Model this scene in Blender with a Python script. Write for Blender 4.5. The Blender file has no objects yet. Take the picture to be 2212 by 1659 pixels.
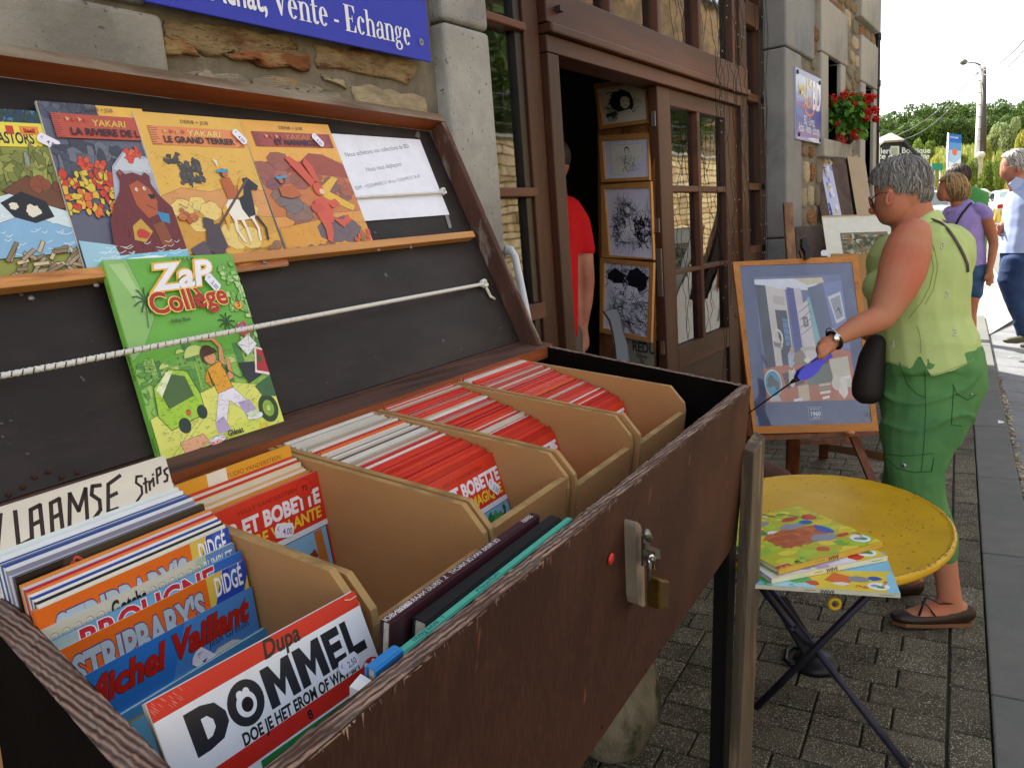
import bpy, bmesh, math, random
import numpy as np
from mathutils import Vector, Matrix
from mathutils.geometry import tessellate_polygon
S = bpy.context.scene
COL = S.collection
random.seed(7)
RN = np.random.RandomState(11)
R_ = math.radians
# ------------------------------------------------------------------ camera
RW = np.array([[0.56570537, -0.19893321, 0.80025184],
    [-0.82104714, -0.04580142, 0.56902006],
    [-0.07654432, -0.97894219, -0.18924365]])
EYE = np.array([0.0, 0.0, 1.45]); FPX = 1650.0
cam = bpy.data.objects.new('camera', bpy.data.cameras.new('camera')); COL.objects.link(cam)
cam.data.sensor_width = 36.0; cam.data.lens = 36.0 * FPX / 2212.0
cam.data.clip_start = 0.02; cam.data.clip_end = 3000.0
mw = Matrix.Identity(4)
for r in range(3):
 mw[r][0] = RW[r, 0]; mw[r][1] = -RW[r, 1]; mw[r][2] = -RW[r, 2]; mw[r][3] = EYE[r]
cam.matrix_world = mw
S.camera = cam
# ------------------------------------------------------------------ world, sun, exposure
SUN_AZ = R_(62.0)      # direction towards the sun, measured from +x to +y
SUN_EL = R_(50.0)
w = bpy.data.worlds.new('World'); S.world = w; w.use_nodes = True
wn = w.node_tree.nodes; wl = w.node_tree.links
sky = wn.new('ShaderNodeTexSky'); sky.sky_type = 'NISHITA'; sky.sun_disc = False
sky.sun_elevation = SUN_EL; sky.sun_rotation = math.pi / 2 - SUN_AZ
sky.air_density = 1.0; sky.dust_density = 1.6; sky.ozone_density = 1.0; sky.altitude = 300
bg = wn['Background']; bg.inputs['Strength'].default_value = 0.15
hzs = wn.new('ShaderNodeHueSaturation'); hzs.inputs['Saturation'].default_value = .30   # hazy white summer sky
wl.new(sky.outputs[0], hzs.inputs['Color']); wl.new(hzs.outputs[0], bg.inputs['Color'])
sun = bpy.data.objects.new('sun', bpy.data.lights.new('sun', 'SUN')); COL.objects.link(sun)
sun.data.energy = 4.6; sun.data.angle = R_(0.5); sun.data.color = (1.0, 0.95, 0.86)
sd = Vector((math.cos(SUN_AZ) * math.cos(SUN_EL), math.sin(SUN_AZ) * math.cos(SUN_EL), math.sin(SUN_EL)))
sun.rotation_euler = sd.to_track_quat('Z', 'Y').to_euler(); sun.location = (0, 0, 30)
S.view_settings.view_transform = 'Standard'; S.view_settings.look = 'None'
S.view_settings.gamma = 1.0; S.view_settings.exposure = 1.55
S.view_settings.use_curve_mapping = False
S.cycles.max_bounces = 8; S.cycles.transparent_max_bounces = 16
S.cycles.sample_clamp_indirect = 6.0; S.cycles.use_denoising = True
# ------------------------------------------------------------------ measuring helpers (photo grid 2212 px wide)
def V(*a): return np.array(a, float)
def ray(px): return RW @ np.array([px[0] - 1106.0, px[1] - 829.5, FPX])
def onp(px, p0, n):
 r = ray(px); return EYE + r * (((np.asarray(p0, float) - EYE) @ n) / (r @ n))
def aty(px, y): return onp(px, (0, y, 0), V(0, 1, 0))
def atx(px, x): return onp(px, (x, 0, 0), V(1, 0, 0))
def atz(px, z): return onp(px, (0, 0, z), V(0, 0, 1))
def W(x, y, d): return EYE + ray((x, y)) / FPX * d           # point at depth d metres in front of the lens
CR = RW[:, 0]; CD = RW[:, 1]; CF = RW[:, 2]                    # right, down, forward
def unit(v): v = np.asarray(v, float); return v / np.linalg.norm(v)
# ------------------------------------------------------------------ materials
def hx(h, k=1.0):
 h = h.lstrip('#'); o = []
 for i in (0, 2, 4):
  v = int(h[i:i + 2], 16) / 255.0
  o.append(min(1.0, (v / 12.92 if v <= .04045 else ((v + .055) / 1.055) ** 2.4) * k))
 return tuple(o)
MATS = {}
def newmat(name):
 m = bpy.data.materials.new(name); m.use_nodes = True
 nt = m.node_tree; b = nt.nodes['Principled BSDF']
 return m, nt, b
def N_(nt, t, **kw):
 n = nt.nodes.new(t)
 for k, v in kw.items(): setattr(n, k, v)
 return n
def setin(n, **kw):
 for k, v in kw.items():
  n.inputs[k.replace('_', ' ')].default_value = v
def coords(nt, stretch=(1, 1, 1), kind='Object', rot=(0, 0, 0), jitter=False):
 tc = N_(nt, 'ShaderNodeTexCoord'); mp = N_(nt, 'ShaderNodeMapping')
 mp.inputs['Scale'].default_value = stretch; mp.inputs['Rotation'].default_value = rot
 nt.links.new(tc.outputs[kind], mp.inputs['Vector'])
 if jitter:
  oi = N_(nt, 'ShaderNodeObjectInfo'); ml = N_(nt, 'ShaderNodeMath', operation='MULTIPLY')
  ml.inputs[1].default_value = 37.0; nt.links.new(oi.outputs['Random'], ml.inputs[0])
  nt.links.new(ml.outputs[0], mp.inputs['Location'])
 return mp.outputs['Vector']
def noise(nt, vec, scale, detail=6, rough=.6):
 n = N_(nt, 'ShaderNodeTexNoise'); n.inputs['Scale'].default_value = scale
 n.inputs['Detail'].default_value = detail; n.inputs['Roughness'].default_value = rough
 nt.links.new(vec, n.inputs['Vector']); return n.outputs['Fac']
def ramp(nt, fac, stops):
 r = N_(nt, 'ShaderNodeValToRGB'); e = r.color_ramp.elements
 while len(e) < len(stops): e.new(.5)
 for i, (p, c) in enumerate(stops):
  e[i].position = p; e[i].color = (c[0], c[1], c[2], 1) if isinstance(c, (tuple, list)) else (c, c, c, 1)
 nt.links.new(fac, r.inputs['Fac']); return r.outputs['Color']
def mix(nt, f, a, b, t='MIX'):
 m = N_(nt, 'ShaderNodeMix', data_type='RGBA', blend_type=t)
 for s, v in (('Factor', f), ('A', a), ('B', b)):
  i = [x for x in m.inputs if x.name == s and (x.type == 'VALUE' if s == 'Factor' else x.type == 'RGBA')][0]
  if isinstance(v, (int, float)): i.default_value = v
  elif isinstance(v, tuple): i.default_value = (v[0], v[1], v[2], 1)
  else: nt.links.new(v, i)
 return [o for o in m.outputs if o.type == 'RGBA'][0]
def bump(nt, b, h, strength=.3, dist=.01):
 bp = N_(nt, 'ShaderNodeBump'); bp.inputs['Strength'].default_value = strength
 bp.inputs['Distance'].default_value = dist
 nt.links.new(h, bp.inputs['Height']); nt.links.new(bp.outputs[0], b.inputs['Normal'])
def mat(name, col, rough=.6, var=.15, scale=8, stretch=(1, 1, 1), bmp=.15, bd=.004, col2=None, s2=3, t2=(.45, .62),
  rand=0.0, spec=.4, metal=0.0, fine=60, hue=0.0, fleck=None, trans=0.0, coat=0.0):
 if name in MATS: return MATS[name]
 m, nt, b = newmat(name)
 if isinstance(col, str): col = hx(col)
 v = coords(nt, stretch, jitter=rand > 0)
 n1 = noise(nt, v, scale)
 lo = tuple(max(0, c * (1 - var)) for c in col); hi = tuple(min(1, c * (1 + var)) for c in col)
 c = ramp(nt, n1, [(.3, lo), (.7, hi)])
 if col2 is not None:
  if isinstance(col2, str): col2 = hx(col2)
  n2 = noise(nt, v, s2, 8, .65)
  c = mix(nt, ramp(nt, n2, [(t2[0], 0.0), (t2[1], 1.0)]), c, tuple(col2))
 if fleck:
  n3 = noise(nt, v, fleck[0], 2, .5)
  fc = hx(fleck[1]) if isinstance(fleck[1], str) else fleck[1]
  c = mix(nt, ramp(nt, n3, [(fleck[2], 0.0), (fleck[2] + .05, 1.0)]), c, fc)
 if rand > 0:
  oi = N_(nt, 'ShaderNodeObjectInfo'); hs = N_(nt, 'ShaderNodeHueSaturation')
  mr = N_(nt, 'ShaderNodeMapRange'); mr.inputs['To Min'].default_value = 1 - rand; mr.inputs['To Max'].default_value = 1 + rand
  nt.links.new(oi.outputs['Random'], mr.inputs['Value']); nt.links.new(mr.outputs[0], hs.inputs['Value'])
  if hue:
   mh = N_(nt, 'ShaderNodeMapRange'); mh.inputs['To Min'].default_value = .5 - hue; mh.inputs['To Max'].default_value = .5 + hue
   ml = N_(nt, 'ShaderNodeMath', operation='FRACT'); mm = N_(nt, 'ShaderNodeMath', operation='MULTIPLY'); mm.inputs[1].default_value = 7.13
   nt.links.new(oi.outputs['Random'], mm.inputs[0]); nt.links.new(mm.outputs[0], ml.inputs[0])
   nt.links.new(ml.outputs[0], mh.inputs['Value']); nt.links.new(mh.outputs[0], hs.inputs['Hue'])
  nt.links.new(c, hs.inputs['Color']); c = hs.outputs['Color']
 nt.links.new(c, b.inputs['Base Color'])
 b.inputs['Roughness'].default_value = rough; b.inputs['Metallic'].default_value = metal
 b.inputs['Specular IOR Level'].default_value = spec
 if coat: b.inputs['Coat Weight'].default_value = coat; b.inputs['Coat Roughness'].default_value = .15
 if trans:
  tr = N_(nt, 'ShaderNodeBsdfTranslucent'); ms = N_(nt, 'ShaderNodeMixShader'); ms.inputs[0].default_value = trans
  nt.links.new(c, tr.inputs['Color']); out = nt.nodes['Material Output']
  nt.links.new(b.outputs[0], ms.inputs[1]); nt.links.new(tr.outputs[0], ms.inputs[2]); nt.links.new(ms.outputs[0], out.inputs['Surface'])
 if bmp:
  bump(nt, b, noise(nt, v, fine, 5, .65), bmp, bd)
 MATS[name] = m; return m
def ink(h, rough=.33):
 n = 'ink_' + h.strip('#').lower()
 if n in MATS: return MATS[n]
 m, nt, b = newmat(n)
 v = coords(nt); c = hx(h)
 cc = ramp(nt, noise(nt, v, 25, 4), [(.3, tuple(x * .93 for x in c)), (.7, tuple(min(1, x * 1.04) for x in c))])
 nt.links.new(cc, b.inputs['Base Color']); b.inputs['Roughness'].default_value = rough
 b.inputs['Specular IOR Level'].default_value = .4
 MATS[n] = m; return m
# ------------------------------------------------------------------ object helpers
def tag(o, label=None, cat=None, group=None, kind=None):
 if label: o['label'] = label
 if cat: o['category'] = cat
 if group: o['group'] = group
 if kind: o['kind'] = kind
 return o
def thing(name, loc, label, cat, group=None):
 o = bpy.data.objects.new(name, None); COL.objects.link(o)
 o.empty_display_size = .05; o.location = Vector([float(x) for x in loc])
 tag(o, label, cat, group)
 return o
def wloc(o):
 p = Vector(o.location)
 while o.parent: o = o.parent; p += Vector(o.location)
 return p
class MB:
 """collects polygons in world coordinates, then links them as one mesh object"""
 def __init__(s): s.v = []; s.f = []; s.m = []; s.mats = []; s.sm = []
 def mi(s, mt):
  if mt is None: return 0
  if mt not in s.mats: s.mats.append(mt)
  return s.mats.index(mt)
 def add(s, vs, fs, mt=None, smooth=False):
  k = len(s.v); s.v.extend([tuple(map(float, p)) for p in vs]); i = s.mi(mt)
  for f in fs: s.f.append(tuple(int(q) + k for q in f)); s.m.append(i); s.sm.append(smooth)
  return s
 def box(s, o, a, b, c, mt=None):
  """parallelepiped from corner o with edge vectors a, b, c"""
  o, a, b, c = [np.asarray(x, float) for x in (o, a, b, c)]
  p = [o, o + a, o + a + b, o + b, o + c, o + a + c, o + a + b + c, o + b + c]
  fs = [(0, 3, 2, 1), (4, 5, 6, 7), (0, 1, 5, 4), (1, 2, 6, 5), (2, 3, 7, 6), (3, 0, 4, 7)]
  if np.dot(np.cross(a, b), c) < 0: fs = [f[::-1] for f in fs]
  return s.add(p, fs, mt)
 def abox(s, x0, x1, y0, y1, z0, z1, mt=None): return s.box((x0, y0, z0), (x1 - x0, 0, 0), (0, y1 - y0, 0), (0, 0, z1 - z0), mt)
 def hexa(s, lo, hi, mt=None):
  """lo, hi: 4 points each, same order"""
  p = list(lo) + list(hi)
  return s.add(p, [(0, 3, 2, 1), (4, 5, 6, 7), (0, 1, 5, 4), (1, 2, 6, 5), (2, 3, 7, 6), (3, 0, 4, 7)], mt)
 def prism(s, poly, d, mt=None, mt2=None):
  """poly (3-D points, planar) extruded by vector d"""
  poly = [np.asarray(p, float) for p in poly]; d = np.asarray(d, float); n = len(poly)
  tri = tessellate_polygon([[Vector(p) for p in poly]])
  vs = poly + [p + d for p in poly]
  s.add(vs, [tuple(t) for t in tri] + [tuple(q + n for q in t[::-1]) for t in tri], mt)
  s.add(vs, [(i, (i + 1) % n, (i + 1) % n + n, i + n) for i in range(n)], mt2 or mt); return s
 def tube(s, pts, r, seg=8, mt=None, cap=True, smooth=True, flat=None):
  pts = [np.asarray(p, float) for p in pts]; n = len(pts)
  rr = r if hasattr(r, '__len__') else [r] * n
  ts = [unit(pts[min(i + 1, n - 1)] - pts[max(i - 1, 0)]) for i in range(n)]
  u = np.cross(ts[0], V(0, 0, 1))
  if np.linalg.norm(u) < .1: u = np.cross(ts[0], V(1, 0, 0))
  u = unit(u); vs = []
  for i in range(n):
   u = unit(u - ts[i] * (u @ ts[i])); q = np.cross(ts[i], u)
   for k in range(seg):
    a = 2 * math.pi * k / seg; vs.append(pts[i] + rr[i] * (u * math.cos(a) + q * math.sin(a) * (flat or 1)))
  fs = [(i * seg + k, i * seg + (k + 1) % seg, (i + 1) * seg + (k + 1) % seg, (i + 1) * seg + k) for i in range(n - 1) for k in range(seg)]
  if cap: fs += [tuple(range(seg))[::-1], tuple((n - 1) * seg + k for k in range(seg))]
  return s.add(vs, fs, mt, smooth)
 def loft(s, rings, mt=None, cap=True, smooth=True):
  n = len(rings[0]); vs = [p for r in rings for p in r]; m = len(rings)
  fs = [(i * n + k, i * n + (k + 1) % n, (i + 1) * n + (k + 1) % n, (i + 1) * n + k) for i in range(m - 1) for k in range(n)]
  if cap: fs += [tuple(range(n))[::-1], tuple((m - 1) * n + k for k in range(n))]
  return s.add(vs, fs, mt, smooth)
 def ball(s, c, r, mt=None, seg=12, rings=8, ax=None):
  c = np.asarray(c, float); rx = r if hasattr(r, '__len__') else (r, r, r)
  A = ax if ax is not None else np.eye(3)
  vs = []; fs = []
  for i in range(1, rings):
   t = math.pi * i / rings
   for k in range(seg):
    a = 2 * math.pi * k / seg
    vs.append(c + A @ V(rx[0] * math.sin(t) * math.cos(a), rx[1] * math.sin(t) * math.sin(a), rx[2] * math.cos(t)))
  top = len(vs); vs.append(c + A @ V(0, 0, rx[2])); vs.append(c - A @ V(0, 0, rx[2]))
  for i in range(rings - 2):
   for k in range(seg): fs.append((i * seg + k, (i + 1) * seg + k, (i + 1) * seg + (k + 1) % seg, i * seg + (k + 1) % seg))
  for k in range(seg):
   fs.append((top, k, (k + 1) % seg)); fs.append((top + 1, (rings - 2) * seg + (k + 1) % seg, (rings - 2) * seg + k))
  return s.add(vs, fs, mt, True)
 def mesh(s, name, org):
  me = bpy.data.meshes.new(name)
  vv = np.array(s.v) - np.array(org)
  me.from_pydata(vv.tolist(), [], s.f)
  for m_ in s.mats: me.materials.append(m_)
  me.polygons.foreach_set('material_index', s.m); me.polygons.foreach_set('use_smooth', s.sm)
  me.update(); return me
 def build(s, name, parent=None, mt=None, label=None, cat=None, group=None, kind=None, bevel=0, seg=2, org=None):
  if mt is not None: s.mats = [mt] + [q for q in s.mats if q is not mt] if not s.mats else s.mats
  a = np.array(s.v)
  if org is None: org = V((a[:, 0].min() + a[:, 0].max()) / 2, (a[:, 1].min() + a[:, 1].max()) / 2, a[:, 2].min())
  o = bpy.data.objects.new(name, s.mesh(name, org)); COL.objects.link(o)
  if parent is not None:
   o.parent = parent; o.location = Vector(org) - wloc(parent)
  else: o.location = Vector(org)
  tag(o, label, cat, group, kind)
  if bevel:
   bv = o.modifiers.new('bevel', 'BEVEL'); bv.width = bevel; bv.segments = seg; bv.limit_method = 'ANGLE'; bv.angle_limit = R_(40)
  return o
def board(name, parent, o, a, b, c, mt, bevel=.0015, **kw):
 return MB().box(o, a, b, c, mt).build(name, parent, bevel=bevel, **kw)
def evalmesh(o):
 dg = bpy.context.evaluated_depsgraph_get(); dg.update()
 return bpy.data.meshes.new_from_object(o.evaluated_get(dg))
# ------------------------------------------------------------------ text glyph cache and flat print sheets
_tc = {}
def glyphs(s, bold=0.0, shear=0.0, space=1.0):
 k = (s, bold, shear, space)
 if k in _tc: return _tc[k]
 cu = bpy.data.curves.new('t', 'FONT'); cu.body = s; cu.size = 1.0; cu.offset = bold; cu.shear = shear
 cu.space_character = space; cu.resolution_u = 3; cu.fill_mode = 'FRONT'
 o = bpy.data.objects.new('t', cu); COL.objects.link(o)
 me = evalmesh(o)
 vs = np.array([v.co[:2] for v in me.vertices]) if len(me.vertices) else np.zeros((0, 2))
 fs = [tuple(p.vertices) for p in me.polygons]
 bpy.data.objects.remove(o); bpy.data.meshes.remove(me); bpy.data.curves.remove(cu)
 _tc[k] = (vs, fs); return vs, fs
def clip(poly, w, h):
 def cut(ps, ax, lim, sg):
  out = []
  for i in range(len(ps)):
   a, b = ps[i], ps[(i + 1) % len(ps)]
   ia, ib = sg * (a[ax] - lim) >= 0, sg * (b[ax] - lim) >= 0
   if ia: out.append(a)
   if ia != ib:
    t = (lim - a[ax]) / (b[ax] - a[ax]); out.append((a[0] + t * (b[0] - a[0]), a[1] + t * (b[1] - a[1])))
  return out
 for ax, lim, sg in ((0, 0, 1), (0, w, -1), (1, 0, 1), (1, h, -1)):
  if len(poly) < 3: return []
  poly = cut(poly, ax, lim, sg)
 return poly
class Sheet:
 """flat print: u to the right, v down, in fractions of the sheet (0..1)"""
 def __init__(s, TL, TR, BL, n, step=.000006):
  s.o = np.asarray(TL, float); s.u = np.asarray(TR, float) - s.o; s.v = np.asarray(BL, float) - s.o
  s.w = np.linalg.norm(s.u); s.h = np.linalg.norm(s.v); s.n = unit(n); s.k = 1; s.oc = None; s.step = step; s.mb = MB(); s.r = random.Random(3)
 def P(s, x, y): return s.o + s.u * x + s.v * y + s.n * (s.k * s.step)
 def face(s, pts, c):
  pts = clip([tuple(p) for p in pts], 1, 1)
  if len(pts) < 3: return
  s.mb.add([s.P(*p) for p in pts], [tuple(range(len(pts)))], c)
 def poly(s, pts, c):
  c = ink(c) if isinstance(c, str) else c
  s.k += 1
  if len(pts) <= 4: s.face(pts, c); return s
  for t in tessellate_polygon([[Vector((p[0], p[1], 0)) for p in pts]]): s.face([pts[i] for i in t], c)
  if s.oc: s.line(list(pts) + [pts[0]], .00055, s.oc)
  return s
 def rect(s, x0, y0, x1, y1, c): return s.poly([(x0, y0), (x1, y0), (x1, y1), (x0, y1)], c)
 def ell(s, x, y, rx, ry, c, n=20, a0=0, a1=2 * math.pi):
  return s.poly([(x + rx * math.cos(a0 + (a1 - a0) * i / n), y + ry * math.sin(a0 + (a1 - a0) * i / n)) for i in range(n)], c)
 def blob(s, x, y, rx, ry, c, n=14, rg=.25, seed=0):
  q = random.Random(seed * 77 + int(x * 991) + int(y * 1733))
  return s.poly([(x + rx * math.cos(6.2832 * i / n) * (1 + q.uniform(-rg, rg)), y + ry * math.sin(6.2832 * i / n) * (1 + q.uniform(-rg, rg))) for i in range(n)], c)
 def line(s, pts, wd, c):
  """polyline of width wd metres"""
  c = ink(c) if isinstance(c, str) else c
  s.k += 1; asp = s.w / s.h
  for (x0, y0), (x1, y1) in zip(pts[:-1], pts[1:]):
   dx, dy = (x1 - x0) * s.w, (y1 - y0) * s.h; L = math.hypot(dx, dy) or 1e-6
   nx, ny = -dy / L * wd / 2 / s.w, dx / L * wd / 2 / s.h; ex, ey = dx / L * wd * .3 / s.w, dy / L * wd * .3 / s.h
   s.face([(x0 + nx - ex, y0 + ny - ey), (x1 + nx + ex, y1 + ny + ey), (x1 - nx + ex, y1 - ny + ey), (x0 - nx - ex, y0 - ny - ey)], c)
  return s
 def text(s, t, x, y, size, c, bold=0.0, shear=0.0, sx=1.0, al='l', rot=0.0, out=None, space=1.0, fit=None):
  """size in metres cap-ish height/0.7, x,y = baseline start (fraction)"""
  if fit:
   v0 = glyphs(t, bold, shear, space)[0]; sx = fit * s.w / (v0[:, 0].max() * size)
  if out: s.text(t, x, y, size, out[0], bold + out[1], shear, sx, al, rot, None, space)
  c = ink(c) if isinstance(c, str) else c
  vs, fs = glyphs(t, bold, shear, space)
  if not len(vs): return s
  s.k += 1
  wd = vs[:, 0].max(); x0 = {'l': 0, 'c': -wd / 2, 'r': -wd}[al]
  ca, sa = math.cos(rot), math.sin(rot)
  for f in fs:
   pp = []
   for i in f:
    a = (vs[i, 0] + x0) * size * sx; b = vs[i, 1] * size
    pp.append((x + (a * ca - b * sa) / s.w, y - (a * sa + b * ca) / s.h))
   if all(0 <= p[0] <= 1 and 0 <= p[1] <= 1 for p in pp): s.mb.add([s.P(*p) for p in pp], [tuple(range(len(pp)))], c)
   else: s.face(pp, c)
  return s
 def build(s, name='print', parent=None, **kw): return s.mb.build(name, parent, **kw)
def sticker(sh, x, y, rot=0.5, txt='4.50', wd=.034, ht=.017, name='price_sticker', parent=None):
 """small white price label as its own sheet on top of another"""
 U = unit(sh.u); Vv = unit(sh.v); a = U * math.cos(rot) + Vv * math.sin(rot); b = -U * math.sin(rot) + Vv * math.cos(rot)
 c0 = sh.P(x, y) + sh.n * .0012; tl = c0 - a * wd / 2 - b * ht / 2
 t = Sheet(tl, tl + a * wd, tl + b * ht, sh.n)
 e = .1
 t.poly([(e, 0), (1 - e, 0), (1, .3), (1, .7), (1 - e, 1), (e, 1), (0, .7), (0, .3)], '#eceaf8')
 t.text('€', .1, .55, ht * .45, '#8f8fc0'); t.text(txt, .42, .78, ht * .62, '#4a4a80', bold=.01, sx=.8)
 return t.build(name, parent)
# ================================================================== SETTING: ground, street
SE = R_(4.75); EV = V(math.cos(SE), math.sin(SE), 0); GV = V(-math.sin(SE), math.cos(SE), 0); O_ST = V(0, -.118, 0)
def st(a, g, z=0): return O_ST + EV * a + GV * g + V(0, 0, z)
def smooth(t): t = max(0.0, min(1.0, t)); return t * t * (3 - 2 * t)
def terr(x, y):
 r = math.hypot(x, y * .7)
 z = -.11 + .62 * smooth((r - 11) / 24.0) + 6.4 * smooth((r - 36) / 75.0) + 4.0 * smooth((r - 90) / 160)
 if x < 10: z = -.11 + (z + .11) * smooth(x / 10)
 return z + (.25 * math.sin(x * .11) * math.cos(y * .13) if r > 36 else 0)
def gp(px, d):
 p = W(px, 400, d); return V(p[0], p[1], terr(p[0], p[1]))
M_conc = mat('kerb_concrete', '#64645f', .85, .12, 6, bmp=.25, bd=.002, fine=120, fleck=(260, '#a4a6a2', .70), col2='#5a5c59', s2=2)
M_gut = mat('gutter_concrete', '#77787a', .85, .12, 5, bmp=.3, bd=.003, fine=90, col2='#5c5d5c', s2=3)
M_mort = mat('paving_bed', '#3b382e', .95, .25, 20, bmp=.5, bd=.004, fine=150, col2='#32361f', s2=5)
M_pav = mat('paver_aggregate', '#5a5447', .85, .22, 30, bmp=.8, bd=.003, fine=200, fleck=(230, '#aea48f', .585), rand=.22, col2='#423d32', s2=7, spec=.15)
M_asph = mat('road_asphalt', '#6b6862', .9, .18, 40, bmp=.5, bd=.004, fine=220, fleck=(300, '#96928a', .66))
M_grass = mat('dry_grass_ground', '#7d8a3a', .95, .25, .5, bmp=.7, bd=.2, fine=6, col2='#b39a55', s2=.09, t2=(.44, .58))
# far ground sheet with hill
def ground():
 m = MB(); nx, ny = 90, 70
 xs = [-60 + 460 * (i / nx) ** 1.35 for i in range(nx + 1)]; ys = [-160 + 360 * j / ny for j in range(ny + 1)]
 vs = [(x, y, terr(x, y) - (.02 if x < 40 else 0)) for x in xs for y in ys]
 fs = [(i * (ny + 1) + j, (i + 1) * (ny + 1) + j, (i + 1) * (ny + 1) + j + 1, i * (ny + 1) + j + 1) for i in range(nx) for j in range(ny)]
 m.add(vs, fs, M_grass, True); m.build('ground', kind='structure', org=V(0, 0, 0))
 # road, slightly above the ground sheet, in front of the pavement
 r = MB(); n = 40
 for i in range(n):
  a0, a1 = -12 + 62 * i / n, -12 + 62 * (i + 1) / n
  c = lambda a: .0045 * max(0, a - 14) ** 2
  for g0, g1 in ((-7, -5.4), (-5.4, -3.8), (-3.8, -2.2), (-2.2, -.56)):
   q4 = [st(a0, g0 + c(a0)), st(a1, g0 + c(a1)), st(a1, g1 + c(a1)), st(a0, g1 + c(a0))]
   for p in q4: p[2] = terr(p[0], p[1]) + .025
   r.add(q4, [(0, 1, 2, 3)], M_asph, True)
 r.build('road', kind='structure', org=V(0, 0, -.085))
 # yard paving beyond the house end, sunlit concrete forecourt
 f = MB(); cf = lambda a: -.56 + .0045 * max(0, a - 14) ** 2; na = 24; mf = mat('forecourt_gravel', '#9a9488', .9, .15, 8, bmp=.4, fine=120)
 av = [9.9 + 38 * (k / na) for k in range(na + 1)]; gvs = [0, .1, .25, .5, 1.0]; vs = []
 for a0 in av:
  for g in gvs:
   lo_ = cf(a0) + (.37 if a0 < 11 else 0); p = st(a0, lo_ + (24 - lo_) * g); p[2] = terr(p[0], p[1]) + .08; vs.append(p)
 f.add(vs, [(5 * i + j, 5 * i + 5 + j, 5 * i + 6 + j, 5 * i + 1 + j) for i in range(na) for j in range(4)], mf, True)
 f.build('forecourt', kind='structure', org=V(12, 4, -.05))
ground()
pv = bpy.data.objects.new('pavement', None); COL.objects.link(pv); tag(pv, kind='structure')
MB().add([st(-4, 0, -.012), st(14, 0, -.012), st(14, 3.2, -.012), st(-4, 3.2, -.012)], [(0, 1, 2, 3)], M_mort).build('paving_bed', pv, org=V(0, 0, -.012))
def paver_mesh(nm, lx, ly):
 m = MB(); e = .004; h = .03
 b = [(-lx / 2, -ly / 2, -h), (lx / 2, -ly / 2, -h), (lx / 2, ly / 2, -h), (-lx / 2, ly / 2, -h)]
 c = [(x, y, -e) for x, y, _ in b]; d = [(x * (1 - 2 * e / lx), y * (1 - 2 * e / ly), 0) for x, y, _ in b]
 fs = []
 for k in range(4):
  q = (k + 1) % 4; fs += [(k, q, 4 + q, 4 + k), (4 + k, 4 + q, 8 + q, 8 + k)]
 fs.append((8, 9, 10, 11)); m.add(b + c + d, fs, M_pav)
 return m.mesh(nm, (0, 0, 0))
PM = {L: paver_mesh('paver', .1065, L + .0025) for L in (.2, .13)}; PMB = paver_mesh('border_paver', .2355, .101)
rest = MB(); npv = 0
def put_paver(me, a, g, rot, rng):
 global npv
 z = rng.uniform(-.003, .002); tl = rng.uniform(-.008, .008)
 near = 1.0 < a < 4.9
 if near and npv < 296:
  o = bpy.data.objects.new('paver', me); COL.objects.link(o); o.parent = pv
  o.location = Vector(st(a, g, z)); o.rotation_euler = (tl, tl * .7, SE + rot + rng.uniform(-.012, .012)); npv += 1
 else:
  Mx = Matrix.Translation(Vector(st(a, g, z))) @ Matrix.Rotation(SE + rot, 4, 'Z') @ Matrix.Rotation(tl, 4, 'X')
  rest.add([Mx @ v.co for v in me.vertices], [tuple(p.vertices) for p in me.polygons], M_pav)
rg = random.Random(5)
a = 1.0; ci = 0
while a < 10.0:
 g = .112 + (.0, .1, .05, .13)[ci % 4] - .1
 first = True; g = .112
 while g < 1.72:
  L = (.2, .13, .2, .13)[ci % 4] if first else (.2 if rg.random() < .85 else .13); first = False
  g0 = max(g, .112); Lr = g + L - g0
  if Lr > .04:
   if abs(Lr - L) < .01 and (g + L / 2) < (1.75 if a > 4.2 else 1.1): put_paver(PM[L], a, g0 + L / 2, 0, rg)
   elif Lr > .04:
    me = PM[.13] if .1 < Lr < .16 else None
    if me: put_paver(me, a, g0 + Lr / 2, 0, rg)
    else: rest.box(st(a - .052, g0 + .004, -.03), EV * .104, GV * (Lr - .008), V(0, 0, .029), M_pav)
  g += L + .008
 a += .112; ci += 1
a = 1.15
while a < 10: put_paver(PMB, a, .052, 0, rg); a += .241
rest.build('paver', pv, kind='stuff')
kb = bpy.data.objects.new('kerb', None); COL.objects.link(kb); tag(kb, kind='structure')
aj = [.3, 1.37, 2.46, 3.55, 4.6, 5.7, 6.8, 7.9, 9.0, 10.1, 11.4]
for a0, a1 in zip(aj[:-1], aj[1:]):
 MB().box(st(a0 + .003, -.19, -.25), EV * (a1 - a0 - .006), GV * .186, V(0, 0, .252 + rg.uniform(-.002, .002)), M_conc).build('kerb_slab', kb, bevel=.006)
gt = bpy.data.objects.new('gutter', None); COL.objects.link(gt); tag(gt, kind='structure')
for a0, a1 in zip(aj[:-1], aj[1:]):
 m = MB(); m.hexa([st(a0 + .25, -.56, -.3), st(a1 + .244, -.56, -.3), st(a1 + .244, -.197, -.3), st(a0 + .25, -.197, -.3)],
      [st(a0 + .25, -.56, -.078), st(a1 + .244, -.56, -.078), st(a1 + .244, -.197, -.04), st(a0 + .25, -.197, -.04)], M_gut)
 m.build('gutter_slab', gt, bevel=.006)
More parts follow.
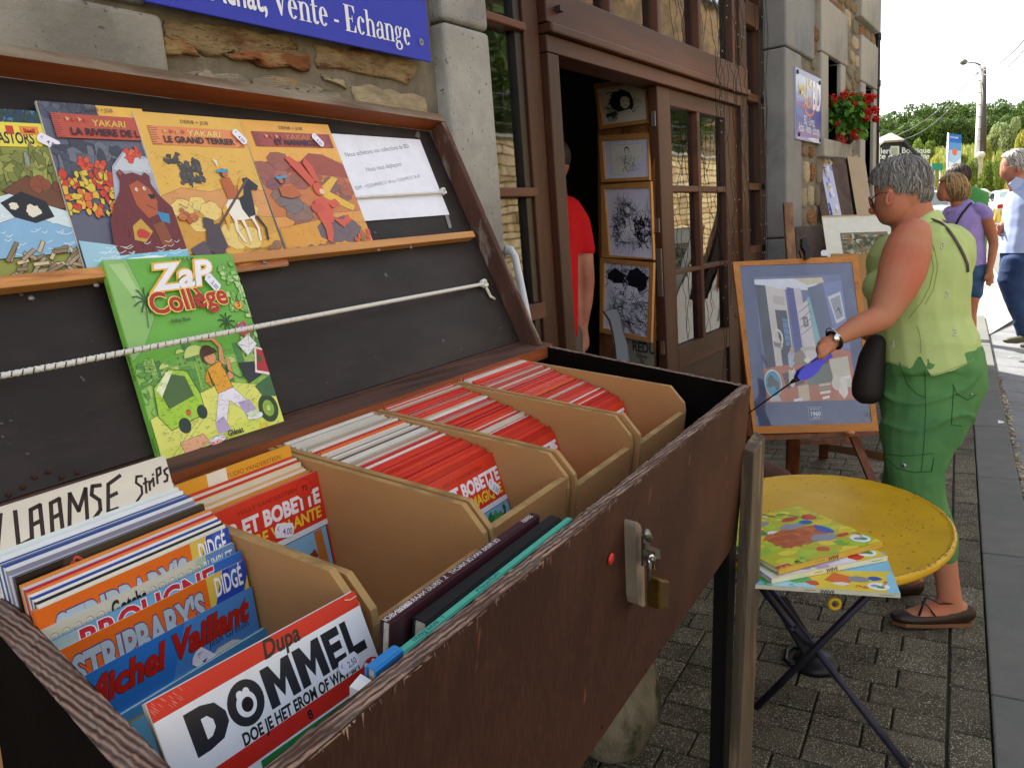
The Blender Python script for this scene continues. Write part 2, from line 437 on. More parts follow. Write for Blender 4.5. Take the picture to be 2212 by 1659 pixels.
# leaf litter along the kerb joint
lit = MB(); mm_ = [mat('litter_straw', '#9c8355', .9), mat('litter_brown', '#5b4128', .9), mat('litter_pale', '#c9bfa8', .9)]
for i in range(900):
 a = rg.uniform(1.8, 7.5); g = -.2 - abs(rg.gauss(0, .016)); t = rg.uniform(0, 6.28); L = rg.uniform(.004, .018); b_ = rg.uniform(.001, .005)
 c = st(a, g, -.036 + rg.uniform(0, .02)); u = V(math.cos(t), math.sin(t), rg.uniform(-.4, .4)) * L; w_ = V(-math.sin(t), math.cos(t), .2) * b_
 lit.add([c - u - w_, c + u - w_, c + u + w_, c - u + w_], [(0, 1, 2, 3)], rg.choice(mm_))
for i in range(130):
 a = rg.uniform(1.6, 5); g = rg.uniform(.02, .9); t = rg.uniform(0, 6.28); L = rg.uniform(.002, .008); b_ = rg.uniform(.0004, .0015)
 c = st(a, g, .004 + rg.uniform(0, .003)); u = V(math.cos(t), math.sin(t), rg.uniform(-.1, .1)) * L; w_ = V(-math.sin(t), math.cos(t), .1) * b_
 lit.add([c - u - w_, c + u - w_, c + u + w_, c - u + w_], [(0, 1, 2, 3)], rg.choice(mm_))
tag(lit.build('leaf_litter'), 'dry leaf litter and straw bits along the kerb joint', 'litter', kind='stuff')
pp = MB(); c = atz((2168, 925), -.03)
for q in range(5):
 t = rg.uniform(0, 3); u = V(math.cos(t), math.sin(t), rg.uniform(0, .9)) * .03; v_ = V(-math.sin(t), math.cos(t), .5) * .022; cc = c + V(rg.uniform(-.03, .03), rg.uniform(-.03, .03), .01 + q * .003)
 pp.add([cc - u - v_, cc + u - v_ * .6, cc + u * .7 + v_, cc - u + v_], [(0, 1, 2, 3)], mat('paper_scrap', '#d9dade', .7))
tag(pp.build('crumpled_paper'), 'crumpled scrap of white paper lying in the gutter', 'litter')
cg = MB(); c = atz((2178, 772), -.05); cg.tube([c, c + V(.09, -.1, 0)], .004, 6, mat('straw_plastic', '#c8e6dc', .4))
tag(cg.build('drinking_straw'), 'pale drinking straw lying in the shaded gutter', 'litter')
gr_ = MB(); mg_ = mat('weed_green', '#3f5a22', .8, rand=.0)
for i in range(260):
 a = rg.uniform(1.3, 4.5); k = rg.choice([.108, .108, -.002]); p = st(a + rg.gauss(0, .03), k + rg.gauss(0, .003), -.004); h = rg.uniform(.006, .02); d_ = V(rg.uniform(-.6, .6), rg.uniform(-.6, .6), 1) * h
 gr_.add([p, p + V(.0015, .001, 0), p + d_], [(0, 1, 2)], mg_)
tag(gr_.build('moss_tufts'), 'tiny green weeds growing in the paver joints', 'weeds', kind='stuff')
# ================================================================== BUILDING
YF, YJ = 1.45, 1.60
M_ash = mat('ashlar_grey', '#989389', .9, .2, 14, bmp=.8, bd=.006, fine=38, col2='#77746c', s2=3.5, fleck=(60, '#55524c', .66))
M_pier = mat('pier_bluestone', '#a09d97', .85, .18, 12, bmp=.7, bd=.005, fine=45, col2='#82807c', s2=3, fleck=(80, '#56565a', .67))
M_pier2 = mat('pier_dark_bluestone', '#83827f', .8, .15, 2.5, bmp=.35, bd=.003, fine=50, col2='#66686c', s2=1.4)
M_mor = mat('wall_mortar', '#7d7464', .95, .22, 22, bmp=.9, bd=.006, fine=90, col2='#5f574b', s2=5)
RUB = [mat('rubble_ochre', '#9c8560', .9, .38, 14, (1, 1, 3.2), 1.0, .014, col2='#6d4325', s2=9, t2=(.50, .64), rand=.18, fine=32, fleck=(50, '#5c4c38', .64)),
  mat('rubble_grey', '#8f8775', .9, .35, 14, (1, 1, 3.2), 1.0, .014, col2='#9a7a50', s2=9, t2=(.5, .66), rand=.18, fine=32, fleck=(50, '#56503f', .64)),
  mat('rubble_rust', '#86502c', .9, .4, 14, (1, 1, 2.6), 1.0, .012, col2='#a58a5c', s2=5, t2=(.5, .6), rand=.15, fine=45),
  mat('rubble_pale', '#b3a383', .85, .2, 12, (1, 1, 2.5), .8, .008, col2='#8b7c66', s2=7, rand=.15, fine=45)]
M_jo = mat('joinery_brown', '#41261a', .5, .28, 6, (1, 1, .12), .2, .001, col2='#5f3823', s2=2.5, spec=.3, fine=80)
M_joh = mat('joinery_brown_rail', '#46281b', .5, .28, 6, (.12, 1, 1), .2, .001, col2='#643a25', s2=2.5, spec=.3, fine=80)
def glass_mat():
 m, nt, b = newmat('window_glass'); nt.nodes.remove(b); out = nt.nodes['Material Output']
 g = N_(nt, 'ShaderNodeBsdfGlossy'); g.inputs['Roughness'].default_value = .03; t = N_(nt, 'ShaderNodeBsdfTransparent'); t.inputs['Color'].default_value = (.9, .93, .92, 1)
 f = N_(nt, 'ShaderNodeFresnel'); f.inputs['IOR'].default_value = 1.52
 ml = N_(nt, 'ShaderNodeMath', operation='MULTIPLY'); ml.inputs[1].default_value = 2.3; ml.use_clamp = True
 ms = N_(nt, 'ShaderNodeMixShader'); nt.links.new(f.outputs[0], ml.inputs[0]); nt.links.new(ml.outputs[0], ms.inputs[0])
 nt.links.new(t.outputs[0], ms.inputs[1]); nt.links.new(g.outputs[0], ms.inputs[2]); nt.links.new(ms.outputs[0], out.inputs[0])
 bp = N_(nt, 'ShaderNodeBump'); bp.inputs['Strength'].default_value = .3; bp.inputs['Distance'].default_value = .005
 nt.links.new(noise(nt, coords(nt), 3.5, 2, .4), bp.inputs['Height']); nt.links.new(bp.outputs[0], g.inputs['Normal']); nt.links.new(bp.outputs[0], f.inputs['Normal'])
 return m
M_gl = glass_mat()
shop = thing('stone_building', (4.0, YF, 0), 'long grey and ochre stone shop building with brown wooden shopfront', 'building')
X1 = lambda px, py, y=YF: aty((px, py), y)
xp1a = X1(934, 100)[0]; xp1b = X1(1030, 100)[0]
zlow = X1(1000, 700)[2]
# --- left wall
wl_ = MB().abox(-3.5, xp1a, YF, YF + .45, 0, 6.6, M_mor).build('facade_wall', shop, org=V(0, YF, 0))
ash = MB(); q = [X1(-200, -120), X1(338, -60), X1(344, 24), X1(352, 152), X1(352, 210), X1(-200, 210)]
x1_, x0_ = X1(349, 150)[0], -1.2
MB().abox(x0_, x1_, YF - .03, YF + .1, X1(345, 162)[2] - .10, X1(338, 30)[2] - .01, M_ash).build('ashlar_block', shop, bevel=.012, seg=3)
MB().abox(x0_, x1_ - .02, YF - .022, YF + .1, X1(338, 30)[2] + .006, X1(338, 30)[2] + .42, M_ash).build('ashlar_block', shop, bevel=.012, seg=3)
def stone_poly(pts, y, parent, mt, depth=.03, seed=0, name='stone'):
 """irregular stone: outline given in the wall plane, bulging out of the mortar"""
 q = random.Random(seed); P_ = []
 n = len(pts)
 for i in range(n):
  a_, b_ = pts[i], pts[(i + 1) % n]
  for t in (0, .33, .66): P_.append(a_ + (b_ - a_) * t + V(q.uniform(-1, 1), 0, q.uniform(-1, 1)) * .006)
 c = sum(P_) / len(P_); rings = []
 for s_, d_ in ((1.0, .01), (.985, -.35), (.93, -.8), (.8, -1.0), (.45, -1.05)):
  rings.append([c + (p - c) * s_ + V(0, (d_ + q.uniform(-.12, .12) * (s_ < .98)) * depth, 0) for p in P_])
 m = MB(); m.loft(rings, mt, True); o = m.build(name, parent)
 return o
def PY(pl, y=YF): return [aty(p, y) for p in pl]
def cc5(x, y): return ((350 + x * .4069) * .8041, (y * .4069) * .8041)
hand = [([(205, 140), (480, 150), (760, 200), (1060, 260), (1110, 330), (1180, 380), (1180, 465), (880, 440), (600, 385), (440, 365), (205, 250)], 0),
  ([(205, 262), (330, 265), (420, 320), (436, 362), (215, 366)], 2),
  ([(590, 372), (760, 330), (1180, 372), (1178, 466), (1060, 462), (850, 430)], 2),
  ([(1210, 300), (1500, 330), (1860, 400), (1890, 470), (1830, 550), (1640, 530), (1220, 440)], 0),
  ([(250, 470), (440, 480), (700, 480), (800, 580), (250, 580)], 1),
  ([(800, 530), (960, 505), (1200, 560), (1380, 630), (1420, 700), (800, 640)], 1),
  ([(1250, 505), (1400, 545), (1415, 592), (1255, 520)], 3),
  ([(1455, 560), (1560, 555), (1700, 600), (1940, 650), (1960, 760), (1490, 700)], 3)]
for i, (pl, mi_) in enumerate(hand):
 stone_poly(PY([cc5(*p) for p in pl], YF - (.006 if mi_ == 2 else 0)), YF, wl_, RUB[mi_], .011 if mi_ != 2 else .012, i)
rr = random.Random(9); z = .9
while z < 1.75:
 h = rr.uniform(.08, .14); x = -.2
 while x < 1.75:
  w_ = rr.uniform(.16, .4)
  stone_poly([V(x, YF, z), V(min(x + w_, 1.8), YF, z), V(min(x + w_, 1.8), YF, z + h), V(x, YF, z + h)], YF, wl_, rr.choice(RUB), .02, int(x * 99)); x += w_ + .02
 z += h + .02
# --- piers
pier1 = MB(); zz = [0, .7, 1.4, 2.05, 2.7, 3.3]
for z0, z1 in zip(zz[:-1], zz[1:]): MB().abox(xp1a, xp1b, YF - .05, YJ + .12, z0 + .003, z1 - .003, M_pier).build('pier_stone', shop, bevel=.014, seg=3)
xp2a = X1(1642, 300, YJ)[0]; xp2b = xp2a + .38
for z0, z1 in ((0, .62), (.62, 1.3), (1.3, 2.5)): MB().abox(xp2a, xp2b, YF - .02, YJ + .12, z0 + .003, z1 - .003, M_pier2).build('pier_stone', shop, bevel=.015, seg=3)
zb_ = X1(1716, 82)[2]
MB().abox(xp2a - .0, xp2b + .34, YF - .025, YJ + .12, 2.503, 3.4, M_pier2).build('pier_stone', shop, bevel=.015, seg=3)
# --- rubble facade beyond the shopfront, built round its openings
xe = X1(1889, 200)[0]
def opx(px, py): return X1(px, py)
w1x0, w1x1 = X1(1781, 200)[0], X1(1808, 200)[0]; w1z0, w1z1 = X1(1790, 307)[2], X1(1795, 130)[2]
w2x0, w2x1 = X1(1863, 200)[0], X1(1881, 200)[0]; w2z0, w2z1 = X1(1870, 460)[2], X1(1872, 187)[2]
xs_ = [xp2b, w1x0, w1x1, w2x0, w2x1, xe]
fw = MB()
fw.abox(xs_[0], xs_[1], YF, YF + .5, 0, 3.4, M_mor); fw.abox(xs_[2], xs_[3], YF, YF + .5, 0, 3.4, M_mor); fw.abox(xs_[4], xs_[5], YF, YF + .5, 0, 3.4, M_mor)
fw.abox(xs_[1], xs_[2], YF, YF + .5, 0, w1z0, M_mor); fw.abox(xs_[1], xs_[2], YF, YF + .5, w1z1, 3.4, M_mor)
fw.abox(xs_[3], xs_[4], YF, YF + .5, 0, w2z0, M_mor); fw.abox(xs_[3], xs_[4], YF, YF + .5, w2z1, 3.4, M_mor)
fw.abox(xp1a, xs_[5], YF, YF + .5, 3.4, 6.6, M_mor)
far = fw.build('facade_wall', shop, org=V(7, YF, 0))
# end wall, back and roof
ew = MB(); ew.abox(xe - .4, xe, YF + .5, 9.5, 0, 6.6, M_mor); ew.abox(-3.5, xe, 9.1, 9.5, 0, 6.6, M_mor); ew.build('end_wall', shop)
rf = MB(); rf.prism([(-3.7, YF - .35, 6.5), (-3.7, 5.5, 9.2), (-3.7, 9.9, 6.5)], (xe + 3.9, 0, 0), mat('slate_roof', '#3c3f45', .6)); rf.build('roof', shop)
M_lin = mat('surround_stone', '#9a958b', .85, .12, 4, bmp=.4, bd=.003, fine=60, col2='#7d7a74', s2=2)
def surround(x0, x1, z0, z1, sill=True):
 MB().abox(x0 - .24, x1 + .22, YF - .035, YF + .3, z1, z1 + .38, M_lin).build('lintel', shop, bevel=.01)
 MB().abox(x0 - .22, x0, YF - .03, YF + .35, z0 + .003, z1 - .003, M_lin).build('window_jamb', shop, bevel=.01)
 MB().abox(x1, x1 + .17, YF - .03, YF + .35, z0 + .003, z1 - .003, M_lin).build('window_jamb', shop, bevel=.01)
 if sill: MB().abox(x0 - .26, x1 + .3, YF - .06, YF + .35, z0 - .13, z0, M_lin).build('window_sill', shop, bevel=.01)
 MB().abox(x0, x1, YF + .36, YF + .38, z0, z1, mat('dark_recess_window', '#4b4a46', .5, .3, 30)).build('window_shutter', shop)
surround(w1x0, w1x1, w1z0, w1z1); surround(w2x0, w2x1, w2z0, w2z1, False)
ux0, ux1, uz = X1(1846, 40)[0], X1(1888, 60)[0], X1(1850, 42)[2]
MB().abox(ux0, ux1 - .02, YF - .06, YF + .3, uz, uz + .42, M_lin).build('window_sill', shop, bevel=.012)
MB().abox(ux0 + .1, ux1 - .1, YF - .03, YF + .3, uz + .423, uz + 1.4, M_lin).build('window_jamb', shop, bevel=.012)
# rubble pieces
def rub_mesh(seed):
 q = random.Random(seed); n = 12; P_ = []
 for i in range(n):
  t = 6.2832 * i / n; c_, s_ = math.cos(t), math.sin(t); k = (abs(c_) ** 3.2 + abs(s_) ** 3.2) ** (-1 / 3.2) * .5 * q.uniform(.88, 1.02)
  P_.append(V(c_ * k, 0, s_ * k))
 rings = []
 for s_, d_ in ((1.0, .4), (.98, -.3), (.88, -.75), (.6, -1.0)):
  rings.append([p * s_ + V(0, d_ + q.uniform(-.15, .15) * (d_ < 0), 0) for p in P_])
 m = MB(); m.loft(rings, None); return m.mesh('stone', (0, 0, 0))
RM = [[rub_mesh(k * 5 + j) for j in range(3)] for k in range(4)]
for k in range(4):
 for me in RM[k]: me.materials.append(RUB[k])
occ = [(w1x0 - .24, w1x1 + .22, w1z0 - .13, w1z1 + .38), (w2x0 - .24, w2x1 + .2, w2z0, w2z1 + .38), (ux0, ux1, uz, 5), (xp2b, xp2b + .34, 2.45, 3.5)]
ns = 0; z = .95; rr = random.Random(21)
xt = MB()
while z < 4.6:
 h = rr.uniform(.09, .17); x = xp2b + rr.uniform(0, .1)
 while x < xe - .06:
  w_ = min(rr.uniform(.13, .36), xe - .02 - x); cx, cz = x + w_ / 2, z + h / 2
  if w_ > .07 and not any(a0 < cx < a1 and c0 < cz < c1 for a0, a1, c0, c1 in occ):
   k = rr.choices([0, 1, 2, 3], [4, 4, 2, 2])[0]; me = rr.choice(RM[k])
   dz = rr.uniform(-.012, .012)
   if ns < 290 and z < 3.5:
    o = bpy.data.objects.new('stone', me); COL.objects.link(o); o.parent = far; ns += 1
    o.location = Vector((cx, YF + .004, cz + dz)) - Vector((7.0, YF, 0)); o.scale = (w_ * .93, .022, h * rr.uniform(.82, .98)); o.rotation_euler = (0, rr.uniform(-.12, .12), 0)
   else: xt.add([V(v.co.x * w_ * .93, v.co.y * .022, v.co.z * h * .9) + V(cx, YF + .004, cz) for v in me.vertices], [tuple(p.vertices) for p in me.polygons], RUB[k], True)
  x += w_ + .008
 z += h + .008
xt.build('stone', far, kind='stuff')
# --- shopfront joinery
front = MB().abox(X1(1150, 300, YJ)[0] * 0 + xp1b, xp1b + .001, YJ + .05, YJ + .06, 0, .01, M_jo)
def jx(px, py=300): return aty((px, py), YJ)[0]
def jz(px, py): return aty((px, py), YJ)[2]
xl = xp1b; xm0 = jx(1130, 200); xj = jx(1166, 200); xd0 = jx(1190, 200); xd1 = jx(1416, 300); xd2 = jx(1586, 300); xr0 = jx(1600, 300); xr1 = xp2a
zdt = jz(1188, 126); ztr0 = jz(1169, 80); ztr1 = jz(1170, 45); zup = 3.3
def post(nm, x0, x1, z0, z1, y0=YJ - .03, y1=YJ + .06, mt=None, parent=shop): return MB().abox(x0, x1, y0, y1, z0, z1, mt or M_jo).build(nm, parent, bevel=.004)
post('window_mullion', xm0, xj - .012, 0, zup, YJ - .02)
post('door_jamb', xj, xd0, 0, zdt + .0, YJ - .045)
post('door_jamb', xd2, xr0, 0, zdt + .6, YJ - .045)
post('window_mullion', xr0 + .004, xr0 + .06, 0, zup, YJ - .02)
MB().abox(xj, xd2, YJ - .045, YJ + .08, zdt + .003, ztr0 - .004, M_joh).build('door_head', shop, bevel=.004)
MB().abox(xj, xr0, YJ - .07, YJ + .08, ztr0, ztr0 + .035, M_joh).build('transom_rail', shop, bevel=.008)
MB().abox(xj, xr0, YJ - .05, YJ + .08, ztr0 + .039, ztr0 + .16, M_joh).build('transom_rail', shop, bevel=.004)
zu0 = ztr0 + .163
# upper window: four panes with muntins
pxs = [(1180, 60), (1380, 90), (1495, 130), (1612, 170), (1710, 200)]
us = [xj, jx(1310, 70), jx(1414, 100), jx(1503, 140), jx(1576, 170)]
for i, (a_, b_) in enumerate(zip(us[:-1], us[1:])):
 post('muntin', b_ - .02, b_ + .02, zu0, zup, YJ - .03)
 MB().abox(a_ + .02, b_ - .02, YJ + .01, YJ + .014, zu0, zup, M_gl).build('window_pane', shop)
post('muntin', xj, xj + .035, zu0, zup, YJ - .03)
MB().abox(us[-1] + .022, xr0, YJ - .03, YJ + .05, zu0, zup, M_jo).build('window_stile', shop, bevel=.004)
post('window_header', xl, xp2a, zup + .003, zup + .25)
MB().abox(xj + .06, xj + .09, YJ - .075, YJ - .052, ztr0 + .08, ztr0 + .1, mat('drain_cap', '#2b2320', .5)).build('drain_cap', shop)
# left window
zr = [.35, jz(1150, 690), jz(1150, 427), jz(1130, 75)]
zr_t = [.42, jz(1150, 655), jz(1150, 408), jz(1120, 55)]
for a_, b_ in zip(zr, zr_t): MB().abox(xl - .05, xm0 - .002, YJ - .035, YJ + .05, a_, b_, M_joh).build('window_rail', shop, bevel=.004)
zc = [.42, zr[1], zr_t[1], zr[2], zr_t[2], zr[3], zr_t[3], zup]
for a_, b_ in ((.42, zr[1]), (zr_t[1], zr[2]), (zr_t[2], zr[3]), (zr_t[3], zup)):
 MB().abox(xl - .05, xm0 - .045, YJ + .01, YJ + .014, a_, b_, M_gl).build('window_pane', shop)
 MB().abox(xm0 - .045, xm0 - .002, YJ - .01, YJ + .04, a_, b_, mat('dark_bead', '#1d1512', .4)).build('glazing_bead', shop, bevel=.003)
# right narrow window
zq = [(jz(1620, 548), jz(1620, 538)), (jz(1620, 412), jz(1620, 404)), (jz(1620, 222), jz(1620, 213)), (jz(1620, 62), jz(1620, 20))]
for a_, b_ in zq: MB().abox(xr0 + .06, xr1, YJ - .03, YJ + .05, a_, b_ + .02, M_joh).build('window_rail', shop, bevel=.004)
for (a_, b_), (c_, d_) in zip(zq[:-1], zq[1:]): MB().abox(xr0 + .06, xr1, YJ + .01, YJ + .014, b_ + .02, c_, M_gl).build('window_pane', shop)
post('window_stile', xr1 - .09, xr1 - .0, zq[0][0], zup)
MB().abox(xr0 + .06, xr1, YJ - .02, YJ + .04, 0, zq[0][0], M_jo).build('lower_panel', shop)
# door leaf (closed right leaf)
leaf = MB().abox(xd1, xd1 + .001, YJ + .02, YJ + .03, .1, .2, M_jo)
lx = [jx(1419, 400), jx(1446, 400), jx(1503, 400), jx(1509, 400), jx(1562, 400), jx(1583, 400)]
lz = [.03, jz(1500, 735), jz(1510, 583), jz(1510, 574), jz(1510, 416), jz(1510, 403), jz(1510, 246), zdt]
dl = MB().abox(lx[0], lx[1], YJ - .02, YJ + .03, lz[0], lz[-1], M_jo).build('door_leaf', shop, bevel=.004, org=V(lx[0], YJ, 0))
for nm, bx in (('door_stile', (lx[4], lx[5] + .05, lz[0], lz[-1])), ('door_rail', (lx[1] + .002, lx[4] - .002, lz[-2], lz[-1])), ('door_rail', (lx[1] + .002, lx[4] - .002, lz[1] - .12, lz[1])),
    ('muntin', (lx[2], lx[3], lz[1], lz[-2])), ('muntin', (lx[1], lx[2] - .002, lz[2], lz[3])), ('muntin', (lx[3] + .002, lx[4], lz[2], lz[3])), ('muntin', (lx[1], lx[2] - .002, lz[4], lz[5])), ('muntin', (lx[3] + .002, lx[4], lz[4], lz[5]))):
 post(nm, bx[0], bx[1], bx[2], bx[3], YJ - .018, YJ + .028, M_jo if 'stile' in nm else M_joh, dl)
MB().abox(lx[1] + .002, lx[4] - .002, YJ, YJ + .02, lz[0], lz[1] - .122, mat('door_panel_brown', '#3c2219', .5, .25, 6)).build('door_panel', dl, bevel=.004)
for a_, b_ in ((lx[1], lx[2]), (lx[3], lx[4])):
 for c_, d_ in ((lz[1], lz[2]), (lz[3], lz[4]), (lz[5], lz[6])):
  MB().abox(a_, b_, YJ + .012, YJ + .016, c_, d_, M_gl).build('door_pane', dl)
M_st = mat('dull_steel', '#a8a59c', .35, .1, 20, metal=.9, bmp=.05)
zl = jz(1424, 590)
MB().abox(lx[0] - .004, lx[0] - .0005, YJ - .012, YJ + .018, zl - .12, zl + .12, M_st).build('lock_plate', dl, bevel=.001)
for zz_ in (jz(1424, 487), jz(1418, 258), jz(1424, 755)): MB().abox(lx[0] - .006, lx[0] - .0005, YJ - .008, YJ + .014, zz_ - .035, zz_ + .035, M_st).build('door_hinge', dl, bevel=.001)
# --- room behind
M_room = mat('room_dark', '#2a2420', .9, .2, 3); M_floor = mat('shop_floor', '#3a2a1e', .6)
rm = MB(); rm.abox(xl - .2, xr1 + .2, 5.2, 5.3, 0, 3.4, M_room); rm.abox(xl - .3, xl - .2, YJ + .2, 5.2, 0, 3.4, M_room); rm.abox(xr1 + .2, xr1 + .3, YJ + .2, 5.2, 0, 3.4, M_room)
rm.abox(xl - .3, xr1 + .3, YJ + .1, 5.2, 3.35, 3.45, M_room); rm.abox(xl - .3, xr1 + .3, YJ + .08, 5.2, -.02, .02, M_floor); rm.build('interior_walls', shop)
MB().abox(xd0, xd1, YF, YJ + .1, -.02, .06, M_lin).build('door_step', shop, bevel=.01)
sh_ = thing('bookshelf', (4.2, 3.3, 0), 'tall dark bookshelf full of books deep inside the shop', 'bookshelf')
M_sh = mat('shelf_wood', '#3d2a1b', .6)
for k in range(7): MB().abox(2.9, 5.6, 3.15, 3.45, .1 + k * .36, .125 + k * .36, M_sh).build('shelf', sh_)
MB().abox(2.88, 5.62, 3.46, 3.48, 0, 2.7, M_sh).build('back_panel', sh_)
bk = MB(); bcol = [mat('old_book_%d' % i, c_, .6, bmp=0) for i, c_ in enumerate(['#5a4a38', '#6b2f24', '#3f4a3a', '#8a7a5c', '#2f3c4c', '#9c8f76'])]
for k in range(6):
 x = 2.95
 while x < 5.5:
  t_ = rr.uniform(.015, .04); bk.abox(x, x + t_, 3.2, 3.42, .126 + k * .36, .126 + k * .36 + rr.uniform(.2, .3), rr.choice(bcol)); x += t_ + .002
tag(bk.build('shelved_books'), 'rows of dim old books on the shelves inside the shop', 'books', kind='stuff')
# --- posters and goods behind the panes
def flatposter(x0, x1, z0, z1, y, fn, label, name='poster', cat='poster'):
 s_ = Sheet((x0, y, z1), (x1, y, z1), (x0, y, z0), (0, -1, 0), .0003); MB
 s_.rect(0, 0, 1, 1, '#e8e4da'); fn(s_); o = s_.build(name); tag(o, label, cat)
 return o
def pA(s_): s_.rect(.05, .02, 1, .98, '#b42a24'); s_.rect(.12, .15, .5, .6, '#cfd5c8'); s_.text('Livres', .14, .33, .07, '#3c4a40', shear=.3); s_.text('d\'art', .14, .5, .07, '#3c4a40', shear=.3)
flatposter(jx(1040, 100), jx(1084, 130), jz(1060, 240), jz(1060, 90), YJ + .06, pA, 'red and white poster behind the upper left shop pane')
def pB(s_): s_.rect(0, 0, 1, .35, '#d9a8b4'); s_.text('TOUT', .1, .55, .06, '#c2332b', .02); s_.text('LE BROUILLARD', .1, .8, .03, '#c2332b', .01)
flatposter(jx(1052, 260), jx(1118, 260), jz(1080, 300), jz(1080, 252), YJ + .07, pB, 'white notice with red lettering low behind the left shop pane')
def pC(c1, c2, c3):
 def f(s_): s_.rect(.04, .03, .96, .97, c1); s_.blob(.5, .4, .3, .2, c2, seed=3); s_.blob(.4, .7, .25, .15, c3, seed=5); s_.rect(.1, .06, .9, .16, '#e9e2cc')
 return f
flatposter(jx(1183, 30), jx(1245, 30), zu0 + .02, zu0 + .42, YJ + .10, pC('#d8dce0', '#c98c5c', '#8fb09a'), 'pale picture print behind the first upper window pane')
flatposter(jx(1246, 30), jx(1275, 30), zu0 + .03, zu0 + .5, YJ + .09, pC('#5f7fb0', '#3c5c90', '#90a8c8'), 'blue picture print behind the first upper window pane')
flatposter(jx(1518, 30), jx(1556, 30), zu0 + .02, zu0 + .6, YJ + .08, pC('#c9cdd0', '#7fa0b8', '#d6c49a'), 'pale blue print behind the fourth upper window pane')
flatposter(jx(1602, 160), jx(1634, 160), jz(1615, 210), jz(1615, 120), YJ + .06, pC('#4f8f96', '#d0e0dc', '#b03c34'), 'turquoise magazine behind the top narrow right pane')
flatposter(jx(1601, 320), jx(1617, 320), jz(1610, 400), jz(1610, 318), YJ + .06, lambda s_: (s_.rect(0, 0, 1, 1, '#dfe2e2'), s_.rect(.05, .05, .95, .3, '#c83a34'), s_.text('ne', .15, .27, .06, '#f2f2f2', .02)), 'white card with red heading behind the middle right pane')
flatposter(jx(1603, 500), jx(1626, 500), jz(1612, 535), jz(1612, 440), YJ + .06, pC('#2f5f68', '#5f9a98', '#1f3f48'), 'dark teal book cover behind the lowest right pane')
flatposter(jx(1449, 270), jx(1478, 270), jz(1460, 310), jz(1460, 268), YJ + .07, lambda s_: (s_.rect(0, 0, 1, 1, '#6fa07a'), s_.text('NICE', .2, .5, .05, '#e9efe4', .02)), 'green leaflet behind the top door pane')
flatposter(jx(1467, 430), jx(1489, 430), jz(1478, 455), jz(1478, 418), YJ + .07, lambda s_: (s_.rect(0, 0, 1, 1, '#d8cfb8'), s_.text('MUSEUM', .1, .5, .03, '#c0403a', .02)), 'small cream notice with red word behind the middle door pane')
flatposter(jx(1447, 690), jx(1470, 690), jz(1458, 735), jz(1458, 660), YJ + .09, pC('#78a860', '#e0c84c', '#3f6f38'), 'green magazine at the foot of the door glass')
flatposter(jx(1465, 690), jx(1497, 690), jz(1480, 728), jz(1480, 655), YJ + .07, pC('#e4d23a', '#d8b820', '#4f4a30'), 'bright yellow magazine at the foot of the door glass')
flatposter(jx(1516, 690), jx(1535, 690), jz(1525, 700), jz(1525, 640), YJ + .07, pC('#b83030', '#dfd8c8', '#701c1c'), 'red magazine behind the lower right door pane')
flatposter(jx(1464, 500), jx(1490, 500), jz(1475, 560), jz(1475, 480), YJ + .07, lambda s_: (s_.rect(0, 0, 1, 1, '#cdd0cc'), s_.ell(.5, .35, .3, .3, '#eceded'), s_.ell(.5, .4, .12, .14, '#9aa0a4')), 'white oval picture card behind the middle door pane')
MB().abox(lx[1], lx[4], YJ + .06, YJ + .3, jz(1510, 650), jz(1510, 642), mat('pine_shelf', '#b07c3c', .5)).build('display_shelf', shop)
MB().abox(lx[1], lx[4], YJ + .06, YJ + .3, jz(1510, 512), jz(1510, 506), mat('pine_shelf', '#b07c3c', .5)).build('display_shelf', shop)
bag = MB(); bag.ball(aty((1415, 35), YJ + .15), (.08, .05, .13), mat('orange_ball', '#cf6a3a', .4)); tag(bag.build('orange_balloon'), 'orange balloon-like bag hanging inside the upper window', 'bag')
# --- downpipe at the far corner
dp = thing('drainpipe', (xe + .02, YF - .08, 0), 'dark thin drainpipe on the far corner of the stone building', 'drainpipe')
MB().tube([V(xe - .02, YF - .03, 0), V(xe - .02, YF - .03, 6.5)], .022, 10, mat('pipe_dark', '#1e1d1d', .5)).build('pipe', dp)
for k in range(12): MB().tube([V(xe - .02, YF - .03, .9 + k * .42), V(xe - .02, YF - .03, .96 + k * .42)], .03, 10, mat('pipe_dark', '#1e1d1d', .5)).build('pipe_collar', dp)
wp = MB(); wp.tube([W(1896, 415, 16.5), W(1895, 182, 16.5)], .045, 10, mat('white_post', '#d8d8d6', .5)); wp.tube([W(1897, 640, 16.5), W(1896, 415, 16.5)], .045, 10, mat('white_post', '#d8d8d6', .5))
tag(wp.build('white_post'), 'slim white metal post just beyond the building corner', 'post')
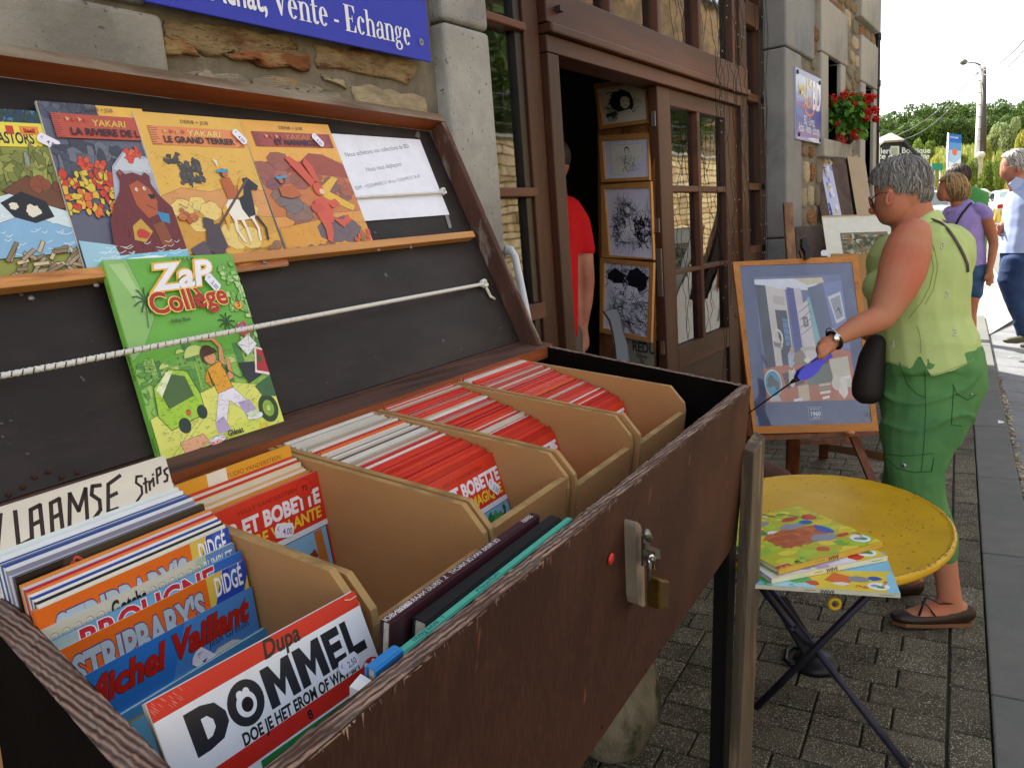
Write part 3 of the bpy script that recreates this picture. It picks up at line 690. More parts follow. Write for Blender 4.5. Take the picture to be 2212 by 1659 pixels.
# ================================================================== ACROSS THE STREET (seen in the panes)
ow = thing('retaining_wall', (18, -7.2, 0), 'pale sunlit rubble retaining wall on the far side of the street', 'wall')
MB().abox(-4, 46, -7.6, -7.25, -.1, 3.65, M_mor).build('mortar_core', ow)
SUNST = [mat('limestone_%d' % i, c_, .9, .15, 4, bmp=.5, bd=.01, fine=20, col2=d_, s2=1.5) for i, (c_, d_) in enumerate([('#c4b088', '#a08454'), ('#b8a074', '#c8b48c'), ('#c8b490', '#a88258'), ('#ac9264', '#8f7a5c')])]
m = MB(); q = random.Random(4); z = -.05
while z < 3.6:
 h = q.uniform(.13, .22); x = -4.0
 while x < 46:
  w_ = q.uniform(.2, .55); e = .02; y0 = -7.25; y1 = -7.19 + q.uniform(-.02, .02); k = q.choice(SUNST)
  a_ = [(x + e * q.random(), y0, z + e * q.random()), (x + w_ - e, y0, z + e * q.random()), (x + w_ - e * q.random(), y0, z + h - e), (x + e, y0, z + h - e * q.random())]
  b_ = [(p[0] * .96 + (x + w_ / 2) * .04, y1, p[2] * .92 + (z + h / 2) * .08) for p in a_]
  m.add(a_ + b_, [(3, 2, 1, 0), (4, 5, 6, 7)][1:] + [(0, 1, 5, 4), (1, 2, 6, 5), (2, 3, 7, 6), (3, 0, 4, 7)], k); x += w_
 z += h
m.build('stone', ow, kind='stuff')
MB().abox(-4, 46, -7.65, -7.12, 3.66, 3.76, M_lin).build('coping', ow)
rl = thing('street_railing', (20, -7.4, 3.76), 'thin dark metal railing on top of the far retaining wall', 'railing')
for k in range(3): MB().tube([(-2, -7.4, 4.05 + k * .32), (46, -7.4, 4.05 + k * .32)], .02, 6, mat('rail_dark', '#2f2f2f', .5)).build('rail', rl)
for k in range(20): MB().tube([(-2 + k * 2.5, -7.4, 3.76), (-2 + k * 2.5, -7.4, 4.75)], .025, 6, mat('rail_dark', '#2f2f2f', .5)).build('rail_post', rl)
hb = thing('opposite_house', (16, -16, 0), 'pale rendered house set back behind the retaining wall', 'house')
MB().abox(8, 21, -20, -13, -.1, 8, mat('render_cream', '#d8cfb8', .9, .06, 2)).build('wall', hb)
h2 = thing('opposite_barn', (36, -16, 0), 'long brown stone barn behind the far retaining wall', 'barn')
MB().abox(24, 60, -20, -12.5, -.1, 13, mat('barn_stone', '#7a6244', .95, .4, 1.2, (1, 1, 2), .8, .03, col2='#4a3c2c', s2=2.2, fine=9)).build('wall', h2); MB().prism([(23.6, -12.2, 13), (23.6, -16.5, 16), (23.6, -20.4, 13)], (37, 0, 0), mat('slate_roof', '#3c3f45', .6)).build('roof', h2)
MB().prism([(7.6, -12.6, 8), (7.6, -16.5, 11), (7.6, -20.4, 8)], (13.8, 0, 0), mat('slate_roof', '#3c3f45', .6)).build('roof', hb)
for k in range(3):
 f_ = MB().abox(9 + k * 2.8, 10.2 + k * 2.8, -13.02, -12.96, 4.2, 5.8, mat('white_frame', '#d8d8d4', .5)).build('window', hb)
 MB().abox(9.1 + k * 2.8, 10.1 + k * 2.8, -12.955, -12.95, 4.3, 5.7, M_gl).build('pane', f_)
# ================================================================== VEGETATION
def leafmat(name, c1, c2, rnd=.12):
 if name in MATS: return MATS[name]
 m, nt, b = newmat(name); v = coords(nt, kind='Object')
 n1 = noise(nt, v, 1.3, 3); n2 = noise(nt, v, 9, 2)
 c = mix(nt, ramp(nt, n1, [(.38, 0.0), (.62, 1.0)]), hx(c1), hx(c2))
 c = mix(nt, ramp(nt, n2, [(.35, 0.0), (.7, .45)]), c, tuple(x * .5 for x in hx(c1)))
 oi = N_(nt, 'ShaderNodeObjectInfo'); hs = N_(nt, 'ShaderNodeHueSaturation'); mr = N_(nt, 'ShaderNodeMapRange')
 mr.inputs['To Min'].default_value = 1 - rnd; mr.inputs['To Max'].default_value = 1 + rnd
 nt.links.new(oi.outputs['Random'], mr.inputs['Value']); nt.links.new(mr.outputs[0], hs.inputs['Value']); nt.links.new(c, hs.inputs['Color'])
 nt.links.new(hs.outputs[0], b.inputs['Base Color']); b.inputs['Roughness'].default_value = .6; b.inputs['Specular IOR Level'].default_value = .25
 tr = N_(nt, 'ShaderNodeBsdfTranslucent'); ms = N_(nt, 'ShaderNodeMixShader'); ms.inputs[0].default_value = .3
 nt.links.new(hs.outputs[0], tr.inputs['Color']); out = nt.nodes['Material Output']
 nt.links.new(b.outputs[0], ms.inputs[1]); nt.links.new(tr.outputs[0], ms.inputs[2]); nt.links.new(ms.outputs[0], out.inputs['Surface'])
 MATS[name] = m; return m
LM = [leafmat('foliage_dark', '#42592a', '#6b8438'), leafmat('foliage_mid', '#6f8a34', '#98a648'), leafmat('foliage_light', '#a3a844', '#c2bd58'), leafmat('foliage_olive', '#7f8f58', '#a3ab74')]
M_bark = mat('bark', '#4a3d30', .9, .25, 8, (1, 1, .3), .6, .02)
def crown_mesh(seed, n, lobes, leaf, mt, flat=1.0):
 q = np.random.RandomState(seed); L = []
 for i in range(lobes):
  t = q.uniform(0, 6.28); r = q.uniform(.15, .62); L.append((r * math.cos(t), r * math.sin(t), q.uniform(-.55, .6) * flat, q.uniform(.3, .5)))
 L.append((0, 0, 0, .6))
 wts = np.array([l[3] ** 2 for l in L]); wts /= wts.sum(); m = MB(); vs = []; fs = []
 for i in range(n):
  l = L[q.choice(len(L), p=wts)]; d = q.normal(size=3); d /= np.linalg.norm(d); rr_ = l[3] * (1 - .35 * q.rand() ** 2)
  c = np.array(l[:3]) + d * rr_ * np.array([1, 1, .85]); s_ = leaf * q.uniform(.6, 1.3)
  nrm = d + q.normal(size=3) * .55; nrm /= np.linalg.norm(nrm); u = np.cross(nrm, q.normal(size=3)); u /= np.linalg.norm(u); v_ = np.cross(nrm, u)
  k = len(vs); vs += [c - u * s_, c - v_ * s_ * .55, c + u * s_, c + v_ * s_ * .55]; fs.append((k, k + 1, k + 2, k + 3))
 m.add(vs, fs, mt); return m.mesh('crown', (0, 0, 0))
CM = {}
def tree(base, h, r, mi_, label, cat='tree', name='tree', group=None, leaf=.05, n=2600, trunk=.25, seed=0, low=.28):
 t = thing(name, base, label, cat, group); k = (mi_, seed % 3, n, leaf)
 if k not in CM: CM[k] = crown_mesh(seed * 13 + mi_, n, 11, leaf, LM[mi_])
 c = bpy.data.objects.new('crown', CM[k]); COL.objects.link(c); c.parent = t
 ch = h * (1 - low) / 2; c.location = (0, 0, h - ch); c.scale = (r, r, ch / .95); c.rotation_euler = (0, 0, seed * 1.7)
 b = V(*base); MB().tube([b - V(0, 0, .4), b + V(.02 * h, 0, h * .3), b + V(0, .01 * h, h * .75)], [trunk, trunk * .75, trunk * .3], 8, M_bark).build('trunk', t)
 return t
# trees over the far wall, mirrored in the glass
for i, (x, y, h) in enumerate([(6.5, -12, 8), (19.5, -12, 9), (27, -11, 8), (36, -12, 9), (24, -18, 11)]):
 tree((x, y, -.1), h, h * .42, 0 if i % 2 else 1, ['bushy green tree behind the far wall near the shop', 'dark tree just past the pale rendered house', 'mid green tree further along the far wall', 'last dark tree along the far wall', 'tall tree set back behind the far wall'][i], seed=i)
# ================================================================== HILLSIDE behind the people
ridge = [(1885, 258, 92), (1912, 250, 95), (1945, 243, 98), (1975, 232, 96), (2008, 224, 99), (2040, 222, 95), (2072, 222, 98), (2100, 228, 95), (2135, 222, 97), (2168, 226, 94), (2200, 222, 92), (2232, 224, 96)]
rl_ = ['leftmost crown of the dark wood on the hill crest', 'second crown from the left on the wooded crest', 'crown of the wooded crest over the slate house roof', 'crown of the wooded crest above the right roof slope', 'tall crown of the crest left of the blue banner', 'highest crown of the crest above the blue banner', 'crown of the crest between banner and lamp post', 'crown of the crest hidden behind the lamp post', 'crown of the crest just right of the lamp post', 'dark crest crown above the older man', 'dark crest crown over the man towards the right edge', 'crest crown at the right edge of view']
for i, (px, top, d) in enumerate(ridge):
 b = gp(px, d); tz = W(px, top, d)[2]; tree(b, tz - b[2] + .3, 2.5 if i not in (0, 1) else 2.0, 0, rl_[i], seed=i, group='trees of the wood on the hill crest', n=3600, leaf=.07, low=.12, trunk=.3)
for i, px in enumerate(range(1890, 2240, 26)):
 b = gp(px, 86); tz = W(px, 252 + (28 if px < 1960 else 0), 86)[2]; tree(b, tz - b[2], 2.0, 0, 'dark tree in the front row of the wooded crest', seed=i + 2, group='front row of trees on the wooded crest', n=3600, leaf=.07, low=.05)
bush = [(1982, 285, 330, 62, 1, 2.4, 'rounded light green tree above the slate roof edge'), (2008, 298, 335, 60, 1, 2.2, 'smaller light green tree right of the slate gable'), (2150, 262, 330, 60, 3, 3.0, 'greyish green tree right of the lamp post'), (2180, 255, 330, 58, 3, 2.8, 'greyish green tree above the older man'),
  (2133, 288, 330, 55, 2, 2.0, 'yellow green bush beside the lamp post'), (2206, 270, 330, 52, 2, 2.4, 'yellow bush behind the older man'), (2022, 332, 366, 44, 2, 1.7, 'low yellow green bush under the small tree'), (2078, 318, 350, 46, 1, 2.0, 'green bush right of the banner'),
  (2098, 330, 372, 42, 1, 1.6, 'dark green low bush between banner and post'), (2140, 322, 368, 42, 1, 2.2, 'broad green bush right of the post'), (2160, 330, 372, 41, 1, 1.8, 'green bush next to the grey haired man'), (2005, 345, 380, 40, 2, 1.5, 'yellow green shrub by the gable corner'), (2030, 372, 400, 36, 1, 1.2, 'small shrub under the green sign'), (1996, 380, 402, 34, 1, 1.4, 'shrub at the foot of the slate house')]
for i, (px, top, bot, d, mi_, r, lb) in enumerate(bush):
 r = (15, 13, 25, 23, 14, 18, 12, 17, 15, 24, 17, 11, 9, 10)[i] * d / 1650; lo2 = r < .45
 b = W(px, bot, d); g = gp(px, d); b = V(b[0], b[1], max(g[2], b[2]) if b[2] - g[2] < 1.5 else b[2]); tz = W(px, top, d)[2]
 b[2] = min(b[2], g[2] + .2); b[2] = g[2]; tw = 'tree' in lb.split(' right')[0].split(' above')[0]; tree(b, max(tz - b[2], .5), r, mi_, lb, 'tree' if tw else 'bush', 'tree' if tw else 'bush', seed=i, n=2600, leaf=.09, low=.3 if tw else .05, trunk=.07)
# grass clumps on the slope
gm = [mat('grass_gold', '#b59a54', .9, .2, 3, trans=.3, bmp=0), mat('grass_green', '#8a9a45', .9, .2, 3, trans=.3, bmp=0), mat('grass_straw', '#cdb372', .9, .2, 3, trans=.3, bmp=0)]
g_ = MB(); q = random.Random(31)
for i in range(16000):
 px = q.uniform(1880, 2230); d = q.uniform(30, 80); b = gp(px, d); h = q.uniform(.25, .7) * (.6 + d / 60); t = q.uniform(0, 3.14); u = V(math.cos(t), math.sin(t), 0) * h * .22
 k = gm[(0 if d < 45 else 1) if q.random() < .6 else q.choice([0, 1, 2])]
 g_.add([b - u, b + u, b + u * .3 + V(q.uniform(-.2, .2), q.uniform(-.2, .2), h)], [(0, 1, 2)], k)
tag(g_.build('hillside_grass'), 'long dry golden and green grass on the hillside', 'grass', kind='stuff')
# ================================================================== SLATE HOUSE
hs = thing('slate_house', gp(1945, 48), 'dark slate clad gable house with half hipped roof and white lettering', 'house')
D = 48; M_sl = mat('slate_cladding', '#3b4448', .7, .15, 3, (1, 1, 6), .3, .01); M_rw = mat('pale_roof', '#d5d2cc', .6, .06, 2); M_rb = mat('hip_tiles', '#8a7d74', .8, .15, 4, (1, 1, 6))
gp_ = [W(1882, 425, D), W(1882, 336, D), W(1899, 318, D), W(1912, 309, D), W(1951, 307, D), W(1972, 322, D), W(2013, 372, D), W(2000, 425, D)]
back = CF * 9 + V(0, 0, 0); back = V(back[0], back[1], 0)
MB().prism(gp_, back, M_sl).build('wall', hs)
n_ = -CF * .12
def quad(a, b, c, d, mt, nm, th=.12):
 nn = unit(np.cross(b - a, d - a)) * th
 return MB().hexa([a, b, c, d], [a + nn, b + nn, c + nn, d + nn], mt).build(nm, hs)
pk = W(1926, 291, D + 2.6)
quad(W(1870, 340, D - .4), W(1911, 307, D - .4), pk, pk + back * .7 - CR * 3.2 + CD * 2.0, M_rw, 'roof')
MB().prism([W(1909, 309, D - .4), W(1954, 306, D - .4), pk], CD * -.12, M_rb).build('roof_hip', hs)
quad(W(1952, 305, D - .4), W(2016, 371, D - .4), W(2016, 371, D - .4) + back, W(1952, 305, D - .4) + back, mat('slate_roof', '#3c3f45', .6), 'roof')
w4 = [W(1923.5, 317, D - .05), W(1941, 317, D - .05), W(1941, 336, D - .05), W(1923.5, 336, D - .05)]
MB().prism(w4, -CF * .08, mat('white_frame', '#d8d8d4', .5)).build('window_frame', hs)
MB().prism([W(1926, 319.5, D - .15), W(1938.5, 319.5, D - .15), W(1938.5, 333.5, D - .15), W(1926, 333.5, D - .15)], -CF * .02, mat('net_curtain', '#9fa894', .8)).build('window', hs)
t_ = Sheet(W(1890, 315, D - .1), W(2020, 315, D - .1), W(1890, 375, D - .1), -CF, .004)
t_.text('llerie', .062, .29, .50, '#e6e8e6', .02, al='l'); t_.text('Boutique', .44, .27, .50, '#e6e8e6', .02); t_.text('te de la  truite', .05, .48, .50, '#e6e8e6', .02, shear=.2, sx=1.1)
t_.build('lettering', hs)
# ================================================================== LAMP POST, WIRES, BANNER, SIGN
D = 45; pb = gp(2112, D)
lp = thing('street_lamp', pb, 'tall pale concrete utility pole carrying a small street lamp', 'street lamp')
M_cp = mat('pole_concrete', '#cdc8bd', .85, .08, 3); M_cd = mat('cable_cover', '#4a4446', .6)
def pole(p0, p1, r0, r1, mt, nm, seg=8): return MB().tube([p0, p1], [r0, r1], seg, mt).build(nm, lp)
pole(V(pb[0], pb[1], pb[2] - .3), W(2121, 143, D), .26, .17, M_cp, 'pole')
pole(W(2124, 332, D - .2), W(2126, 148, D - .2), .17, .12, M_cd, 'cable_cover')
pole(W(2112, 336, D - .3), W(2125, 334, D - .3), .16, .16, mat('pole_band', '#e2dfd8', .6), 'junction_box')
MB().tube([W(2121, 143, D), W(2108, 137, D), W(2092, 136, D)], [.06, .05, .04], 6, mat('lamp_metal', '#6e7478', .4, metal=.6)).build('lamp_arm', lp)
MB().ball(W(2082, 135, D), (.42, .22, .16), mat('lamp_metal', '#6e7478', .4, metal=.6)).build('lamp_head', lp)
for k in range(7): MB().tube([W(2112, 175 + k * 26, D - .1), W(2127, 174 + k * 26, D - .1)], .03, 5, mat('strap_steel', '#8a8a88', .4)).build('pole_strap', lp)
def wire(p0, p1, sag, lb, r=.03):
 m = MB(); n = 14
 m.tube([p0 + (p1 - p0) * t + V(0, 0, -4 * sag * t * (1 - t)) for t in [i / n for i in range(n + 1)]], r, 5, mat('wire_grey', '#6b6b6b', .5)); tag(m.build('overhead_wire'), lb, 'wire')
wire(W(2117, 151, 45), W(1918, 300, 50.2), .6, 'upper overhead wire running from the pole down to the slate house')
wire(W(2116, 154, 45), W(1932, 305, 48.5), .9, 'lower overhead wire running from the pole to the slate roof', .028)
wire(W(2124, 152, 45), W(2230, 66, 26), .3, 'upper overhead wire leaving the pole to the right')
wire(W(2124, 160, 45), W(2230, 84, 26), .5, 'lower overhead wire leaving the pole to the right', .025)
D = 30; bb = gp(2050, D)
bn = thing('banner_flag', bb, 'tall blue and white advertising banner on a pole beside the road', 'banner')
MB().tube([V(*bb), W(2044, 430, D), W(2049, 289, D)], .04, 6, mat('alu', '#c8cacc', .3, metal=.6)).build('banner_pole', bn)
s_ = Sheet(W(2049, 289, D), W(2077, 292, D), W(2046, 405, D), -CF, .002)
s_.rect(0, 0, 1, 1, '#e9f1fa'); s_.rect(0, 0, 1, .16, '#2f6fc0'); s_.rect(0, .16, 1, .3, '#5a9ad8'); s_.poly([(0, .3), (1, .3), (1, .42), (.5, .55), (0, .5)], '#a9cdee'); s_.ell(.5, .33, .2, .07, '#e07a58'); s_.text('TOURISME', .08, .08, .09, '#e9f1fa', .01, sx=.8); s_.rect(.1, .84, .9, .86, '#3a6ab0')
s_.build('banner_cloth', bn); MB().prism([W(2049, 289, D + .02), W(2077, 292, D + .02), W(2074, 405, D + .02), W(2046, 405, D + .02)], CF * .01, ink('#e9f1fa')).build('banner_backing', bn)
D = 33; gs = thing('green_sign', gp(2026, D), 'small green information sign on two legs below the bushes', 'sign')
MB().prism([W(2013, 353, D), W(2036, 353, D), W(2037, 368, D), W(2014, 369, D)], CF * .05, mat('sign_green', '#2f8a6a', .5)).build('sign_panel', gs, bevel=.01)
for x_ in (2019, 2031): MB().tube([W(x_, 368, D), gp(x_, D) - V(0, 0, .1)], .03, 6, mat('alu', '#c8cacc', .3, metal=.6)).build('sign_leg', gs)
# ================================================================== CARS
def car(o, yaw, mt, label, L=4.2, wd=1.7, h=1.42):
 """saloon: x forward, built from cross sections"""
 t = thing('parked_car', o, label, 'car'); ca, sa = math.cos(yaw), math.sin(yaw); o = V(*o)
 T = lambda x, y, z: o + V(x * ca - y * sa, x * sa + y * ca, z)
 M_t = mat('tyre', '#17171a', .8); M_w = mat('car_window', '#20282e', .08, spec=.8, bmp=0); M_h = mat('hub_cap', '#a8aaac', .3, metal=.7)
 # lower body: section list (x, half width, z bottom, z shoulder)
 sec = [(-L / 2, .68, .42, .72), (-L / 2 + .08, .8, .3, .9), (-L / 2 + .6, .85, .22, .95), (-.6, .86, .2, .92), (.5, .86, .2, .9), (L / 2 - .9, .85, .22, .84), (L / 2 - .2, .78, .28, .7), (L / 2, .62, .4, .58)]
 rings = []
 for x, hw, zb, zs in sec:
  rings.append([T(x, -hw, zb + .1), T(x, -hw, zs - .12), T(x, -hw * .93, zs), T(x, -hw * .4, zs + .04), T(x, hw * .4, zs + .04), T(x, hw * .93, zs), T(x, hw, zs - .12), T(x, hw, zb + .1), T(x, hw * .8, zb), T(x, -hw * .8, zb)])
 b = MB().loft(rings, mt).build('body', t)
 cab = [(-L / 2 + .55, .72, .93, .95), (-L / 2 + 1.15, .62, .94, h - .03), (-.2, .62, .93, h), (.35, .6, .92, h - .05), (1.05, .7, .88, .9)]
 rings = []
 for x, hw, zb, zt in cab: rings.append([T(x, -.78, zb), T(x, -hw, zt - .03), T(x, -hw * .8, zt), T(x, hw * .8, zt), T(x, hw, zt - .03), T(x, .78, zb)])
 MB().loft(rings, mt).build('roof', t)
 for sgn in (-1, 1):
  MB().add([T(-L / 2 + 1.0, sgn * .775, .97), T(-.15, sgn * .785, .96), T(-.15, sgn * .655, h - .1), T(-L / 2 + 1.3, sgn * .665, h - .12)], [(0, 1, 2, 3)], M_w).build('side_window', t)
  MB().add([T(-.07, sgn * .785, .96), T(.85, sgn * .775, .94), T(.4, sgn * .65, h - .12), T(-.07, sgn * .66, h - .1)], [(0, 1, 2, 3)], M_w).build('side_window', t)
  for x in (-L / 2 + .75, L / 2 - .8):
   w_ = MB().tube([T(x, sgn * .7, .3), T(x, sgn * .88, .3)], .31, 18, M_t).build('wheel', t); MB().tube([T(x, sgn * .87, .3), T(x, sgn * .895, .3)], .19, 14, M_h).build('rim', w_)
  MB().box(T(-L / 2 - .03, sgn * .74 - .14 * sgn - .0, .66), T(.1, 0, 0) - o, T(0, sgn * .2, 0) - o, V(0, 0, .16), mat('tail_lamp', '#b3122a', .2)).build('taillight', t, bevel=.02)
  MB().box(T(L / 2 - .14, sgn * .5, .55), T(.12, 0, 0) - o, T(0, sgn * .2, 0) - o, V(0, 0, .13), mat('head_lamp', '#d0d6d8', .1)).build('headlight', t, bevel=.02)
  MB().ball(T(.62, sgn * .93, .98), (.09, .09, .07), mt).build('wing_mirror', t)
 MB().add([T(-L / 2 + .62, -.62, .99), T(-L / 2 + .62, .62, .99), T(-L / 2 + 1.06, .52, h - .07), T(-L / 2 + 1.06, -.52, h - .07)], [(0, 1, 2, 3)], mat('rear_glass', '#7d9494', .1, spec=.8, bmp=0)).build('rear_window', t)
 MB().add([T(1.06, -.66, .93), T(1.06, .66, .93), T(.48, .54, h - .08), T(.48, -.54, h - .08)], [(0, 1, 2, 3)], M_w).build('windscreen', t)
 MB().box(T(-L / 2 - .05, -.78, .36), T(.1, 0, 0) - o, T(0, 1.56, 0) - o, V(0, 0, .12), mat('bumper_dark', '#33363a', .6)).build('bumper', t, bevel=.02)
 MB().box(T(-L / 2 - .045, -.26, .5), T(.03, 0, 0) - o, T(0, .52, 0) - o, V(0, 0, .11), mat('plate_white', '#d8d8d0', .5)).build('number_plate', t)
 return t
M_cw = mat('car_white', '#d4d4d2', .25, .02, 2, bmp=0, coat=.5); M_cs = mat('car_silver', '#b9c0c4', .25, .02, 2, bmp=0, coat=.5)
pc = gp(2178, 34); car(tuple(pc), R_(14), M_cw, 'white saloon parked with its red tail lamp towards us, beside the walking man')
pc = gp(2030, 27); car(tuple(pc), R_(165), M_cs, 'pale car half hidden behind the girl in purple')
pc = gp(2085, 38); car(tuple(pc), R_(100), M_cw, 'white car further back between girl and lamp post', L=3.9)
# ================================================================== BOOK BOX (frame: b along the front, p up the slope to the back, n out of the top)
YB = R_(4.107); BB = V(math.cos(YB), math.sin(YB), 0); BQ = V(-math.sin(YB), math.cos(YB), 0)
TL_ = R_(7.8); BP = BQ * math.cos(TL_) + V(0, 0, math.sin(TL_)); BN = np.cross(BB, BP); BO = V(0, .985, 1.175)
def bx(b, p, n=0): return BO + BB * b + BP * p + BN * n
def onbox(px, n=0): return onp(px, BO + BN * n, BN)
def bcoord(w): d = w - BO; return d @ BB, d @ BP, d @ BN
LA = R_(66.0); LU = BQ * math.cos(LA) + V(0, 0, math.sin(LA)); LN = np.cross(BB, LU)     # lid: LU up the lid, LN towards the viewer
if LN @ (EYE - BO) < 0: LN = -LN
def ld(b, u, d=0): return BO + BB * b + LU * u + LN * d
def onlid(px, d=0): return onp(px, BO + LN * d, LN)
def plymat(nm='ply_edge', ax='Y'):
 m, nt, b = newmat(nm); v = coords(nt, (3, 60, 60));
 tc = coords(nt, (1, 1, 1)); wv = N_(nt, 'ShaderNodeTexWave', wave_type='BANDS', bands_direction=ax); wv.inputs['Scale'].default_value = 58; wv.inputs['Distortion'].default_value = .9; wv.inputs['Detail'].default_value = 3
 nt.links.new(coords(nt, (.25, 1, 1) if ax == 'Y' else (1, .25, 1), rot=(0, 0, -YB if ax == 'Y' else -R_(5.7))), wv.inputs['Vector'])
 c = ramp(nt, wv.outputs['Fac'], [(.15, hx('#35221b')), (.5, hx('#6e4c3e')), (.85, hx('#9c7c69'))])
 n1 = noise(nt, coords(nt, (6, 90, 30) if ax == 'Y' else (90, 6, 30)), 3, 8, .75); c = mix(nt, ramp(nt, n1, [(.42, 0.0), (.68, .6)]), c, hx('#8b8178'))
 n2 = noise(nt, coords(nt, (3, 20, 10) if ax == 'Y' else (20, 3, 10)), 3, 6, .7); c = mix(nt, ramp(nt, n2, [(.5, 0.0), (.6, .65)]), c, hx('#4a2c20'))
 nt.links.new(c, b.inputs['Base Color']); b.inputs['Roughness'].default_value = .85
 bump(nt, b, mix(nt, .5, n1, wv.outputs['Color']), .9, .0025); return m
M_ply = plymat(); M_plyx = plymat('ply_edge_side', 'X')
def frontmat():
 m, nt, b = newmat('stained_ply_front')
 v = coords(nt, (14, 14, 2.2)); n1 = noise(nt, v, 14, 10, .72)
 c = ramp(nt, n1, [(.3, hx('#2f1a13')), (.5, hx('#402519')), (.72, hx('#523225'))])
 n2 = noise(nt, coords(nt, (1, 1, 1)), 3.2, 6, .6); c = mix(nt, ramp(nt, n2, [(.40, 0.0), (.66, .6)]), c, hx('#281812'))
 n5 = noise(nt, coords(nt, (1, 1, .6)), 2.4, 5, .6); c = mix(nt, ramp(nt, n5, [(.45, 0.0), (.66, .55)]), c, hx('#67402f'))
 n4 = noise(nt, coords(nt, (22, 22, 5)), 2, 2, .5); c = mix(nt, ramp(nt, n4, [(.72, 0.0), (.76, .5)]), c, hx('#8a5c44'))
 nt.links.new(c, b.inputs['Base Color']); b.inputs['Roughness'].default_value = .7; b.inputs['Specular IOR Level'].default_value = .25
 bump(nt, b, n1, .5, .0012); return m
M_front = frontmat()
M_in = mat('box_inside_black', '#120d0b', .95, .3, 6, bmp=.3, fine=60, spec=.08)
M_lidp = mat('lid_panel_dark', '#211b1a', .6, .25, 7, (1, 1, 3), .25, .001, col2='#2e2624', s2=5, fleck=(60, '#5b5250', .745), fine=190, spec=.3)
M_wr = mat('weathered_rail', '#6e5a48', .8, .35, 9, (.35, 4, 4), .7, .002, col2='#8e8474', s2=5, t2=(.42, .6), fine=80)
M_wrs = mat('weathered_stile', '#4f3024', .8, .4, 9, (4, 2, .5), .8, .002, col2='#94877b', s2=7, t2=(.5, .62), fine=80)
M_or = mat('orange_pine', '#8f4c28', .6, .35, 6, (.3, 3, 5), .35, .0012, col2='#3a1c10', s2=3.2, t2=(.52, .66), fine=60)
M_pine = mat('pine_strip', '#c58a4c', .5, .18, 6, (.3, 4, 5), .25, .001, col2='#a0622c', s2=9, t2=(.6, .7), fine=60)
M_btw = mat('beam_top_worn', '#5a3b30', .75, .3, 9, (.3, 3, 3), .5, .002, col2='#2c1b15', s2=6)
M_post = mat('old_post_wood', '#5d5040', .8, .35, 6, (6, 6, .4), .7, .002, col2='#a38b6a', s2=3, t2=(.48, .66), fine=50)
M_postd = mat('old_post_dark', '#2c2620', .85, .3, 6, (6, 6, .4), .6, .002)
M_mdf = mat('mdf_board', '#b1814f', .72, .06, 9, bmp=.12, bd=.001, fine=220, col2='#a5744a', s2=2, fleck=(420, '#c89c68', .68))
M_mdfe = mat('mdf_edge', '#ae8c58', .8, .12, 30, bmp=.35, bd=.0015, fine=260, col2='#8d6f45', s2=14)
M_steel = mat('old_steel', '#8a8680', .38, .25, 30, metal=.9, bmp=.15, fine=90, col2='#5f4a38', s2=20)
M_brass = mat('brass', '#8a6a30', .35, .35, 25, metal=.85, bmp=.15, fine=120, col2='#4f4020', s2=12)
M_chr = mat('chrome', '#d8d8d6', .12, .05, 5, metal=1.0, bmp=0)
M_blk = mat('iron_black', '#17171b', .45, .2, 12, bmp=.1)
box = thing('book_box', bx(.9, -.3, -1.15), 'big dark stained wooden book box on legs with its lid propped open', 'book box')
PF, TH = -.590, .019
bfR, bbR, bfL, bbL = 1.572, 1.655, .166, .268
NB = -.392
def slab(nm, pts_top, d, mt, parent=box, edge=None, **kw):
 """pts_top: quad; extruded by d"""
 m = MB().prism(pts_top, d, mt, edge or mt); return m.build(nm, parent, **kw)
# front board: face + ply top edge (separate cap strip)
lo = BN * NB
fb = MB()
A, B_, C_, D_ = bx(bfL, PF), bx(bfR, PF), bx(bfR, PF + TH), bx(bfL, PF + TH)
sk_ = BB * .058; fb.add([A, B_, C_, D_, A + lo, B_ + lo + sk_, C_ + lo + sk_, D_ + lo], [(0, 4, 5, 1), (2, 6, 7, 3), (1, 5, 6, 2), (3, 7, 4, 0), (7, 6, 5, 4)], M_front)
# ragged ply top: fine strips with uneven heights
nseg = 170; q = random.Random(2); vs = []; ny = 6
for i in range(nseg + 1):
 t = i / nseg; b = bfL + (bfR - bfL) * t
 for j in range(ny):
  e = (.0016 if j in (0, ny - 1) else 0); jt = q.uniform(-.0011, .0009) if 0 < j < ny - 1 else q.uniform(-.002, .0)
  vs.append(bx(b, PF + TH * j / (ny - 1) + (q.uniform(-.0006, .0006)), jt + (.0012 if j % 2 else 0) - e * q.random() * 1.2))
fb.add(vs, [(i * ny + j, (i + 1) * ny + j, (i + 1) * ny + j + 1, i * ny + j + 1) for i in range(nseg) for j in range(ny - 1)], M_ply)
sk = []
for i in range(nseg + 1):
 t = i / nseg; b = bfL + (bfR - bfL) * t; sk += [vs[i * ny], bx(b, PF, -.004), vs[i * ny + ny - 1], bx(b, PF + TH, -.004)]
fb.add(sk, [(i * 4, i * 4 + 1, i * 4 + 5, i * 4 + 4) for i in range(nseg)] + [(i * 4 + 2, i * 4 + 6, i * 4 + 7, i * 4 + 3) for i in range(nseg)], M_ply)
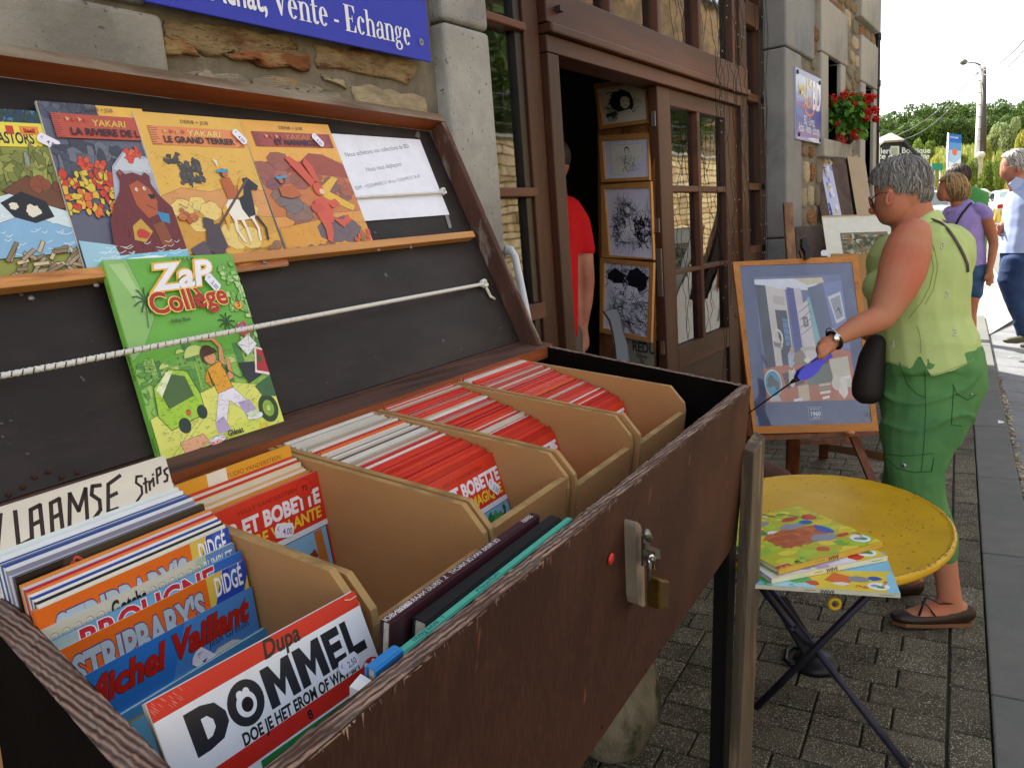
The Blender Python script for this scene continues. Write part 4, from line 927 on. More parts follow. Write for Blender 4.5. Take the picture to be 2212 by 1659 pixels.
# splinters hanging over the outer face
for i in range(150):
 b = q.uniform(bfL, bfR); L = abs(q.gauss(0, .006)); w_ = q.uniform(.0006, .002)
 fb.add([bx(b - w_, PF - .0005, -.001), bx(b + w_, PF - .0005, -.001), bx(b + q.uniform(-.003, .003), PF - .0013, -.003 - L)], [(0, 1, 2)], M_ply)
fbo = fb.build('front_board', box)
def endboard(b0, p0, b1, p1, nm, thick, sgn, mt):
 a = bx(b0, p0); c = bx(b1, p1); th = BB * thick * sgn; m = MB(); lk = lo + (BB * .058 if sgn < 0 else 0)
 m.add([a, c, c + th, a + th, a + lk, c + lk, c + th + lk, a + th + lk], [(0, 1, 5, 4), (2, 3, 7, 6), (1, 2, 6, 5), (3, 0, 4, 7), (7, 6, 5, 4)], mt)
 n = 90; vs = []
 for i in range(n + 1):
  t = i / n
  for j in range(5): vs.append(a + (c - a) * t + th * j / 4 + BN * (q.uniform(-.0012, .001) + (.001 if j % 2 else 0)))
 m.add(vs, [(i * 5 + j, i * 5 + j + 1, (i + 1) * 5 + j + 1, (i + 1) * 5 + j) for i in range(n) for j in range(4)], M_plyx); return m.build(nm, box)
endboard(bfR - .001, PF + TH + .001, bbR, .0, 'end_board', .016, -1, M_in)
endboard(bfL + .001, PF + TH + .001, bbL, .0, 'end_board', .027, 1, M_in)
slab('side_support', [bx(bbL + .002, .002, -.01), bx(bbL + .045, .40, -.01), bx(bbL + .065, .40, -.01), bx(bbL + .022, .002, -.01)], BN * -1.0, M_in)
slab('end_dark_panel', [bx(bfL + .004, PF + TH + .001, NB - .001), bx(bbL + .003, 0, NB - .001), bx(bbL + .018, 0, NB - .001), bx(bfL + .019, PF + TH + .001, NB - .001)], BN * -.6, M_in)  # added black panel, stands in for the shade below the near box end
slab('back_board', [bx(bbL, .003), bx(bbR, .003), bx(bbR, .02), bx(bbL, .02)], lo, M_in)
slab('floor_board', [bx(bfL, PF + TH, NB + .05), bx(bfR, PF + TH, NB + .05), bx(bbR, 0, NB + .05), bx(bbL, 0, NB + .05)], BN * -.012, M_in)
# hinge beam along the back
hb_ = MB(); hb_.prism([bx(bbL - .02, -.001, .006), bx(bbR + .004, -.001, .006), bx(bbR + .004, -.064, .004), bx(bbL - .02, -.064, .004)], BN * -.032, M_btw, M_or).build('hinge_beam', box, bevel=.003)
MB().prism([bx(bbL, .030, .008), bx(bbR - .003, .030, .008), bx(bbR - .003, .001, .008), bx(bbL, .001, .008)], BN * -.02, mat('beam_top_worn', '#5a3b30', .75, .3, 9, (.3, 3, 3), .5, .002, col2='#2c1b15', s2=6)).build('rear_strip', box, bevel=.002)
for k in range(9):
 b = .62 + k * .118; MB().box(bx(b, .012, .0085), BB * .07, BP * .012, BN * .002, mat('piano_hinge', '#4a443c', .6, .5, 60, metal=.5, col2='#a8a294', s2=40)).build('hinge', box)
# lid
PU0, PU1 = .012, .614
bl0 = bfL + .02; RI0, RI1 = 1.600, 1.632; DT = .048
lid = MB().prism([ld(bl0, PU0), ld(RI0 + .01, PU0), ld(RI1 + .01, PU1), ld(bl0, PU1)], LN * -.008, M_lidp).build('lid', box, bevel=0, org=bx(.9, 0, 0))
MB().prism([ld(bl0 - .02, PU1 + .001), ld(RI1 + .022, PU1 + .001), ld(RI1 + .022, PU1 + .001, DT), ld(bl0 - .02, PU1 + .001, DT)], LU * .02, M_or, M_wr).build('lid_rail', lid, bevel=.002)
MB().prism([ld(RI1 + .002, PU1 - .001), ld(RI1 + .024, PU1 - .001), ld(RI1 + .024, PU1 - .001, DT), ld(RI1 + .002, PU1 - .001, DT)], ld(RI0 + .002, -.02) - ld(RI1 + .002, PU1), M_wrs).build('lid_stile', lid, bevel=.003)
# shelf strip with screws
s0, s1 = onlid((-160, 652), .01), onlid((1018, 518), .01)
sU = unit(s1 - s0); sW = unit(np.cross(LN, sU));  sW = sW if sW @ LU > 0 else -sW
MB().box(s0 - LN * .008, s1 - s0, sW * .017, LN * .024, M_pine).build('shelf_strip', lid, bevel=.0015)
for px in ((67, 645), (207, 617), (571, 568), (817, 541), (887, 535)):
 c = onlid(px, .027); MB().tube([c, c + LN * .0018], .0038, 12, M_steel).build('screw', lid)
hole = MB()
for px in ((105, 1018), (134, 1030), (168, 1020), (50, 1052), (20, 1068), (310, 1014), (190, 1056), (75, 1030)):
 c = onlid(px, .001); hole.tube([c, c + LN * .0006], .0035, 8, mat('rust_hole', '#3a2018', .9))
for i in range(34):
 c = ld(q.uniform(.35, 1.58), q.uniform(.03, .58), .0009); r_ = q.uniform(.002, .009); a_ = q.uniform(0, 3); u = BB * math.cos(a_) + LU * math.sin(a_); v_ = -BB * math.sin(a_) + LU * math.cos(a_)
 hole.add([c + u * r_ * q.uniform(.5, 1) + v_ * r_ * .2, c + v_ * r_ * .7, c - u * r_ * q.uniform(.4, 1), c - v_ * r_ * q.uniform(.3, .8)], [(0, 1, 2, 3)], mat('tape_residue', '#544c4b', .35, .3, 90))
hole.build('screw_hole', lid, kind='stuff')
# tape scraps around the notice
# elastic cords
def cord(pts, r, nm='elastic_cord'):
 pts = [np.asarray(p, float) for p in pts]; m = MB(); L = [0]
 for a_, b_ in zip(pts[:-1], pts[1:]): L.append(L[-1] + np.linalg.norm(b_ - a_))
 n = int(L[-1] / .0022); P_ = []; rr_ = []
 for i in range(n + 1):
  s = L[-1] * i / n; k = max(j for j in range(len(L)) if L[j] <= s + 1e-9); k = min(k, len(pts) - 2); t = (s - L[k]) / (L[k + 1] - L[k])
  P_.append(pts[k] + (pts[k + 1] - pts[k]) * t); rr_.append(r * (1 + .12 * math.sin(i * 1.9)))
 m.tube(P_, rr_, 8, mat('white_cord', '#d9d6cf', .75, .1, 200, bmp=.6, bd=.0008, fine=500)); co = m.build(nm, lid)
 d_ = MB(); mk = mat('cord_fleck', '#25222c', .8); s = .006
 while s < L[-1] - .01:
  k = min(max(j for j in range(len(L)) if L[j] <= s), len(pts) - 2); t = (s - L[k]) / (L[k + 1] - L[k]); c = pts[k] + (pts[k + 1] - pts[k]) * t; t_ = unit(pts[k + 1] - pts[k])
  vdir = unit(EYE - c); up = unit(np.cross(t_, vdir)); a0 = c + vdir * r * .97 + up * r * .75 - t_ * .0006; a1 = c + vdir * r * 1.14 - up * r * .1
  d_.tube([c + (vdir * .7 + up * .72) * r * 1.1, c + (vdir) * r * 1.12 + t_ * .0012, c + (vdir * .75 - up * .66) * r * 1.1 + t_ * .0024], r * .17, 5, mk)
  s += .0125
 d_.build('cord_fleck', co, kind='stuff'); return co
cpz = .052
cord([onlid((-40, 820), .012), onlid((150, 785), .035), onlid((300, 755), cpz), onlid((545, 708), cpz), onlid((760, 667), .035), onlid((1043, 614), .012)], .0042)
def knot(c, r):
 m = MB(); mk = MATS['white_cord']; P_ = []
 for i in range(40):
  t = i / 39 * 2 * math.pi * 2; P_.append(c + (BB * math.cos(t) + LU * math.sin(t) * .9) * r + LN * r * .6 * math.sin(1.5 * t))
 m.tube(P_, r * .42, 7, mk); return m
k1 = onlid((1045, 613), .012); kn = knot(k1, .0085); kn.tube([k1, onlid((1052, 625), .008), onlid((1059, 640), .006), onlid((1068, 646), .004)], .0036, 7, MATS['white_cord']); kn.build('cord_knot', lid)
cord([onlid((740, 429), .006), onlid((955, 416), .010)], .0032)
knot(onlid((957, 414), .010), .007).build('cord_knot', lid)
# legs
def leg(px_top, px_bot, z0, w1, w2, dpt, mt, mt2, yp):
 pass
def post_leg(top, bot, wx, wy, mt, nm='leg', cut=0.0, sx=None, sy=None):
 sx = unit(sx) if sx is not None else BB; sy = unit(sy) if sy is not None else BQ
 a = [bot + sx * i * wx + sy * j * wy for i, j in ((0, 0), (1, 0), (1, 1), (0, 1))]; b = [top + sx * i * wx + sy * j * wy + V(0, 0, cut * (i * .5 + j * .5)) for i, j in ((0, 0), (1, 0), (1, 1), (0, 1))]
 return MB().hexa(a, b, mt).build(nm, box, bevel=.003)
def line_leg(tops, bots, mt, nm='leg'):
 T_ = [W(*t) for t in tops]; B2 = []
 for t, b in zip(T_, bots):
  p = W(*b); d = unit(p - t); B2.append(t + d * (t[2] / -d[2]))
 return MB().hexa(B2, T_, mt).build(nm, box, bevel=.003)
line_leg([(1603, 969, 1.70), (1629, 977, 1.675), (1654, 943, 1.745), (1630, 930, 1.775)], [(1573, 1659, 1.83), (1597, 1659, 1.805), (1623.5, 1659, 1.875), (1601, 1659, 1.905)], M_post)
line_leg([(1543, 1160, 1.86), (1575, 1160, 1.83), (1592, 1160, 1.86), (1560, 1160, 1.89)], [(1531, 1659, 1.98), (1562, 1659, 1.95), (1577, 1659, 1.98), (1546, 1659, 2.01)], mat('leg_black', '#0f0e0d', .8))
for b_, p_ in ((bbL + .05, PF + .1), (bbL + .05, -.08), (bbR - .1, -.08)):
 c = bx(b_, p_, NB); post_leg(c, V(c[0], c[1], 0), .05, .05, M_postd)
# hasp, wooden block, red pin, nail holes on the front
FN = -BP; FN = unit(np.cross(A + lo - A, B_ - A)); FN = FN if FN @ (EYE - A) > 0 else -FN
def onfront(px, d=0): return onp(px, A + FN * d, FN)
blk = [onfront(p) for p in ((1348, 1132), (1349, 1122), (1353, 1121), (1359, 1127), (1364, 1142), (1367, 1158), (1371, 1300), (1367, 1303), (1356, 1298), (1353, 1285))]
bo_ = MB().prism(blk, FN * .017, mat('grey_block_wood', '#8b7c6b', .8, .25, 5, (8, 8, .6), .7, .002, col2='#b08a52', s2=9, t2=(.6, .7), fine=60)).build('wooden_block', box, bevel=.003)
MB().prism([onfront(p, .0285) for p in ((1385, 1155), (1400, 1165), (1399, 1215), (1385, 1222))], FN * .003, M_steel).build('hasp_plate', box, bevel=.001)
hs_ = MB(); hs_.prism([onfront(p, .033) for p in ((1388, 1172), (1421, 1186), (1421, 1206), (1410, 1204), (1410, 1192), (1388, 1184))], FN * .004, M_steel); hs_.tube([onfront((1408, 1208), .03), onfront((1408, 1208), .055)], .004, 8, M_steel); hs_.tube([onfront((1402, 1163), .03), onfront((1395, 1150), .034)], .006, 8, M_steel); hs_.build('hasp', box)
pl = thing('padlock', onfront((1410, 1300), .05), 'old brass padlock hanging from the hasp on the box front', 'padlock')
c = onfront((1409, 1260), .048); x_ = unit(np.cross(FN, V(0, 0, 1))); x_ = x_ if x_ @ CR > 0 else -x_; zz_ = V(0, 0, 1)
pxm = np.linalg.norm(onfront((1409, 1260)) - onfront((1409, 1310))) / 50
MB().box(onfront((1396, 1308), .038), onfront((1417, 1308), .038) - onfront((1396, 1308), .038), onfront((1397, 1243), .038) - onfront((1396, 1308), .038), FN * .02, M_brass).build('body', pl, bevel=.003)
MB().tube([onfront((1402, 1250), .048), onfront((1402, 1212), .048), onfront((1404, 1204), .048), onfront((1408, 1201), .048), onfront((1412, 1206), .048), onfront((1413, 1226), .048)], .0036, 10, M_chr).build('shackle', pl)
c = onfront((1317, 1206), .001); MB().tube([c, c + FN * .003, c + FN * .0045], [.0075, .0085, .005], 16, mat('red_pin', '#c8281c', .3, coat=.4)).build('drawing_pin', box)
nh = MB()
for px in ((1425, 1405), (1520, 1290), (1568, 1222), (1603, 1040), (1300, 1570), (1395, 1447)): c = onfront(px, .0003); nh.tube([c, c + FN * .0006], .003, 8, mat('nail_black', '#0c0b0a', .8))
nh.build('nail', box)
# ------------------------------------------------------------------ MDF crates
def crate(k, b0, b1, pf, nfr, label, hole_=False, side_n=-.008):
 cr_ = thing('magazine_crate', bx((b0 + b1) / 2, -.25, -.31), label, 'crate', 'mdf crates standing side by side in the book box')
 t = .010
 prof = [(-.005, side_n), (pf + .038, side_n), (pf + .004, side_n - .032), (pf, side_n - .05), (pf, -.31), (-.005, -.31)]
 for b in (b0, b1 - t):
  if k == 1 and b == b0: prof = [(a_, n - .1) if n > -.3 else (a_, n) for a_, n in prof]
  elif k == 1: prof = [(a_, n + .1) if n > -.3 else (a_, n) for a_, n in prof]
  m = MB(); m.prism([bx(b, p, n) for p, n in prof], BB * t, M_mdf, M_mdfe); m.build('side_panel', cr_, bevel=.0016)
 m = MB(); m.prism([bx(b0 + t + .0005, pf + .001, nfr), bx(b1 - t - .0005, pf + .001, nfr), bx(b1 - t - .0005, pf - .0, -.31), bx(b0 + t + .0005, pf, -.31)], BP * .012, M_mdf, M_mdfe); m.build('front_panel', cr_, bevel=.002)
 MB().prism([bx(b0 + t, -.006, side_n), bx(b1 - t, -.006, side_n), bx(b1 - t, -.006, -.31), bx(b0 + t, -.006, -.31)], BP * -.008, M_mdf).build('back_panel', cr_)
 MB().prism([bx(b0 + t, pf + .014, -.30), bx(b1 - t, pf + .014, -.30), bx(b1 - t, -.016, -.30), bx(b0 + t, -.016, -.30)], BN * -.008, M_mdf).build('base_panel', cr_)
 return cr_
crate(1, .232, .476, -.455, -.15, 'nearest mdf crate, holding the Dutch strips behind the red and white album', side_n=.002)
crate(2, .484, .716, -.462, -.062, 'mostly empty mdf crate with the red flying title at its back')
crate(3, .722, .958, -.462, -.040, 'mdf crate in the middle of the box, packed with pale and red albums')
crate(4, .964, 1.212, -.468, -.062, 'second farthest mdf crate, with a hand hole in its front panel')
crate(5, 1.220, 1.492, -.478, -.060, 'farthest mdf crate, weathered grey on its front')
# hand hole of crate 4: dark slot with books glimpsed through
hh = MB(); hq = [onbox(p, -.1) for p in ()]
# ================================================================== COMICS
M_pg = mat('page_block', '#d9d2c2', .85, .12, 60, (1, 40, 40), .4, .0006, fine=300, col2='#b8ad98', s2=3)
M_pgw = mat('page_white', '#e2e2e0', .8, .06, 60, bmp=.2, fine=300)
LBL = {}
def album(name, TL, TR, BL, n, thick, cover, label, group=None, pages=None, spine=None, cat='comic book', edge=.0006, bevel=.0005):
 """hardcover or stapled album: front cover plane given by three corners, depth along -n. returns thing, Sheet"""
 TL, TR, BL = [np.asarray(p, float) for p in (TL, TR, BL)]; n = unit(n); BR = TR + BL - TL
 t = thing(name, (BL + BR) / 2 - n * thick, label, cat, group)
 cm = ink(cover) if isinstance(cover, str) else cover; ct = .0016 if thick > .006 else .0007
 f = MB().prism([TL, TR, BR, BL], -n * ct, cm, ink(spine) if spine else cm); f.build('front_cover', t)
 u, v = unit(TR - TL), unit(BL - TL); e = .002 if thick > .006 else .0008
 MB().prism([TL + v * e - n * (ct + .0001), TR + v * e - u * e - n * (ct + .0001), BR - v * e - u * e - n * (ct + .0001), BL - v * e - n * (ct + .0001)], -n * (thick - 2 * ct - .0002), pages or M_pg).build('pages', t)
 MB().prism([TL - n * (thick - ct), TR - n * (thick - ct), BR - n * (thick - ct), BL - n * (thick - ct)], -n * ct, cm).build('back_cover', t)
 MB().prism([TL - u * .0008 - n * .0002, TL + u * .0009 - n * .0002, BL + u * .0009 - n * .0002, BL - u * .0008 - n * .0002], -n * (thick - .0004), ink(spine) if spine else cm).build('spine', t)
 return t, Sheet(TL, TR, BL, n)
def sketchy(sh, pts, c='#3a3028', w_=.0006):
 sh.line(pts + [pts[0]], w_, c)
def rockpile(sh, x0, y0, x1, y1, cols, n, seed, outline='#3b2a22', s0=.04, s1=.12):
 q = random.Random(seed)
 for i in range(n):
  x, y = q.uniform(x0, x1), q.uniform(y0, y1); r = q.uniform(s0, s1); k = 9
  P_ = [(x + r * math.cos(6.28 * j / k) * q.uniform(.75, 1.1), y + r * .62 * math.sin(6.28 * j / k) * q.uniform(.75, 1.1)) for j in range(k)]
  sh.poly(P_, q.choice(cols)); sketchy(sh, P_, outline)
  sh.line([P_[1], (x, y), P_[4]], .0005, outline)
def leaves(sh, x0, y0, x1, y1, cols, n, seed, s=.02):
 q = random.Random(seed)
 for i in range(n):
  sh.blob(q.uniform(x0, x1), q.uniform(y0, y1), s * q.uniform(.6, 1.5), s * q.uniform(.5, 1.2), q.choice(cols), 8, .45, i)
def grasses(sh, x, y, n, c, h=.06, seed=0, w_=.0008):
 q = random.Random(seed)
 for i in range(n): sh.line([(x + q.uniform(-.03, .03), y), (x + q.uniform(-.09, .09), y - h * q.uniform(.5, 1))], w_, c)
def wavelines(sh, x0, y0, x1, y1, n, c, seed=0):
 q = random.Random(seed)
 for i in range(n):
  x = q.uniform(x0, x1); y = q.uniform(y0, y1); l_ = q.uniform(.04, .14); sh.line([(x, y), (x + l_ * .5, y + .008), (x + l_, y - .004)], .0008, c)
def marks(sh, x0, y0, x1, y1, n, seed, c='#3a2c22'):
 q = random.Random(seed); o = sh.oc; sh.oc = None
 for i in range(n):
  x, y, a = q.uniform(x0, x1), q.uniform(y0, y1), q.choice([0, .3, 1.2, -.5]); l_ = q.uniform(.01, .03); sh.line([(x, y), (x + l_ * math.cos(a), y + l_ * math.sin(a) * .7)], .0004, c)
 sh.oc = o
def banner_title(sh, y0, y1, col, title, tcol='#2a2430', author='DERIB + JOB', cx=.52, series='YAKARI', scol='#e0b040', slope=.0, ts=.017, tf=.62):
 sh.text(author, cx, y0 - .026, .010, '#5a4636', .0, .1, al='c', fit=.27)
 x0, x1 = .08, .96
 sh.poly([(x0, y0), (x1, y0 + slope), (x1, y1 + slope), (x0, y1)], col); q = random.Random(1)
 for s_ in (0, 1):
  for i in range(11):
   yy = y0 + (y1 - y0) * (i + .5) / 11; xx = x0 if s_ == 0 else x1; d = .035 + q.random() * .05
   sh.line([(xx - .004, yy), (xx + (d if s_ == 0 else -d), yy)], .0009, '#3a2420')
 sh.text(series, cx + .06, y0 + (y1 - y0) * .46, .0165, scol, .02, .12, al='c', out=('#7a2f22', .02), fit=.33)
 sh.oc = None; marks(sh, .05, y1 + .05, .97, .98, 240, len(title))
 for k in range(4): sh.poly([(.2 + k * .055, y0 + .02), (.235 + k * .055, y0 + .035), (.2 + k * .055, y0 + .05)], '#c84a3a' if k % 2 else '#d8a878')
 sh.text(title, cx, y1 - (y1 - y0) * .13, ts, tcol, .03, 0, al='c', fit=tf)
# ---- on the lid -------------------------------------------------
OC = '#2c221e'
def lidbook(name, tl, tr, bl, d, th, cover, label, spine=None, vfix=None, **kw):
 TLp, TRp = onlid(tl, d), onlid(tr, d); BLp = onlid(bl, d)
 if vfix: BLp = TLp + unit(BLp - TLp) * vfix
 return album(name, TLp, TRp, BLp, LN, th, cover, label, spine=spine, **kw)
# 1 leftmost
t, s_ = lidbook('comic_album', (-118, 228), (100, 242), (-30, 606 + 22), .009, .005, '#8b8f3c', 'leftmost yellow and blue album on the lid, river and driftwood on its cover', spine='#c8c4b4', group='albums on the lid shelf')
s_.oc = OC; s_.rect(0, 0, 1, .07, '#3f7fa8'); leaves(s_, 0, .0, 1, .12, ['#2d4a3c', '#34583e', '#24405a'], 60, 1, .04)
s_.rect(0, .08, 1, .225, '#e8d84c'); s_.text('LES CASTORS', .48, .205, .026, '#23222a', .03, fit=.62, al='c'); s_.rect(.52, .10, .60, .15, '#c23a22'); s_.poly([(.66, .1), (.86, .1), (.86, .15), (.66, .15)], '#e08a2c'); s_.poly([(.70, .11), (.82, .14), (.82, .11), (.70, .14)], '#b83222')
for i in range(10): s_.line([(.93, .09 + i * .013), (1, .088 + i * .013)], .001, '#23222a')
leaves(s_, 0, .25, 1, .45, ['#8f9440', '#7d8438', '#9ca04c', '#6f7830'], 90, 2, .05); s_.blob(.66, .30, .03, .05, '#8f9a86');
s_.poly([(.35, .48), (.6, .40), (.95, .5), (.98, .6), (.5, .56)], '#6d4326'); rockpile(s_, .68, .38, .93, .47, ['#8e4a26', '#7a3e22'], 5, 3, s0=.05, s1=.08)
s_.poly([(0, .55), (.4, .5), (1, .62), (1, .8), (0, .78)], '#cfe0e6'); s_.poly([(0, .7), (.5, .62), (1, .72), (1, .85), (0, .85)], '#86b4d8'); wavelines(s_, .1, .6, .9, .84, 30, '#e8f0f4', 4)
s_.poly([(.3, .55), (.52, .49), (.75, .55), (.8, .64), (.6, .67), (.4, .63)], '#1d1f24'); s_.blob(.6, .6, .08, .035, '#e4e0cc'); s_.blob(.42, .57, .05, .02, '#e4e0cc')
q = random.Random(8)
for i in range(46):
 x, y, a_ = q.uniform(.2, 1), q.uniform(.82, 1), q.uniform(-1, 1); l_ = q.uniform(.08, .18); s_.line([(x, y), (x + l_ * math.cos(a_), y + l_ * .7 * math.sin(a_))], .0065, '#3a3226'); s_.line([(x, y), (x + l_ * math.cos(a_), y + l_ * .7 * math.sin(a_))], .0048, q.choice(['#cdbb92', '#a89878', '#8a7858']))
sticker(s_, .93, .195, .55, '4.90', parent=t); s_.build('print', t)
# 2 river
t, s_ = lidbook('comic_album', (78, 218), (306, 236), (190, 603), .013, .005, '#5f6276', 'second album on the lid, grey purple cover with a red banner and autumn trees', spine='#cfcabc', group='albums on the lid shelf')
s_.oc = OC; s_.poly([(.42, 0), (1, 0), (1, .12), (.5, .1)], '#e8b84c'); leaves(s_, 0, .0, .5, .14, ['#4c5064', '#5f6276', '#444858'], 50, 5, .04)
leaves(s_, .05, .24, .6, .5, ['#3f4250', '#4c5060', '#6c7080'], 60, 6, .05); s_.poly([(.2, .3), (.3, .3), (.34, .62), (.22, .62)], '#565a64'); leaves(s_, .2, .33, .45, .5, ['#d8452c', '#e05a2c'], 22, 7, .03); leaves(s_, .0, .42, .5, .66, ['#e0b43c', '#d8c040', '#e07030', '#c83c28'], 80, 9, .03)
s_.poly([(.42, .62), (.5, .38), (.66, .28), (1, .34), (1, .95), (.45, .95)], '#a9b0c0'); s_.poly([(.5, .40), (.66, .30), (1, .35), (.9, .42)], '#c4cad4'); leaves(s_, .68, .26, .82, .33, ['#d8452c', '#e07030'], 10, 10, .03)
banner_title(s_, .07, .215, '#b8503c', 'LA RIVIERE DE L', series='YAKARI', scol='#e0b848', cx=.54, tf=.66)
P_ = [(.30, .96), (.30, .82), (.33, .70), (.42, .60), (.50, .53), (.53, .47), (.52, .42), (.56, .40), (.60, .43), (.68, .42), (.76, .44), (.80, .42), (.84, .44), (.83, .49), (.88, .56), (.98, .64), (1, .96)]; s_.poly(P_, '#6d2a2c')
q = random.Random(12)
for i in range(70): x, y = q.uniform(.38, .98), q.uniform(.6, .93); s_.line([(x, y), (x - .02, y + .05)], .0007, q.choice(['#4c1a1e', '#8a3c36']))
s_.ell(.55, .425, .018, .014, '#a0503c', 10); s_.poly([(.60, .50), (.70, .47), (.80, .52), (.84, .60), (.80, .68), (.70, .70), (.62, .62)], '#b0582f'); s_.poly([(.76, .555), (.84, .555), (.82, .585), (.78, .585)], '#231a1c'); s_.line([(.72, .62), (.80, .65)], .0012, '#3c1618'); s_.ell(.665, .525, .014, .012, '#e8e8e0', 10); s_.ell(.745, .520, .014, .012, '#e8e8e0', 10); s_.ell(.668, .527, .005, .005, '#1c1618', 8); s_.ell(.748, .522, .005, .005, '#1c1618', 8); s_.poly([(.52, .74), (.62, .70), (.70, .78), (.60, .84), (.5, .82)], '#c8a03c'); s_.blob(.60, .79, .07, .03, '#c23a2c', 10, .2); s_.poly([(.72, .74), (.84, .72), (.88, .86), (.76, .88)], '#8a4a24'); s_.poly([(.80, .66), (.92, .68), (.9, .74), (.82, .72)], '#3c8ab8'); s_.rect(0, .9, 1, 1, '#7cc0dc'); s_.poly([(0, .8), (.3, .84), (.34, .95), (0, .95)], '#9cc8dc'); wavelines(s_, 0, .84, .95, .99, 40, '#e6f4f8', 13); s_.blob(.55, .93, .2, .012, '#e6f4f8')
s_.rect(.05, .965, .22, .99, '#e8e8e4'); s_.text('LE LOMBARD', .06, .985, .008, '#23222a', .01, fit=.15); s_.build('print', t)
# 3 yellow
t, s_ = lidbook('comic_album', (287, 240), (515, 258), (397, 575), .017, .0055, '#e2b44e', 'third album on the lid, yellow cover with orange banner and desert scene', spine='#d6d0c0', vfix=.305, group='albums on the lid shelf')
s_.oc = OC; s_.poly([(0, .52), (.2, .47), (.45, .5), (.7, .46), (1, .5), (1, 1), (0, 1)], '#d89a5a'); s_.poly([(0, .66), (.3, .62), (1, .68), (1, 1), (0, 1)], '#cf9a3a'); s_.poly([(0, .88), (.4, .83), (1, .8), (1, 1), (0, 1)], '#a8643c'); s_.poly([(.4, .86), (1, .78), (1, .95), (.5, .97)], '#dca83c')
for x, y, r in ((.15, .6, .1), (.3, .57, .08), (.4, .62, .1), (.78, .62, .09), (.55, .78, .14), (.25, .7, .08), (.7, .8, .12)): s_.blob(x, y, r, r * .6, '#e8cc78', 14, .12)
leaves(s_, .22, .30, .42, .44, ['#4c4a48', '#5a5650'], 45, 14, .022); s_.line([(.30, .47), (.33, .36), (.26, .31)], .003, '#4c4a48'); leaves(s_, .15, .26, .26, .31, ['#4c4a48'], 8, 15, .02)
banner_title(s_, .085, .205, '#e08a54', 'LE GRAND TERRIER', series='YAKARI', scol='#f0d070', tf=.68)
s_.poly([(.54, .60), (.60, .55), (.70, .56), (.78, .56), (.82, .60), (.80, .68), (.70, .69), (.58, .69)], '#efe9dc'); s_.poly([(.70, .56), (.76, .50), (.80, .42), (.86, .41), (.95, .47), (.92, .50), (.86, .49), (.84, .58), (.82, .66), (.74, .68), (.70, .62)], '#22242a'); s_.poly([(.70, .55), (.74, .46), (.80, .40), (.80, .45), (.76, .53)], '#e0a83c'); s_.poly([(.50, .62), (.55, .58), (.56, .66), (.50, .76)], '#e0a83c')
for x0, x1, x2, c_ in ((.60, .58, .62, '#efe9dc'), (.66, .68, .68, '#efe9dc'), (.77, .80, .78, '#efe9dc'), (.82, .88, .86, '#22242a')): s_.poly([(x0 - .015, .67), (x0 + .02, .67), (x1 + .012, .75), (x2 + .012, .83), (x2 - .01, .83), (x1 - .01, .75)], c_)
s_.poly([(.58, .42), (.68, .41), (.72, .53), (.60, .56)], '#b8622c'); s_.ell(.635, .385, .038, .032, '#2c1f1c', 14); s_.ell(.645, .392, .028, .022, '#b86a44', 12); s_.poly([(.57, .36), (.69, .355), (.69, .375), (.57, .38)], '#3c9ac0'); s_.poly([(.60, .35), (.57, .29), (.61, .30)], '#e4e0d4'); s_.line([(.30, .80), (.86, .42)], .005, '#5f4636')
s_.poly([(.3, .72), (.42, .70), (.44, .84), (.34, .92), (.24, .84)], '#4c4048'); s_.blob(.33, .70, .06, .04, '#4c4048', 12, .2); s_.poly([(.24, .8), (.1, .84), (.12, .9), (.28, .9)], '#5a4c54'); grasses(s_, .75, .97, 14, '#7c6a2c', .08, 3); grasses(s_, .2, .6, 5, '#8a6a2c', .04, 4)
rockpile(s_, .08, .6, .3, .68, ['#c8743c', '#b8602f'], 6, 16, s0=.02, s1=.045); rockpile(s_, .8, .84, .95, .9, ['#9a6a50'], 3, 17, s0=.03, s1=.05)
q = random.Random(3)
for i in range(16): s_.line([(.5 + q.uniform(-.06, .45), .90 + q.uniform(-.03, .03))] * 1 + [(.6 + q.uniform(-.06, .4), .89 + q.uniform(-.03, .03))], .0007, '#8a5c28')
sticker(s_, .93, .135, .9, '4.50', parent=t); s_.build('print', t)
# 4 red rocks
t, s_ = lidbook('comic_album', (515, 258), (708, 270), (623, 548), .010, .0055, '#dc9a42', 'fourth album on the lid, orange cover with red rocks and a dark banner', spine='#d0c8b8', vfix=.298, group='albums on the lid shelf')
s_.oc = OC; s_.rect(0, 0, 1, .3, '#e8ac48'); P_ = [(0, .34), (.15, .3), (.3, .36), (.5, .3), (.62, .24), (.78, .25), (1, .33), (1, .5), (0, .5)]; s_.poly(P_, '#a04a34'); sketchy(s_, P_); s_.poly([(0, .42), (.4, .38), (1, .44), (1, .7), (0, .7)], '#c8783c')
rockpile(s_, .02, .3, .45, .5, ['#9c5a4c', '#84505a', '#a8645a'], 7, 18, s0=.08, s1=.16); rockpile(s_, .6, .4, 1, .62, ['#b4623c', '#a85c38', '#8a5a54'], 9, 19, s0=.05, s1=.12)
s_.poly([(.62, .5), (.8, .42), (.86, .44), (.7, .54), (.95, .66), (.9, .7), (.6, .58)], '#e4b83c'); rockpile(s_, .05, .52, .3, .75, ['#7a6a6c', '#8c6c5c'], 4, 20, s0=.1, s1=.17); rockpile(s_, .02, .7, .6, .97, ['#b86c4c', '#9a5c48', '#7c6468'], 14, 21, s0=.04, s1=.09)
